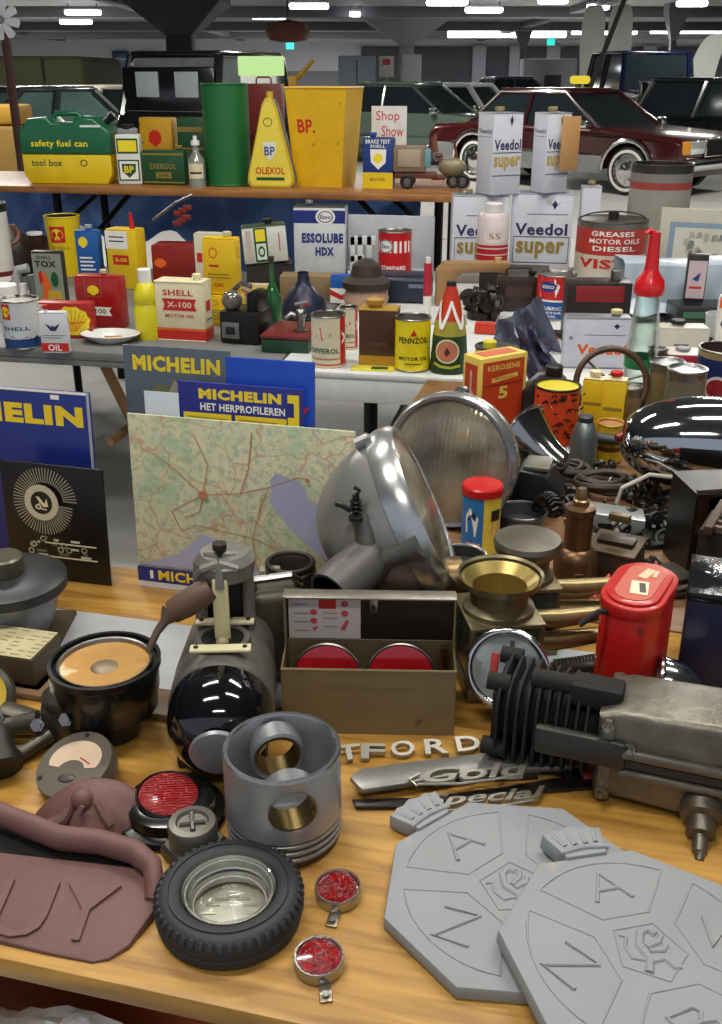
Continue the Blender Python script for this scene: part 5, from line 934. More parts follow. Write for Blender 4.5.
for scl, wid, colr, dis in ((11, .016, 'c09078', .03), (23, .012, 'c4a68c', .025), (40, .014, 'a3a498', .02)):
    nn = nz(14, 3); vm = N.new('ShaderNodeVectorMath'); vm.operation = 'SCALE'; vm.inputs[3].default_value = dis * 3; L.new(nn.outputs['Color'], vm.inputs[0])
    va = N.new('ShaderNodeVectorMath'); va.operation = 'ADD'; L.new(tc.outputs['Object'], va.inputs[0]); L.new(vm.outputs[0], va.inputs[1])
    vo = N.new('ShaderNodeTexVoronoi'); vo.feature = 'DISTANCE_TO_EDGE'; vo.inputs['Scale'].default_value = scl; L.new(va.outputs[0], vo.inputs['Vector'])
    base = mixc(ramp(vo.outputs['Distance'], wid * .5, wid * 1.4, (.7, .7, .7, 1), (0, 0, 0, 1)), base, colr)
L.new(base, bs.inputs['Base Color'])
SEA = mat('a6a8c2', .35, 0, .04); RO = mat('c07a5c', .4, var=0)
sea1 = [(.02, .14), (.10, .17), (.2, .22), (.27, .30), (.31, .35), (.38, .33), (.44, .29), (.52, .22), (.60, .16), (.62, .13), (.02, .13)]
sea2 = [(.635, .70), (.66, .74), (.72, .72), (.76, .71), (.79, .66), (.80, .60), (.83, .60), (.86, .58), (.9, .60), (.93, .62), (1, .60), (1, .22), (.94, .24), (.86, .29), (.79, .36), (.72, .44), (.66, .52), (.63, .58), (.64, .64)]
roads = [([(.18, .47), (.33, .58), (.5, .61), (.63, .66), (.76, .73), (.8, .72)], .0045), ([(.18, .47), (.22, .36), (.3, .40), (.42, .38), (.55, .36), (.68, .30), (.82, .22)], .0045), ([(.33, .58), (.31, .48), (.24, .44)], .005), ([(.5, .61), (.54, .75), (.56, .95)], .005), ([(.55, .36), (.58, .5), (.6, .62)], .004), ([(.33, .58), (.2, .72), (.1, .8)], .004), ([(.33, .58), (.36, .76), (.3, .92)], .004), ([(.55, .36), (.56, .2), (.6, .13)], .005), ([(.63, .66), (.58, .5)], .004)]
mi = [('p', sea1, SEA), ('p', sea2, SEA)] + [('l', q, w_, RO) for q, w_ in roads] + [('e', .33, .58, .022, .025, RO), ('e', .8, .72, .01, .012, RO), ('r', 0, 0, 1, .035, mat('d8d8dc')), ('r', 0, .035, 1, .125, MB_), ('t', 'MICHELIN', .27, .08, .34, .06, MY, .03), ('r', .06, .055, .075, .105, TXW)]
panel('road_map_sign', 'large printed road map with lilac seas, leaning in front of the other signs', 'map sign', 120, 351, 424, 1.44, ZT, mm, mi, lean=-.04, th=.004, wpad=.985)
panel('enamel_sign', 'grey sign with yellow lettering, rearmost of the leaning signs', 'sign', 117, 225, 350, 1.58, ZT, mat('55606a', .3, 0, .2, 5), [('t', 'MICHELIN', .50, .925, .82, .07, MY, .05), ('r', .1, .56, .9, .58, mat('454f58')), ('e', .36, .80, .08, .035, mat('6a7048', .4)), ('p', [(.38, .76), (.48, .86), (.6, .8), (.56, .74)], mat('98907c')), ('r', .03, .62, .2, .68, MY)], lean=-.05)
panel('enamel_sign', 'plain bright blue sign with a dark red shape, right of the grey sign', 'sign', 222, 310, 362, 1.54, ZT, mat('1846b0', .3, 0, .06), [('p', [(.12, .74), (.3, .79), (.42, .75), (.5, .82), (.66, .855), (.84, .80), (.8, .72), (.12, .70)], mat('3a1a1e', .4)), ('p', [(.7, .78), (.95, .80), (.8, .71)], mat('c8303a', .4))], lean=-.05)
panel('enamel_sign', 'narrow blue and yellow sign with a white line of text, just behind the map', 'sign', 174, 299, 387, 1.515, ZT + .0, mat('232a80', .3), [('t', 'MICHELIN', .50, .945, .66, .052, MY, .06), ('t', 'HET HERPROFILEREN', .52, .882, .68, .038, TXW, .03), ('r', .04, .76, .43, .85, MY), ('r', .46, .76, .87, .85, MY), ('r', .88, .70, .97, .97, MY), ('r', .86, .86, .93, .93, mat('232a80', .3)), ('l', [(.07, .83), (.4, .825)], .004, TXD), ('l', [(.49, .83), (.8, .825)], .004, TXD)], lean=-.045)
panel('paper_card', 'small white card with a dark line of text in front of the grey sign', 'card', 140, 175, 394, 1.50, ZT, mat('ccd2da', .4), [('t', 'MICHELIN', .6, .80, .6, .028, TXB, .03), ('l', [(.1, .87), (.9, .86)], .004, GREY)], lean=-.04, th=.002)
# left sign and black poster
panel('enamel_sign', 'large dark blue sign with yellow lettering cut by the left edge of the photo', 'sign', -113, 87, 388, 1.60, ZT, MB_, [('t', 'MICHELIN', .50, .86, .92, .115, MY, .06), ('r', .80, .95, .845, .975, TXW), ('r', 0, .985, 1, 1, TXW), ('r', .985, 0, 1, 1, mat('aab0b8'))], lean=-.06, rz=A1)
it = []
cx_, cy_, asp = .43, .70, 1.08
for i in range(60):
    a = 2 * pi * i / 60; it.append(('l', [(cx_ + .165 * cos(a), cy_ + .165 / asp * sin(a)), (cx_ + (.3 + .0 * (i % 2)) * cos(a), cy_ + .3 / asp * sin(a))], .009, mat('a09a80', .5, var=0)))
it += [('e', cx_, cy_, .165, .165 / asp, mat('c8c0a4', .5)), ('e', cx_, cy_, .105, .105 / asp, BLACK),
       ('p', [(cx_ - .05, cy_ + .05), (cx_ - .02, cy_ + .05), (cx_ + .03, cy_ - .005), (cx_ + .055, cy_ + .04), (cx_ + .065, cy_ - .03), (cx_ + .02, cy_ - .035), (cx_ - .02, cy_ + .01)], CREAM), ('o', cx_ - .03, cy_ - .035, .03, .022, .5, CREAM), ('l', [(cx_ - .02, cy_ + .0), (cx_ - .0, cy_ - .05), (cx_ + .05, cy_ - .055)], .01, CREAM)]
R = random.Random(8)
for i in range(22):
    x = .28 + R.random() * .6; z = .24 + R.random() * .16; it.append(('o', x, z, .03, .025, .6, mat('a8a48c')) if i % 3 == 0 else ('r', x, z, x + .02 + R.random() * .08, z + .02, mat('c8c4ae') if i % 2 else mat('6a675a')))
it += [('r', .45, .25, .95, .262, CREAM), ('r', .45, .37, .95, .382, CREAM)]
panel('black_poster', 'black poster with a rayed round bird emblem and engraved machine', 'poster', -8, 101, 467, 1.50, ZT, mat('0d0c0d', .4), it, lean=-.06, th=.004, rz=A1)
# pale board lying behind the foreground parts
b = M(); b.box((0, 0, .0015), (.5, .17, .003), mat('a0a1a4', .5)); b.top('grey_card_sheet', 'grey card sheet lying flat in front of the road map sign', 'sheet', (-.27, 1.255, ZT), A1)
b = M(); b.box((0, 0, .004), (.5, .055, .012), mat('7a5f45', .5, 0, .3, 14), .003); b.top('shadow_toned_board', 'narrow brown board with the table shadow in its colour, in front of the grey sheet', 'board', (-.28, 1.13, ZT), A1)  # brown tone holds the shadow on the table along with a darker board
# ================================================================== two big headlamps
FL = bpy.data.materials.new('fluted_glass'); FL.use_nodes = True; N = FL.node_tree.nodes; L = FL.node_tree.links; bs = N['Principled BSDF']
bs.inputs['Base Color'].default_value = (*lin('bdb6a2'), 1); bs.inputs['Roughness'].default_value = .12; bs.inputs['Metallic'].default_value = .4
tc = N.new('ShaderNodeTexCoord'); wv = N.new('ShaderNodeTexWave'); wv.inputs['Scale'].default_value = 34; wv.inputs['Distortion'].default_value = 1.0; L.new(tc.outputs['Object'], wv.inputs['Vector'])
nn = N.new('ShaderNodeTexNoise'); nn.inputs['Scale'].default_value = 9; nn.inputs['Detail'].default_value = 6; L.new(tc.outputs['Object'], nn.inputs['Vector'])
bp = N.new('ShaderNodeBump'); bp.inputs['Strength'].default_value = .15; bp.inputs['Distance'].default_value = .002; L.new(wv.outputs['Fac'], bp.inputs['Height']); L.new(bp.outputs[0], bs.inputs['Normal'])
rp = N.new('ShaderNodeValToRGB'); rp.color_ramp.elements[0].color = (*lin('655e50'), 1); rp.color_ramp.elements[1].color = (*lin('b4aa92'), 1); rp.color_ramp.elements[0].position = .35; rp.color_ramp.elements[1].position = .65; L.new(nn.outputs['Fac'], rp.inputs[0]); L.new(rp.outputs[0], bs.inputs['Base Color'])
def headlamp(lab, c, n, R_=.128, depth=.20):
    T = thing('headlamp', lab, 'headlamp', c, Vector(n).to_track_quat('Z', 'Y').to_euler(), 'matching large round headlamps')
    SH = mat('9c9c98', .38, .6, .2, 10)
    pr = [(R_ * 1.0, -.012)] + [(R_ * cos(a) ** .9, -.012 - depth * sin(a) ** 1.15) for a in [pi / 2 * i / 12 for i in range(1, 12)]] + [(0, -.012 - depth)]
    M().lathe(pr, SH, 48).obj('shell', T)
    M().lathe([(R_ * .93, .004), (R_ * .95, .012), (R_ * 1.0, .014), (R_ * 1.05, .004), (R_ * 1.055, -.012), (R_ * 1.03, -.026), (R_ * .99, -.028)], mat('c4c6c6', .26, .85, .1), 48).obj('rim', T)
    M().lathe([(0, .022), (R_ * .3, .021), (R_ * .6, .017), (R_ * .85, .010), (R_ * .955, .003)], FL, 44).obj('lens', T)
    M().cyl(.012, -.04, -.02, STEEL, 14, T=RT((0, R_ * 1.02, 0), rx=0)).obj('hinge', T)
    M().box((0, -R_ * 1.04, -.015), (.03, .014, .02), STEEL, .003).obj('clamp', T)
    return T
# upright lamp facing the viewer
cA = atY(450, 461, 1.735); headlamp('large round headlamp standing upright with its ribbed lens facing forwards', cA, (-.42, -.88, .16), .122, .13)
cB = atY(418, 508, 1.335); headlamp('large round headlamp resting on its bowl, lens turned away to the right', cB, (.86, -.02, .40), .122, .14)
b = M(); b.box((0, 0, .035), (.16, .1, .07), mat('2c2b29', .5, .3), .008).box((.0, 0, .073), (.12, .08, .004), mat('45423e', .5, .4), .002); b.top('dark_stand', 'dark block propping up the headlamp with its lens turned away', 'block', (cB.x + .03, 1.36, ZT), .1)
# ================================================================== metal box with red lenses
p = at(366, 735, ZT); T = thing('metal_box', 'open green brown metal box holding red lenses, lid standing up', 'box', p + Vector((.004, .04, 0)), -.03)
OLV = mat('7e6e4e', .42, .15, .2, 14, rust=.12, rcol='5a4030'); w, d, h = .219, .075, .096; t = .002
b = M(); b.box((0, -d / 2, h / 2), (w, t, h), OLV).box((0, d / 2, h / 2), (w, t, h), OLV).box((-w / 2, 0, h / 2), (t, d, h), OLV).box((w / 2, 0, h / 2), (t, d, h), OLV).box((0, 0, .002), (w, d, .003), OLV)
b.tube([(-w / 2, -d / 2, h), (w / 2, -d / 2, h), (w / 2, d / 2, h), (-w / 2, d / 2, h)], .0018, OLV, 6, closed=True)
b.marks(flatmap(RT((0, -d / 2 - t / 2, 0)), w, h), [('t', 'REFLECTOR', .38, .72, .3, .05, mat('6e644a', .5)), ('t', 'LAMPEN', .68, .72, .2, .05, mat('6e644a', .5))]); b.obj('body', T)
lz = .072; b = M(); y0 = d / 2; DKR = mat('2c1d1a', .4, .3)
b.box((0, y0, h + lz / 2), (w, t, lz), DKR)
b.box((0, y0 - .01, h + lz), (w + .004, .024, .003), mat('8d877a', .35, .7), .001).box((-w / 2, y0 - .01, h + lz / 2), (t, .022, lz), OLV).box((w / 2, y0 - .01, h + lz / 2), (t, .022, lz), OLV); b.obj('lid', T)
b = M(); b.box((-w * .27, y0 - .0025, h + lz * .48), (w * .43, .001, lz * .88), mat('cfc3bc')); b.marks(flatmap(RT((-w * .27, y0 - .003, h + lz * .04)), w * .43, lz * .88), [('r', .42, .7, .66, 1.0, TXR)] + [('e', x, z, .05, .07, mat('c84a58', .4)) for x, z in ((.35, .62), (.35, .42), (.78, .82), (.78, .6))] + [('p', [(.72, .22), (.8, .45), (.84, .42), (.78, .2)], mat('c84a58')), ('p', [(.33, .28), (.42, .3), (.36, .18)], mat('c84a58'))] + [('r', .08, z, .28, z + .012, TXK) for z in (.8, .6, .4, .2)] + [('r', .48, z, .68, z + .012, TXK) for z in (.62, .5, .3)]); b.obj('instruction_label', T)
M().box((.005, y0 - .008, h + lz * .8), (.012, .006, .026), STEEL, .002).cyl(.003, -.003, .003, DARK, 8, T=RT((.005, y0 - .012, h + lz * .75), rx=pi / 2)).obj('latch', T)
RL = mat('a81420', .15, .1, .25, 30, coat=.6)
q0 = p + Vector((.004, .04, 0))
for x, lab in ((-.055, 'left red oval lens inside the open metal box'), (.042, 'right red oval lens inside the open metal box')):
    Tl = thing('red_lens', lab, 'lens', q0 + Vector((x, .012, .057)), (radians(72), 0, -.03), 'red lenses in the metal box')
    M().lathe([(0, .004), (.022, .005), (.042, .001), (.044, -.002), (0, -.003)], RL, 32, sy=.95).obj('glass', Tl); M().torus(.044, .0022, STEEL, 36, 8, sy=.95).obj('rim', Tl)
b = M(); b.torus(.012, .004, BRASS, 20, 8, T=RT((0, 0, .016), rx=pi / 2)).cyl(.01, 0, .01, BRASS, 14).cyl(.006, .0, .10, BRASS, 10, T=RT((0, .006, -.0))); b.top('brass_fitting', 'small brass ring fitting in the right end of the open metal box', 'fitting', q0 + Vector((.098, .0, .004)), 0)
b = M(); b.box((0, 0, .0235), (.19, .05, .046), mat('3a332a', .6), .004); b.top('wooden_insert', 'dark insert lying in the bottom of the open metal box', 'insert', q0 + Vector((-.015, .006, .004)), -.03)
# ================================================================== cast pipe elbow on the box, burner
p = atY(356, 571, 1.215); T = thing('cast_elbow', 'dark cast pipe elbow with a wide slanting mouth and black tap on top', 'pipe fitting', p)
CI = mat('5c5a57', .5, .3, .15, 20, bump=.2)
M().lathe([(.03, -.055), (.034, -.055), (.036, -.03), (.034, .03), (.03, .06), (.012, .075), (0, .075)], CI, 30, T=aim((0, 0, 0), (.60, .72, .26))).lathe([(.029, -.055), (.027, .0), (0, .01)], BLACK, 28, T=aim((0, 0, 0), (.60, .72, .26))).tube([(.02, .01, .0), (.012, .02, .05), (.006, .03, .07)], [.018, .014, .013], CI, 12).tube([(.03, .01, .01), (.075, .0, .035)], .015, CI, 12).tube([(.07, .003, .032), (.088, -.003, .042)], .019, CI, 12).tube([(.03, .03, .0), (.045, .05, -.05), (.05, .055, -.1)], .02, CI, 12).obj('body', T)
b = M(); b.T = RT((0, .012, .028), s=.62); b.cyl(.016, .07, .078, BLACK, 16).tube([(.0, .02, .078), (.0, .02, .12)], .008, BLACK, 10)
for z in (.085, .095, .105): b.torus(.011, .003, BLACK, 16, 6, T=RT((0, .02, z)))
b.tube([(-.012, .02, .082), (-.03, .02, .094), (-.045, .018, .1)], .006, BLACK, 8).tube([(-.0, .02, .12), (.008, .02, .13), (-.004, .02, .138)], .005, BLACK, 8).obj('tap', T)
b = M(); b.lathe([(.028, -.03), (.034, -.03), (.034, .03), (.028, .03)], mat('8a7452', .35, .9), 28, T=RT(ry=pi / 2)).cyl(.026, -.028, .028, DARK, 20, T=RT(ry=pi / 2))
for i in range(20):
    a = 2 * pi * i / 20; b.box((-.018, .0345 * cos(a), .0345 * sin(a)), (.008, .0015, .004) if abs(cos(a)) > .7 else (.008, .006, .0015), BLACK)
b.tube([(-.03, 0, 0), (-.07, -.01, -.005), (-.09, -.01, -.02)], .012, BRASS, 10).tube([(-.05, 0, .01), (-.08, .01, .03), (-.11, .0, .02)], .006, IRON, 8); b.top('perforated_burner', 'brass burner with a ring of square holes behind the metal box', 'burner', (atY(440, 580, 1.30).x, 1.30, atY(440, 580, 1.30).z), .1)
scrap('brass_scraps', 'heap of small brass and iron fittings behind the open metal box lid', (at(400, 615, ZT).x, 1.27, ZT), 26, (.16, .09, .165), [IRON, BRASS, mat('6a5a44', .4, .8), CI], 31, 'fittings')
b = M(); b.box((0, 0, .045), (.12, .06, .09), mat('2b2825', .6), .01); b.top('dark_case', 'dark case standing under the cast elbow behind the metal box', 'case', (p.x - .04, 1.25, ZT))
b = M(); b.lathe([(.03, 0), (.036, .0), (.037, .05), (.03, .055), (.028, .05), (.028, .005), (0, .005)], mat('4c4740', .4, .6), 28).torus(.033, .004, IRON, 24, 8, T=RT((0, 0, .058))).box((-.03, 0, .02), (.03, .02, .06), mat('8c8470', .4), .003)
b.top('dark_beaker', 'dark metal beaker shape left of the cast elbow', 'beaker', (atY(292, 585, 1.32).x, 1.30, atY(292, 598, 1.3).z), 0)
b = M(); b.box((0, 0, .07), (.07, .06, .14), mat('4d4a3c', .45, .3, .2), .012, seg=3).tube([(-.03, 0, .14), (-.035, -.01, .155), (.02, -.01, .158), (.035, 0, .14)], .006, STEEL, 8); b.top('grey_canister', 'olive grey canister standing behind the left end of the metal box', 'canister', (at(275, 660, ZT).x + .008, 1.215, ZT), .2)
# ================================================================== black motor with ivory strap
G0 = mat('625f58', .45, .3, .15, 16, bump=.1); p = at(220, 780, ZT); px_ = p.x
T = thing('electric_motor', 'black domed motor body with cast frame and an ivory strap on top', 'motor', (px_, 1.0, ZT + .065), (0, 0, .04))
R_ = .064; dome = [(0, -.055), (R_ * .35, -.052), (R_ * .66, -.042), (R_ * .88, -.025), (R_ * .98, -.005), (R_, .02), (R_, .03)]
BG = mat('0c0d10', .08, .1, 0, coat=1); A = RT(rx=-pi / 2)
M().lathe(dome, BG, 44, T=A).obj('dome', T)
M().lathe([(R_, .03), (R_ * 1.03, .032), (R_ * 1.02, .10), (R_ * .92, .19), (R_ * .85, .215), (0, .22)], G0, 40, T=A).obj('housing', T)
M().lathe([(0, -.0035), (.018, -.0035), (.03, -.001), (.032, .003)], mat('8d9294', .35, .4, .2), 32, T=aim((.002, -.0572, .0), (-.04, 1, .1))).obj('badge_disc', T)
M().box((0, .06, -.052), (.11, .12, .028), mat('1a1917', .5), .004).obj('foot', T)
M().lathe([(.03, .0), (.036, .004), (.034, .012), (.027, .012), (.025, .0)], G0, 30, T=RT((.0, .09, .055))).cyl(.026, 0, .003, BLACK, 24, T=RT((0, .09, .062))).obj('opening_ring', T)
IV = mat('d8cfa4', .4)
for y in (.058, .125):
    M().box((0, y, .070), (.075, .016, .004), IV, .0015).cyl(.003, .07, .0735, DARK, 8, T=RT((-.03, y, 0))).cyl(.003, .07, .0735, DARK, 8, T=RT((.03, y, 0))).obj('terminal_plate', T)
# cast frame
fr = M()
for s in (-1, 1): fr.tube([(s * .031, .135, .055), (s * .031, .135, .125), (s * .028, .13, .15), (s * .014, .12, .165), (0, .115, .168)], [.008, .008, .009, .009, .008], mat('7c7a73', .42, .4), 10)
for s in (-1, 0, 1): fr.tube([(s * .03, .12, .14), (s * .02, .10, .158), (0, .10, .165)], .006, mat('7c7a73', .42, .4), 8)
fr.lathe([(.02, 0), (.036, .0), (.038, .02), (.03, .03), (.0, .034)], mat('7c7a73', .42, .4), 28, T=RT((.004, .13, .138))).box((0, .15, .1), (.05, .01, .09), DARK, .003).tube([(0, .1, .165), (0, .095, .15), (0, .092, .135)], .006, mat('7c7a73', .42, .4), 8)
fr.cyl(.005, .165, .182, IRON, 10, T=RT((0, .115, 0))).cyl(.009, .178, .186, IRON, 12, T=RT((0, .115, 0))); fr.obj('frame', T)
vs = []; M().box((0, .088, .105), (.02, .006, .092), mat('d2c897', .4), .003, T=RT((0, 0, 0), rx=-.05)).ball((0, .082, .062), .009, mat('8a8260')).obj('ivory_strap', T)
# wooden handled rod
b0 = atY(212, 588, 1.10); b1 = atY(172, 612, 1.09); b2 = atY(157, 632, 1.075); b3 = atY(148, 652, 1.065)
T = thing('soldering_iron', 'wooden handled iron rod resting between motor and black pot', 'tool', b1)
r_ = lambda v: v - b1
M().tube([r_(b0), r_(b0.lerp(b1, .2)), r_(b0.lerp(b1, .7)), r_(b1)], [.014, .0165, .0175, .015], mat('5d4436', .5, 0, .2), 16).obj('handle', T)
M().tube([r_(b1), r_(b1.lerp(b2, .2)), r_(b1.lerp(b2, .5)), r_(b2), r_(b3)], [.015, .012, .006, .005, .004], mat('6a5a4c', .5, .4), 12).obj('rod', T)
# ================================================================== black pot with orange compound
p = at(107, 735, ZT); p = Vector((p.x + .006, 1.075, ZT)); k = mpp(1.07, .84); zt_ = atY(107, 657, 1.08).z - ZT
T = thing('black_pot', 'black stepped pot filled with orange brown resin around a metal boss', 'pot', p); r1 = 54 * k; BK2 = mat('131314', .3, .2, .2, coat=.3)
M().lathe([(0, 0), (r1 * .5, 0), (r1 * .55, .004), (r1 * .56, .03), (r1 * .62, .036), (r1 * .90, .042), (r1 * .91, .064), (r1 * .955, .068), (r1 * .97, zt_ - .012), (r1 * 1.02, zt_ - .008), (r1 * 1.02, zt_), (r1 * .95, zt_), (r1 * .93, zt_ - .008), (r1 * .8, zt_ - .009)], BK2, 48).obj('body', T)
M().lathe([(r1 * .83, zt_ - .008), (r1 * .86, zt_ - .002), (r1 * .82, zt_ - .003), (r1 * .8, zt_ - .008)], STEEL, 44).obj('inner_ring', T)
M().cyl(r1 * .81, zt_ - .012, zt_ - .008, mat('b88a48', .35, 0, .3, 18, rust=.45, rcol='d8c8a4', rsc=14), 40).obj('resin', T)
M().ball((0, -.005, zt_ - .009), r1 * .26, mat('8a7a62', .4, .4), sq=(1, 1, .25)).obj('boss', T)
M().box((-r1 * .9, -r1 * .36, zt_ * .78), (.006, .004, .022), WHITE, .001).obj('paper_tag', T)
# drum, gauge, boxes at the left
p = at(30, 645, ZT); T = thing('fuel_filter', 'grey metal drum with dark flange and round cap, left edge behind the paper label box', 'drum', Vector((at(28, 640, ZT).x - .02, 1.32, ZT + .012)))
M().lathe([(0, 0), (.05, 0), (.056, .01), (.066, .045), (.069, .07)], mat('8d9092', .4, .4, .25), 40).box((0, -.059, .025), (.06, .012, .010), BLACK, .003).obj('body', T)
M().lathe([(.069, .066), (.083, .07), (.083, .085), (.075, .09), (.04, .1), (0, .1)], mat('3c3e40', .4, .5), 40).obj('flange', T); M().cyl(.028, .098, .128, mat('6d6a5a', .35, .7), 28, b=.003, T=RT((.0, -.012, 0))).obj('cap', T)
b = M(); b.box((0, 0, .0055), (.15, .1, .011), mat('4a3a2a', .6), .004); b.top('drum_block', 'brown block under the grey metal drum', 'block', (at(28, 640, ZT).x - .02, 1.33, ZT))
p = at(24, 692, ZT); T = thing('label_box', 'brown wooden box with yellowed printed paper on its top', 'box', Vector((p.x - .055, 1.215, ZT)), A1)
M().box((0, 0, .004), (.19, .085, .012), mat('5c5040', .5), .003).box((0, .002, .032), (.17, .075, .042), mat('4c3f2e', .5, 0, .2), .003).obj('body', T)
b = M(); b.box((0, .002, .0545), (.166, .073, .001), mat('b8ad84', .6, 0, .15)); R = random.Random(6)
for i in range(9):
    for j in range(7):
        if R.random() < .8: b.box((-.075 + .019 * i + R.uniform(-.003, .003), -.028 + .010 * j, .0553), (.014 * R.uniform(.5, 1), .002, .0002), mat('8a8060', .6))
b.obj('paper_label', T)
p = at(10, 715, ZT); T = thing('round_gauge', 'round gauge with yellow face cut off by the left edge', 'gauge', Vector((atY(-14, 690, 1.12).x, 1.10, ZT + .035)), (radians(50), 0, -.1))
M().lathe([(0, -.03), (.036, -.03), (.044, -.01), (.044, .004), (.038, .008), (.037, .002)], mat('3c3a34', .4, .4), 36).obj('case', T); M().cyl(.037, -.002, .002, mat('d8b840', .35), 32).obj('dial', T)
# bracket casting
p = at(45, 770, ZT); T = thing('carburettor_casting', 'greasy grey casting with bolts and arms left of the round ammeter', 'casting', Vector((p.x + .0, 1.06, ZT)), -.2)
CG = mat('5b564c', .4, .6, .3, 24, bump=.4, bsc=50)
b = M(); b.box((.01, 0, .032), (.05, .035, .06), CG, .012, seg=3).ball((.01, 0, .06), .026, CG, sq=(1, .8, .8)).box((-.05, .0, .015), (.07, .03, .022), CG, .008, T=RT(ry=.2)).tube([(-.02, -.01, .03), (-.06, -.02, .025), (-.11, -.015, .03)], [.014, .01, .012], CG, 12).tube([(.0, -.02, .02), (-.02, -.05, .012), (-.07, -.06, .012)], .010, CG, 10).box((-.09, -.03, .014), (.04, .04, .024), CG, .008); b.obj('body', T)
for x, y, z in ((.028, -.024, .05), (-.012, -.024, .036), (-.07, -.02, .036), (-.1, -.045, .02)): M().cyl(.009, 0, .006, STEEL, 6, T=aim((x, y, z), (.3, -.8, .5))).cyl(.005, .005, .012, STEEL, 12, T=aim((x, y, z), (.3, -.8, .5))).obj('bolt', T)
p = at(6, 800, ZT); b = M(); b.cyl(.02, 0, .05, IRON, 20, b=.003, T=aim((0, 0, .02), (-.3, .6, .3))).cyl(.024, -.002, .012, IRON, 16, T=aim((0, 0, .02), (-.3, .6, .3))); b.top('iron_sleeve', 'dark iron sleeve at the left edge in front of the greasy casting', 'sleeve', Vector((p.x - .01, .97, ZT + .004)))
# ammeter
c = at(77, 770, ZT + .02); T = thing('ammeter', 'round grey ammeter with cream window dial tilted towards the camera', 'meter', c + Vector((0, .0, .002)), (radians(18), radians(-8), -.25)); r = .048
M().lathe([(r * .70, -.018), (r * .96, -.014), (r, .0), (r, .0045), (r * .97, .010), (0, .010)], mat('6a6258', .4, .3, .12), 48).cyl(r * .68, -.02, -.012, BLACK, 30).obj('case', T)
o = []
for i in range(25):
    a = radians(-22 + 224 * i / 24); o.append((r * .70 * cos(a), r * .12 + r * .56 * sin(a)))
for i in range(9):
    a = radians(160 - 140 * i / 8); o.append((r * .38 * cos(a), -r * .24 + r * .34 * sin(a)))
M().plate(o, .009, .0106, mat('d8bfa4', .3)).obj('window', T)
M().tube([(.006, .008, .0112), (.022, .0, .0112)], .0007, TXR, 5).obj('needle', T)
M().lathe([(0, .0125), (r * .2, .012), (r * .24, .0105)], mat('4a443e', .4), 24, T=RT((0, -r * .42, 0)), sy=.55).obj('badge', T)
for a in (90, 212, 330): M().cyl(.003, .009, .0115, DARK, 8, T=RT((r * .86 * cos(radians(a)), r * .86 * sin(radians(a)), 0))).obj('screw', T)
# ================================================================== chocolate brown casting
CH = mat('6b4a45', .6, 0, .12, 16, bump=.25, bsc=70); C0 = at(60, 880, ZT)
T = thing('brown_casting', 'chocolate brown cast tray with raised letters and a feathered hump behind its slot', 'casting', Vector((C0.x, C0.y, ZT)))
def loc(px, py, z): return at(px, py, ZT + z) - Vector((C0.x, C0.y, ZT))
o = [(-.16, .02), (.085, .005), (.108, .0), (.117, -.012), (.115, -.045), (.10, -.085), (.085, -.10), (.07, -.105), (.02, -.098), (-.16, -.065)]
TP = RT((0, 0, .014), rx=radians(9), rz=-.08); b = M(); b.T = TP; b.plate(o, -.010, .006, CH, bev=.004); b.obj('front_plate', T)
cu = bpy.data.curves.new('t', 'FONT'); cu.body = 'GUY'; cu.extrude = .06; cu.offset = -.01; cu.resolution_u = 3; ob = bpy.data.objects.new('t', cu); COL.objects.link(ob); bpy.context.view_layer.update()
me = bpy.data.meshes.new_from_object(ob.evaluated_get(bpy.context.evaluated_depsgraph_get())); vv = [q.co.copy() for q in me.vertices]; ff = [tuple(q.vertices) for q in me.polygons]; bpy.data.objects.remove(ob)
x1 = max(q.x for q in vv); y1 = max(q.y for q in vv)
b = M(); b.T = TP; b.add([(-.125 + q.x / x1 * .20, -.086 + q.y / y1 * .066 , .0065 + q.z * .05) for q in vv], ff, CH); b.obj('lettering', T)
b = M(); path = [loc(-60, 818, .035), loc(0, 814, .035), loc(30, 826, .034), loc(60, 838, .033), (loc(100, 842, .033)), loc(135, 852, .033), loc(152, 866, .03), loc(155, 885, .02), loc(152, 900, .012)]
b.tube(path, [.012, .012, .012, .012, .012, .012, .011, .010, .008], CH, 12, flat=1.2); b.obj('slot_rail', T)
b = M(); vs = [loc(-60, 830, .012), loc(0, 826, .012), loc(60, 846, .012), loc(140, 862, .012), loc(148, 885, .012), loc(100, 880, .012), loc(0, 862, .012), loc(-60, 855, .012)]
b.add([Vector((q.x, q.y, .002)) for q in vs] + [Vector((q.x, q.y, .0145)) for q in vs], [(7, 6, 5, 4, 3, 2, 1, 0), tuple(range(8, 16))] + [(i, (i + 1) % 8, 8 + (i + 1) % 8, 8 + i) for i in range(8)], mat('0a0808', .8)); b.obj('slot', T)
hc = at(96, 830, ZT) - Vector((C0.x, C0.y, ZT)); b = M(); n = 30; m_ = 12; vs = []; fs = []
for j in range(m_ + 1):
    t = j / m_
    for i in range(n):
        a = 2 * pi * i / n; rr = (.062 * (1 - t) ** .55 + .004) * (1 + .07 * sin(a * 7 + t * 5) * (1 - t) + .06 * sin(a * 3)); vs.append((rr * cos(a) * 1.05, rr * sin(a) * .5 + .012 * t, .046 * t ** .8))
for j in range(m_):
    for i in range(n): fs.append((j * n + i, j * n + (i + 1) % n, (j + 1) * n + (i + 1) % n, (j + 1) * n + i))
fs.append(tuple(range(m_ * n, m_ * n + n))); b.add(vs, fs, CH, T=RT((hc.x, hc.y + .012, .004)))
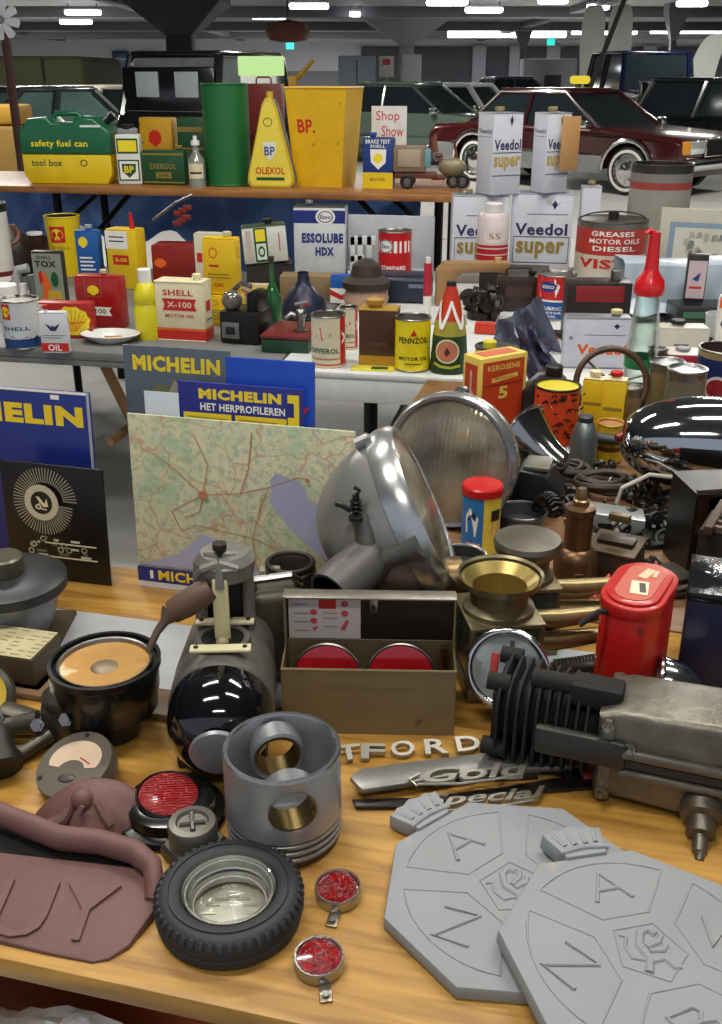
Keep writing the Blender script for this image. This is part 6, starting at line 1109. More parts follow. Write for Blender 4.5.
b.ball((hc.x - .012, hc.y + .004, .038), .013, CH, sq=(1, .9, 1.1)).tube([(hc.x - .008, hc.y - .010, .042), (hc.x - .012, hc.y - .013, .034)], [.003, .004], CH, 8).tube([(hc.x - .024, hc.y - .002, .034), (hc.x - .03, hc.y - .008, .024), (hc.x - .045, hc.y - .012, .016)], [.005, .007, .009], CH, 8).tube([(hc.x + .004, hc.y + .0, .04), (hc.x + .012, hc.y - .006, .028), (hc.x + .02, hc.y - .010, .016)], [.004, .006, .007], CH, 8); b.obj('feathered_hump', T)
# ================================================================== red reflector on black base
c = at(173, 812, ZT); T = thing('tail_reflector', 'large round red reflector on a black stepped base beside the piston', 'reflector', c + Vector((0, -.006, 0)), (0, 0, .2)); BB = mat('141414', .25, .2, .1, coat=.4)
r = .061
M().lathe([(0, 0), (r, 0), (r * 1.02, .004), (r * .98, .010), (r * .84, .012), (r * .80, .024), (r * .68, .028), (r * .5, .028)], BB, 44, sx=1.02).obj('base', T)
T2 = RT((-.002, .0, .028), rx=radians(6), ry=radians(6), s=.76); RR = mat('8a0c12', .2, .1, .3, 60, bump=.5, bsc=160, coat=.5)
M().lathe([(.047, -.004), (.049, .004), (.046, .008), (.043, .004)], BB, 40, T=T2).obj('bezel', T)
b = M(); b.lathe([(0, .0075), (.022, .0045), (.044, .005)], RR, 40, T=T2)
for i in range(-8, 9):
    L_ = sqrt(max(0, .042 ** 2 - (i * .005) ** 2)); b.tube([(-L_, i * .005, .0072), (L_, i * .005, .0072)], .0009, mat('b01a18', .2), 5, T=T2)
b.obj('lens', T)
# hex nut / light cap
c = at(194, 857, ZT); T = thing('valve_cap', 'small dull metal cap on a hexagonal collar beside the tyre ashtray', 'cap', c + Vector((0, .006, 0)), (0, 0, .2)); CN = mat('77736a', .4, .6, .2)
M().cyl(.036, 0, .018, mat('5c564c', .4, .6, .3), 6, b=.004).obj('collar', T); M().lathe([(.026, .016), (.027, .04), (.025, .044), (.018, .045), (.016, .041), (0, .041)], CN, 30).tube([(-.014, 0, .043), (.014, 0, .043)], .003, CN, 6).tube([(0, -.014, .043), (0, .014, .043)], .003, CN, 6).obj('cap', T)
# ================================================================== piston, upside down
c = at(285, 856, ZT); T = thing('piston', 'large aluminium engine piston standing upside down with pin holes', 'piston', Vector((at(284, 840, ZT).x, .878 + .01, ZT)), (0, 0, .24))
k = mpp(.88, .88); PR = .064; PH = .115; AL = mat('a4a6a8', .36, .6, .12, 14); AL2 = mat('8d8f92', .36, .6, .15, 14)
# skirt wall with two cut pin holes: front (-y, a bit left) and back
def hole_wall(r_in, r_out, z0, z1, hz, hr, m, nseg=72, nz_=30):
    b = M(); rows = []
    def inside(a, z):
        for a0 in (-pi / 2, pi / 2):
            da = (a - a0 + pi) % (2 * pi) - pi
            if abs(da) < 1.2 and (r_out * sin(da)) ** 2 + (z - hz) ** 2 < hr ** 2 and abs(da) < 1.2: return True
        return False
    A_ = [2 * pi * i / nseg for i in range(nseg)]; Z_ = [z0 + (z1 - z0) * j / nz_ for j in range(nz_ + 1)]
    vs = []; idx = {}
    def snap(a, z, r):
        for a0 in (-pi / 2, pi / 2):
            da = (a - a0 + pi) % (2 * pi) - pi
            if abs(da) < 1.0:
                x = r_out * sin(da); d_ = sqrt(x * x + (z - hz) ** 2)
                if abs(d_ - hr) < .0042 and d_ > 1e-6:
                    x *= hr / d_; z = hz + (z - hz) * hr / d_; da = math.asin(max(-1, min(1, x / r_out))); a = a0 + da
        return (r * cos(a), r * sin(a), z)
    for r in (r_out, r_in):
        for j, z in enumerate(Z_):
            for i, a in enumerate(A_): idx[(r, i, j)] = len(vs); vs.append(snap(a, z, r) if 0 < j < nz_ else (r * cos(a), r * sin(a), z))
    fs = []; keep = {}
    for j in range(nz_):
        for i in range(nseg):
            a = (A_[i] + pi / nseg); z = (Z_[j] + Z_[j + 1]) / 2; keep[(i, j)] = not inside(a, z)
    for j in range(nz_):
        for i in range(nseg):
            i2 = (i + 1) % nseg
            if keep[(i, j)]:
                fs.append((idx[(r_out, i, j)], idx[(r_out, i2, j)], idx[(r_out, i2, j + 1)], idx[(r_out, i, j + 1)]))
                fs.append((idx[(r_in, i, j + 1)], idx[(r_in, i2, j + 1)], idx[(r_in, i2, j)], idx[(r_in, i, j)]))
            else:
                for (ni, nj, a_, b_) in (((i - 1) % nseg, j, (i, j), (i, j + 1)), (i2, j, (i2, j), (i2, j + 1)), (i, j - 1, (i, j), (i2, j)), (i, j + 1, (i, j + 1), (i2, j + 1))):
                    if keep.get((ni, nj), True): fs.append((idx[(r_out, *a_)], idx[(r_out, *b_)], idx[(r_in, *b_)], idx[(r_in, *a_)]))
    for i in range(nseg):
        i2 = (i + 1) % nseg
        for j in (0, nz_): fs.append((idx[(r_out, i, j)], idx[(r_out, i2, j)], idx[(r_in, i2, j)], idx[(r_in, i, j)]))
    b.add(vs, fs, m); return b
hz = .079
b = hole_wall(PR - .006, PR, .036, PH, hz, .0258, AL, 96, 40)
b.lathe([(0, .0), (PR * .95, .0), (PR * .98, .004), (PR * .98, .010)], mat('4a3a30', .6, .3, .3), 64)
for z in (.010, .019, .028): b.lathe([(PR * .99, z), (PR, z + .001), (PR, z + .0045), (PR * .99, z + .005), (PR * .94, z + .005, DARK), (PR * .94, z + .0085, DARK), (PR * .99, z + .009)], AL, 64)
b.lathe([(0, .03), (PR - .01, .03), (PR - .006, .036)], AL2, 48)
b.lathe([(PR - .006, PH), (PR - .005, PH + .002), (PR - .001, PH + .002), (PR, PH)], mat('a8aaac', .2, .9), 64)
b.obj('body', T)
for s in (-1, 1):
    q = M(); q.T = RT((0, s * PR * .92, hz), rx=pi / 2 * s)
    q.lathe([(.0257, -.005), (.0257, .028), (.028, .030), (.031, .028), (.032, .004)], AL2, 40).obj('pin_boss', T)
    q = M(); q.T = RT((0, s * PR * .92, hz), rx=pi / 2 * s); q.lathe([(.0255, -.003), (.0255, .029), (.0236, .029), (.0236, -.003), (.0255, -.003)], mat('8f7a4c', .25, .9), 40).obj('bush', T)
# ================================================================== tyre ashtray
c = Vector((at(229, 925, ZT).x, .765, ZT)); T = thing('tyre_ashtray', 'black rubber tyre ashtray with clear glass bowl', 'ashtray', c); RB = mat('26282b', .6, 0, .12, 30); r = .0735; hh = .036
b = M(); b.lathe([(r * .64, hh * .95), (r * .70, hh * 1.05), (r * .82, hh * 1.08), (r * .93, hh), (r * .985, hh * .86), (r * 1.0, hh * .5), (r * .985, hh * .12), (r * .9, 0), (r * .6, 0), (r * .58, hh * .5), (r * .64, hh * .95)], RB, 72)
for i in range(48):
    a = 2 * pi * i / 48
    b.box((r * .975 * cos(a), r * .975 * sin(a), hh * .84), (.008, .0055, hh * .26), RB, .0012, T=None) if 0 else b.box((0, 0, 0), (.006, .0066, hh * .26), RB, .0018, T=RT((r * .968 * cos(a), r * .968 * sin(a), hh * .85), rz=a) @ RT(ry=-.6))
for q in (1.07,): b.torus(r * .82, .0012, RB, 60, 6, T=RT((0, 0, hh * 1.09)))
b.torus(r * 1.0, .0012, RB, 60, 6, T=RT((0, 0, hh * .42))); b.obj('tyre', T)
GL = glass('ffffff', .03, 1.45)
M().lathe([(r * .57, .004), (r * .575, hh * .4), (r * .61, hh * .8), (r * .635, hh * .98)], mat('c8c8ba', .3, .3, .3, 40), 48).obj('brightening_liner', T)  # pale ring added behind the glass so the bowl looks bright inside
M().lathe([(0, .010), (r * .40, .010), (r * .50, .016), (r * .56, hh * .85), (r * .60, hh * 1.04), (r * .64, hh * 1.06), (r * .645, hh), (r * .6, hh * .8), (r * .56, hh * .4), (r * .55, .003), (0, .003)], GL, 56).obj('glass_bowl', T)
b = M(); b.cyl(r * .54, .0005, .002, mat('d2d2c0', .3, .3, .3, 40), 40)
for i in range(12): a = i * pi / 6; b.box((r * .3 * cos(a), r * .3 * sin(a), .0028), (.014, .003, .0012), mat('c8c8b0', .2, .6), 0, T=None)
b.obj('base_disc', T)
for q, zz in ((.50, .016), (.55, .024), (.59, .032)): M().torus(r * q, .0011, mat('cacac4', .15, .5), 48, 6, T=RT((0, 0, zz))).obj('glass_ring', T)
# ================================================================== two small red reflectors
for px, py, a, lab in ((338, 896, -.25, 'small round red reflector in chrome rim, the one nearer the piston'), (319, 966, .1, 'small round red reflector in chrome rim, the one nearest the table edge')):
    c = at(px, py - 4, ZT + .006); T = thing('small_reflector', lab, 'reflector', Vector((c.x, c.y, ZT + .0045)), (radians(2), 0, a), 'small red reflectors')
    r = .0243 if py < 930 else .0243
    M().lathe([(0, -.003), (r * .96, -.003), (r, .0), (r, .008), (r * .97, .0105), (r * .9, .0105), (r * .86, .008)], mat('a8a8a4', .2, .9), 40).obj('rim', T)
    b = M(); b.lathe([(0, .0092), (r * .5, .009), (r * .87, .0078)], mat('7a0a10', .15, .1, .4, 90, bump=.8, bsc=260, coat=.6), 36); R = random.Random(int(px))
    for i in range(26):
        q = R.random() ** .5 * r * .74; t = R.random() * 6.28; b.lathe([(0, .0022), (.0026, 0)], mat(R.choice(['a01016', '8a0c12', 'c82420']), .12, .1, coat=.6), 6, T=RT((q * cos(t), q * sin(t), .0088)))
    b.obj('lens', T)
    M().box((.004, -r - .008, -.0015), (.012, .02, .0025), mat('8c8070', .3, .8), .001).cyl(.0035, -.001, .0035, STEEL, 10, T=RT((.004, -r - .012, 0))).obj('lug', T)
    M().box((0, r + .002, -.001), (.012, .008, .002), mat('8c8070', .3, .8), .001).obj('lug', T)
# ================================================================== two ANWB moulds
def anwb(lab, c, ang, tilt, g=None):
    T = thing('badge_mould', lab, 'mould', c, (tilt[0], tilt[1], ang)); CM = mat('8d9193', .65, 0, .1, 10, bump=.15, bsc=50, rust=.05, rcol='a89a8c'); th = .016; CE = mat('74787a', .7)
    Rr = .142; o = [(Rr * cos(radians(22.5 + 45 * i)), Rr * sin(radians(22.5 + 45 * i)) * .96) for i in range(8)]
    M().plate(o, 0, th, CM, bev=.0025).obj('plate', T)
    cr = [(-.034, .124), (.034, .124), (.037, .134), (.047, .158), (.050, .170), (.040, .170), (.030, .176), (.018, .174), (0, .180), (-.018, .174), (-.030, .176), (-.040, .170), (-.050, .170), (-.047, .158), (-.037, .134)]
    cr = [(x * .68, .124 + (y - .124) * .8) for x, y in cr]
    b = M(); b.plate(cr, 0.001, th + .004, CM, bev=.002)
    b.tube([(-.028, .131, th + .004), (0, .134, th + .005), (.028, .131, th + .004)], .003, CM, 8)
    for x in (-.02, -.007, .007, .02): b.tube([(x * .9, .139, th + .003), (x * 1.2, .158, th + .002)], .0035, CM, 8)
    b.obj('crown', T)
    b = M(); LR = .0013; z = th
    def line(pts): b.tube([(x, y, z) for x, y in pts], LR, CM, 6)
    for i in range(4):
        a0 = radians(90 - 37 + 90 * i); a1 = radians(90 + 37 + 90 * i); ri, ro = .050, .114
        arc = [(ro * cos(a0 + (a1 - a0) * q / 8), ro * sin(a0 + (a1 - a0) * q / 8)) for q in range(9)]
        am = (a0 + a1) / 2; line([(ri * cos(a0 + .12), ri * sin(a0 + .12))] + arc + [(ri * cos(a1 - .12), ri * sin(a1 - .12)), (ri * cos(a0 + .12), ri * sin(a0 + .12))])
    pent = [(.036 * cos(radians(90 + 72 * i + 36)), .036 * sin(radians(90 + 72 * i + 36))) for i in range(6)]; line(pent)
    b.obj('frame_lines', T)
    # letters A W B N raised round the centre
    for ch, aa in (('A', 90), ('W', 0), ('B', -90), ('N', 180)):
        v, f = text_geo(ch, .0); a = radians(aa); s = .040
        strokes = {'A': [[(0, 0), (.5, 1), (1, 0)], [(.2, .4), (.8, .4)]], 'N': [[(0, 0), (0, 1), (1, 0), (1, 1)]], 'W': [[(0, 1), (.25, 0), (.5, .7), (.75, 0), (1, 1)]], 'B': [[(0, 0), (0, 1), (.7, .95), (.8, .75), (.6, .55), (0, .52)], [(.6, .55), (.95, .4), (.9, .1), (.6, 0), (0, 0)]]}[ch]
        Tm = RT((.082 * cos(a), .082 * sin(a), th), rz=radians({'A': 0, 'W': -35, 'B': 15, 'N': 30}[ch]))
        lb = M()
        for st in strokes: lb.tube([((x - .5) * s, (y - .5) * s * .9, .0008) for x, y in st], .0024, CM, 6, T=Tm, flat=.7)
        lb.obj('letter', T)
    ln = M(); 
    for st, rr in (([(-.3, -.5), (-.1, -.2), (-.15, .15), (.05, .45), (.25, .5), (.35, .35)], .0045), ([(.0, .1), (.3, .15), (.45, .3)], .003), ([(.0, 0), (.3, -.05), (.42, .05)], .003), ([(-.1, -.25), (.2, -.25), (.3, -.5), (.42, -.5)], .0035), ([(-.2, -.2), (-.45, -.1), (-.45, .2), (-.3, .4), (-.42, .5)], .002)):
        ln.tube([(x * .046, y * .046, th + .0005) for x, y in st], rr, CM, 6, flat=.6)
    ln.obj('lion', T)
    return T
anwb('grey crowned octagonal mould partly covered by the other, with faint letters', Vector((.158, .785, ZT + .001)), radians(38), (0, 0))
anwb('grey crowned octagonal mould lying on top, nearest the bottom right corner', Vector((.268, .692, ZT + .0145)), radians(16), (radians(1.0), radians(4.5)))
# ================================================================== car name badges in front of the box
def flatpiece(name, lab, cat, pts, z0, z1, m, bev=.002, grp=None):
    c = sum((at(x, y, ZT + z0) for x, y in pts), Vector()) / len(pts); c.z = ZT
    b = M(); o = [((at(x, y, ZT + z0) - c).x, (at(x, y, ZT + z0) - c).y) for x, y in pts][::-1]; b.plate(o, z0, z1, m, bev=bev); return b, c
bd = mat('8f8e8a', .35, .6, .3, 20)
b, c = flatpiece('', '', '', [(350, 782), (360, 774), (400, 768), (450, 762), (500, 756), (560, 757), (580, 768), (560, 772), (480, 775), (400, 789), (362, 795)], .012, .02, bd)
b.box((0, 0, .006), (.2, .012, .012), mat('2a2826', .5), .002, T=RT(rz=.06)); b.top('chrome_nameplate', 'long tapering dull chrome nameplate strip, uppermost of the badge pieces', 'nameplate', c)
b, c = flatpiece('', '', '', [(352, 802), (420, 800), (500, 790), (560, 780), (598, 772), (606, 780), (598, 790), (500, 797), (400, 810), (356, 810)], .001, .006, mat('2c2625', .3, .5, .2)); b.top('dark_nameplate', 'dark long nameplate strip under the script badges', 'nameplate', c)
# block letters
def letter3(ch, w, h, th, m, italic=0):
    cu = bpy.data.curves.new('t', 'FONT'); cu.body = ch; cu.extrude = th; cu.offset = .02; cu.resolution_u = 3; ob = bpy.data.objects.new('t', cu); COL.objects.link(ob); bpy.context.view_layer.update()
    me = bpy.data.meshes.new_from_object(ob.evaluated_get(bpy.context.evaluated_depsgraph_get())); vv = [q.co.copy() for q in me.vertices]; ff = [tuple(q.vertices) for q in me.polygons]; bpy.data.objects.remove(ob)
    x0 = min(q.x for q in vv); x1 = max(q.x for q in vv); y0 = min(q.y for q in vv); y1 = max(q.y for q in vv)
    b = M(); b.add([((q.x - x0) / (x1 - x0) * w - w / 2 + italic * (q.y - y0), (q.y - y0) / (y1 - y0) * h, q.z + th) for q in vv], ff, m); return b
CL = mat('b4b0a4', .3, .7, .2, 30)
for ch, px, py in (('T', 350, 763), ('F', 373, 762), ('O', 404, 759), ('R', 437, 757), ('D', 469, 754)):
    p = at(px, py, ZT); b = letter3(ch, .030, .022, .004, CL); b.top('badge_letter', 'loose chrome letter %s in the row behind the nameplate strip' % ch, 'letter', p, (radians(18), 0, radians(-2 + (ord(ch) % 5) * 3)))
for px, py in ((379, 752), (408, 751)):
    pass
for txt, px, py, w, lab in (('Gold', 470, 789, .125, 'chrome script badge lying across the tapering nameplate strip'), ('Special', 478, 806, .135, 'lower chrome script badge lying on the dark nameplate strip')):
    p = at(px, py, ZT + .012); b = letter3(txt, w, .026, .003, CL, .02)
    b.tube([(-w / 2, .002, .003), (-w * .1, -.003, .003), (w * .3, .001, .003), (w / 2, .006, .003)], .0016, CL, 6)
    b.tube([(-w / 2, .002, .0), (-w / 2 - .008, .012, .002), (-w / 2 + .006, .02, .003)], .0018, CL, 6)
    b.top('script_badge', lab, 'badge', Vector((p.x, p.y, ZT + (.0205 if txt == 'Gold' else .0065))), (0, 0, .12))
b = M(); b.box((0, 0, .003), (.03, .012, .006), mat('b8544c', .4), .002); b.top('red_chip', 'small pinkish red enamel piece on the right end of the dark nameplate', 'piece', at(594, 776, ZT + .006), .2)
b = M(); b.box((0, 0, .002), (.022, .02, .004), CREAM, .001); b.top('paper_scrap', 'small cream paper scrap in front of the finned cylinder', 'paper', at(496, 742, ZT), .6)
# ================================================================== brass lamps
def brass_lamp(lab, c, rz, s=1.0, cover=False):
    T = thing('brass_lamp', lab, 'lamp', c, rz); BR = mat('857a5c', .36, .7, .3, 16); r = .05 * s
    b = M(); b.lathe([(r * .98, .165), (r * 1.04, .168), (r * 1.0, .158), (r * .72, .150), (r * .70, .128), (r * .86, .122), (r * .88, .112), (r * .8, .108)], BR, 40).lathe([(r * .92, .162), (r * .66, .150), (r * .6, .12), (0, .118)], mat('a08c50', .35, .7, .3), 36); b.obj('chimney', T)
    q = r * .82; b = M()
    for x in (-1, 1):
        for y in (-1, 1): b.tube([(x * q, y * q, .018), (x * q, y * q, .112)], .005 * s, BR, 8)
    b.box((0, 0, .112), (2 * q + .01, 2 * q + .01, .006), BR, .001).box((0, 0, .01), (2 * q + .012, 2 * q + .012, .02), BR, .003).box((0, q * .98, .06), (2 * q, .003, .09), BR); b.obj('frame', T)
    M().box((0, -q, .064), (2 * q - .006, .002, .088), mat('4c5650', .08, .3, .3), 0).box((-q, 0, .064), (.002, 2 * q - .006, .088), mat('3a403c', .08, .3, .3), 0).obj('glass_pane', T)
    b = M()
    for z in (.06, .095): b.tube([(q, 0, z), (q + .04, -.002, z - .002), (q + .1, 0, z)], [.012, .014, .011], mat('8c7c54', .34, .7, .3), 16)
    b.obj('burner_tube', T)
    if cover: M().lathe([(r * 1.06, .169), (r * 1.0, .176), (r * .5, .180), (0, .180)], mat('6d685c', .4, .8, .3), 36).obj('lid', T)
    return T
p = Vector((at(500, 640, ZT).x, 1.165, ZT)); brass_lamp('old brass carriage lamp with open flared chimney, right of the metal box', Vector((.187, 1.195, ZT)), .15, 1.12)
brass_lamp('second brass lamp with a grey lid, standing behind the open chimney lamp', Vector((.238, 1.29, ZT)), .1, .93, True)
b = M(); b.lathe([(0, 0), (.028, 0), (.036, .1), (.034, .1), (.027, .005), (0, .005)], mat('6a6e6c', .2, .8), 28).torus(.036, .003, STEEL, 28, 8, T=RT((0, 0, .1))).cyl(.03, .08, .085, DARK, 24); b.top('steel_beaker', 'small steel beaker with white rim left of the grey lidded brass lamp', 'beaker', Vector((atY(464, 548, 1.36).x - .002, 1.365, ZT + .012)))
b = M(); b.box((0, 0, .0055), (.07, .06, .011), DARK, .004); b.top('dark_block', 'dark block under the small steel beaker', 'block', Vector((atY(464, 548, 1.36).x - .002, 1.365, ZT)))
# chrome ring lamp
c = atY(507, 669, 1.10); T = thing('ring_mirror', 'round glass lamp with a wide chrome ring leaning on the brass lamp', 'lamp', Vector((c.x, 1.10, c.z)), aim((0, 0, 0), (-.25, -.88, .38)).to_euler())
M().torus(.049, .0055, CHROME, 48, 12).obj('rim', T); M().tube([(0, -.045, -.02), (0, -.072, -.035)], .009, DARK, 8).obj('foot', T); M().lathe([(.049, -.002), (.05, -.02), (.036, -.035), (0, -.04)], mat('2a2724', .3, .6), 36).obj('housing', T)
M().lathe([(0, .006), (.025, .005), (.046, .0)], mat('a4aaa8', .08, .5, .5, 14), 36).obj('glass', T); M().box((-.016, .0, .007), (.01, .04, .002), mat('a8342c', .3), .001).box((.004, .004, .0075), (.005, .07, .002), DARK, .001).obj('strip', T)
# brass grenade canister
p = Vector((at(572, 600, ZT).x, 1.43, ZT)); k = mpp(1.43, .85); T = thing('brass_canister', 'brown brass canister with stepped neck and a round hole in its side', 'canister', p); BC = mat('6f543a', .35, .75, .2, 18)
hh = atY(572, 488, 1.43).z - ZT; M().lathe([(0, 0), (21 * k, 0), (22 * k, hh * .06), (22 * k, hh * .40), (18 * k, hh * .47), (13.5 * k, hh * .49), (13.5 * k, hh * .78), (15 * k, hh * .79), (15 * k, hh * .84), (9 * k, hh * .86), (0, hh * .86)], BC, 36).obj('body', T)
M().lathe([(8 * k, hh * .85), (8 * k, hh * .9), (6 * k, hh * .91), (6 * k, hh * .96), (4 * k, hh), (0, hh)], mat('8a7450', .35, .8), 20).obj('nozzle', T)
M().cyl(7 * k, 20 * k, 23 * k, DARK, 24, T=RT((0, 0, hh * .26), rx=pi / 2)).torus(7.5 * k, 1.2 * k, BC, 24, 8, T=RT((0, -22 * k, hh * .26), rx=pi / 2)).obj('port', T)
# brown box with bracket
S_ = spot(594, 645, 552, 596, TZ); p, w, h = S_; T = thing('brown_metal_box', 'brown lidded metal box with a bracket on top behind the red oil can', 'box', p + Vector((0, .05, 0)), -.5)
M().box((0, 0, .034), (w * .95, .085, .068), mat('4c3d30', .5, .4, .2), .004).box((0, 0, .070), (w, .09, .006), mat('5d4c3a', .45, .5), .002).obj('body', T)
M().box((0, 0, .077), (.06, .03, .008), mat('3a3026', .4, .6), .002).box((.0, 0, .118), (.035, .014, .014), mat('7a6a50', .4, .7), .003).obj('bracket', T)
# ================================================================== red oil can
p = Vector((.362, 1.15, ZT)); T = thing('red_oil_can', 'tall red oval oil can with worn cream print on its lid', 'oil can', p, radians(-14)); RC = mat('b81a15', .35, 0, .12, 14, rust=.10, rcol='5a1c14', coat=.2)
def stadium(w, d, n=10):
    o = []; r = d / 2
    for i in range(n + 1): a = -pi / 2 + pi * i / n; o.append((w / 2 - r + r * cos(a), r * sin(a)))
    for i in range(n + 1): a = pi / 2 + pi * i / n; o.append((-w / 2 + r + r * cos(a), r * sin(a)))
    return o
T.rotation_euler = (0, 0, radians(60)); hh = .178
M().plate(stadium(.14, .078), 0, hh - .012, RC, bev=.003).obj('body', T)
M().plate(stadium(.144, .082), hh - .022, hh - .004, RC, bev=.003).plate(stadium(.128, .068), hh - .004, hh, RC, bev=.002).plate(stadium(.108, .048), hh, hh + .001, mat('b8503a', .4, rust=.3, rcol='d0a878'), bev=0).box((-.018, 0, hh + .0014), (.036, .022, .0006), CREAM, 0, T=RT(rz=.2)).box((-.018, -.002, hh + .0018), (.026, .008, .0006), mat('3a2a20'), 0, T=RT(rz=.3)).box((.026, .004, hh + .0014), (.03, .012, .0006), mat('d8b890'), 0, T=RT(rz=-.2)).box((.03, -.012, hh + .0014), (.02, .005, .0006), mat('d8b890'), 0).obj('lid', T)
M().tube([(-.06, .02, hh - .02), (-.075, .03, hh - .015), (-.085, .05, hh - .035)], .004, DARK, 8).obj('catch', T)
# red wire, spring hose
pts = [at(552, 650, ZT), at(562, 640, ZT), at(575, 632, ZT), at(590, 634, ZT), at(604, 622, ZT)]
zs = [.02, .05, .045, .06, .08]
b = M(); o0 = at(575, 640, ZT); b.tube([(q - o0) + Vector((0, 0, z - ZT * 0)) for q, z in zip(pts, zs)], .003, RED, 8).tube([(q - o0) + Vector((.006 * i, .01, z * .7)) for i, (q, z) in enumerate(zip(pts, zs))], .003, RED, 8); b.top('red_wire', 'thin red wires looping left of the red oil can', 'wire', o0 + Vector((0, 0, .002)))
b = M(); c0 = at(556, 665, ZT + .02); c1 = at(606, 658, ZT + .02); 
for i in range(16): q = c0.lerp(c1, i / 15) - c0; b.torus(.011, .0022, STEEL, 16, 6, T=RT((q.x, q.y, .0), ry=pi / 2, rz=.1))
b.cyl(.0085, 0, (c1 - c0).length, DARK, 12, T=RT(ry=pi / 2, rz=.05)); b.top('spring_hose', 'silver ribbed spring hose lying left of the red oil can base', 'spring', Vector((c0.x, c0.y, ZT + .015)), 0)
b = M(); b.box((0, 0, .003), (.12, .06, .006), mat('c4ccd0', .5), .001); b.top('white_tray', 'white tray edge under the brass lamp tubes', 'tray', Vector((at(575, 655, ZT).x, 1.235, ZT)), A1)
# small chrome lamp behind crankcase
c = atY(668, 672, 1.10); T = thing('small_chrome_lamp', 'small round chrome lamp between the red oil can and the navy box', 'lamp', Vector((c.x, 1.10, ZT + .055)), (0, radians(-80), -.2))
M().lathe([(0, -.04), (.02, -.038), (.033, -.02), (.036, .01), (.034, .014)], CHROME, 36).obj('shell', T); M().torus(.035, .004, CHROME, 36, 8, T=RT((0, 0, .014))).obj('rim', T); M().lathe([(0, .02), (.034, .014)], mat('aaa89c', .1, .5), 30).obj('lens', T)
# ================================================================== finned engine
e0 = Vector((.230, 1.018, ZT + .066)); T = thing('engine_cylinder', 'black finned engine cylinder joined to a grey crankcase lying on its side', 'engine', e0, (0, radians(0), radians(-20)))
FI = mat('191716', .75, .2, .15, bump=.3)
b = M(); n = 10; rr_ = []
for q_, (sx_, sz_) in enumerate(((1, 1), (-1, 1), (-1, -1), (1, -1))):
    for t_ in range(5): a_ = pi / 2 * q_ + pi / 2 * t_ / 4; rr_.append((sx_ * .026 + .030 * cos(a_), sz_ * .026 + .030 * sin(a_)))
for i in range(n):
    x = -.055 + i * .0115; b.prism(rr_, x - .0018, x + .0018, FI, T=RT(rz=-pi / 2) @ RT(ry=radians(-3 * i)), bev=.0008)
b.cyl(.036, -.062, .06, FI, 24, T=RT(ry=pi / 2)).box((-.06, 0, 0), (.006, .09, .09), FI, .002); b.obj('fins', T)
b = M(); 
for y, z in ((-.045, -.03), (-.03, .052), (.045, .045)): b = M(); b.cyl(.011, -.072, -.045, FI, 16, T=RT((0, y, z), ry=pi / 2)).cyl(.007, -.0725, -.07, BLACK, 12, T=RT((0, y, z), ry=pi / 2)); b.obj('bolt_boss', T)
b = M(); b.cyl(.012, -.02, .07, FI, 16, T=RT((0, -.022, .062), ry=pi / 2)).cyl(.0075, -.021, -.0195, BLACK, 12, T=RT((0, -.022, .062), ry=pi / 2)).box((.055, -.02, .058), (.06, .035, .028), FI, .005); b.obj('exhaust_stub', T)
b = M(); b.box((.045, -.062, .008), (.105, .014, .036), mat('3f3f3d', .4, .6, .2), .005); b.obj('inlet_pipe', T)
CK = mat('787368', .4, .7, .4, 30, bump=.4, rust=.12, rcol='3c362e')
b = M(); b.prism([(.062, -.055), (.062, .05), (.09, .062), (.20, .066), (.25, .05), (.26, -.02), (.22, -.055), (.16, -.062)], -.060, .034, CK, bev=.012, seg=3)
b.box((.075, -.004, -.008), (.018, .118, .108), CK, .006, seg=3)
for x in (.11, .14, .17, .20): b.box((x, -.0, .042), (.010, .08, .014), CK, .004)
b.box((.17, -.064, .012), (.16, .010, .012), CK, .004).box((.17, -.064, -.014), (.16, .010, .010), CK, .004).box((.17, -.0635, -.001), (.14, .003, .010), mat('2a2724', .6)); b.obj('crankcase', T)
for x, y, z in ((.074, -.06, .045), (.074, -.06, -.045), (.1, -.058, .02), (.22, -.055, .025), (.225, -.06, -.04)): M().cyl(.007, 0, .008, mat('8f8a7c', .3, .9), 6, T=aim((x, y, z), (0, -1, .1))).cyl(.0035, .006, .016, STEEL, 10, T=aim((x, y, z), (0, -1, .1))).obj('bolt', T)
p_ = at(681, 838, ZT)
M().lathe([(.024, .0), (.024, .022), (.016, .026), (.016, .044), (.009, .046), (.008, .064), (.006, .066), (.005, .074), (0, .074)], mat('6a6358', .4, .7), 20, T=aim((.185, -.050, -.038), (.05, -.95, -.42))).obj('shaft', T)
b = M(); b.box((0, 0, .004), (.08, .05, .008), mat('2c2a27', .5), .005); b.top('engine_block_support', 'dark support block hidden under the crankcase', 'block', Vector((.40, 1.0, ZT)), -.3)
b = M(); b.box((0, 0, .002), (.09, .07, .004), DARK, .001); b.top('black_mat', 'thin black mat under the finned cylinder', 'mat', Vector((.235, 1.02, ZT)), -.2)
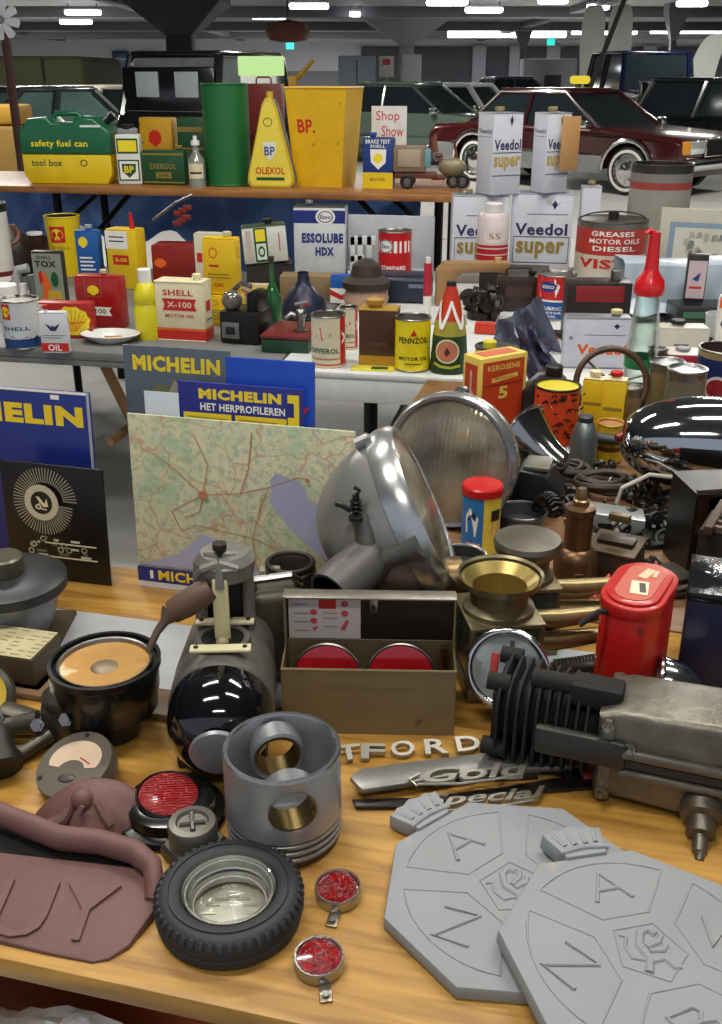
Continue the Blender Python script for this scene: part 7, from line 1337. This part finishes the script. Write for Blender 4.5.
# ================================================================== right edge boxes
p = Vector((.513, 1.20, ZT)); T = thing('navy_box', 'dark navy box with glossy black lid at the right edge', 'box', p, -.35)
M().box((0, 0, .072), (.13, .12, .144), mat('1a1f3c', .35, 0, .1), .003).obj('body', T); M().box((0, 0, .15), (.134, .124, .014), mat('15171a', .12, .2, .1, bump=.5, bsc=40), .004).obj('lid', T)
c = at(690, 575, TZ); T = thing('black_open_case', 'open black metal case with rusty panel inside, behind the red oil can', 'case', Vector((at(670, 600, TZ).x + .125, c.y + .05, TZ)), radians(6)); w, d, h = .16, .10, .15
BX = mat('1b1918', .4, .3, .2, rust=.08, rcol='4a3226'); b = M()
b.box((-w / 2, 0, h / 2), (.006, d, h), BX).box((w / 2, 0, h / 2), (.006, d, h), BX).box((0, d / 2, h / 2), (w, .006, h), BX).box((0, 0, h), (w + .006, d + .006, .006), BX).box((0, 0, .003), (w, d, .006), BX); b.obj('body', T)
M().box((-.045, d * .36, h * .55), (.06, .012, h * .6), mat('7a5032', .6, .3, .35, 14), .008).obj('rusty_panel', T); M().box((.03, 0, h * .5), (.06, .05, h * .7), mat('100f0f', .5), .008).obj('inner_block', T)
M().tube([(-w / 2, -d * .45, h + .004), (-w * .1, -d * .45, h + .006), (w / 2, -d * .45, h + .004)], .004, mat('3a3632', .4, .5), 6).obj('lid_edge', T)
c = at(704, 625, TZ); T = thing('rusty_rack', 'rusty brown slatted rack leaning at the right edge above the navy box', 'rack', Vector((c.x + .06, 1.385, ZT)), (radians(0), 0, radians(-30)))
RS = mat('4f3d30', .55, .4, .3, rust=.2, rcol='7a5a44'); b = M(); b.box((0, 0, .075), (.13, .09, .15), mat('1f1a17', .6, .2), .004)
b.obj('body', T); 
for i in range(2): M().box((-.05 + i * .10, 0, .156), (.014, .12, .014), RS, .002, T=RT((0, 0, 0), rx=0)).obj('rail', T)
for i in range(5): M().box((0, -.045 + i * .022, .157), (.09, .009, .008), mat('6a5b4e', .4, .6), .002).obj('slat', T)
b = M()
for i in range(3): b.box((0, 0, .006 + i * .012), (.1 - i * .01, .06, .009), mat('b4b0a4' if i % 2 else '4a4640', .4, .4), .003, T=RT(rz=.1 * i))
b.top('metal_strips', 'stack of pale and dark metal strips between black case and red oil can', 'strips', at(668, 600, TZ) + Vector((0, .03, 0)), .2)
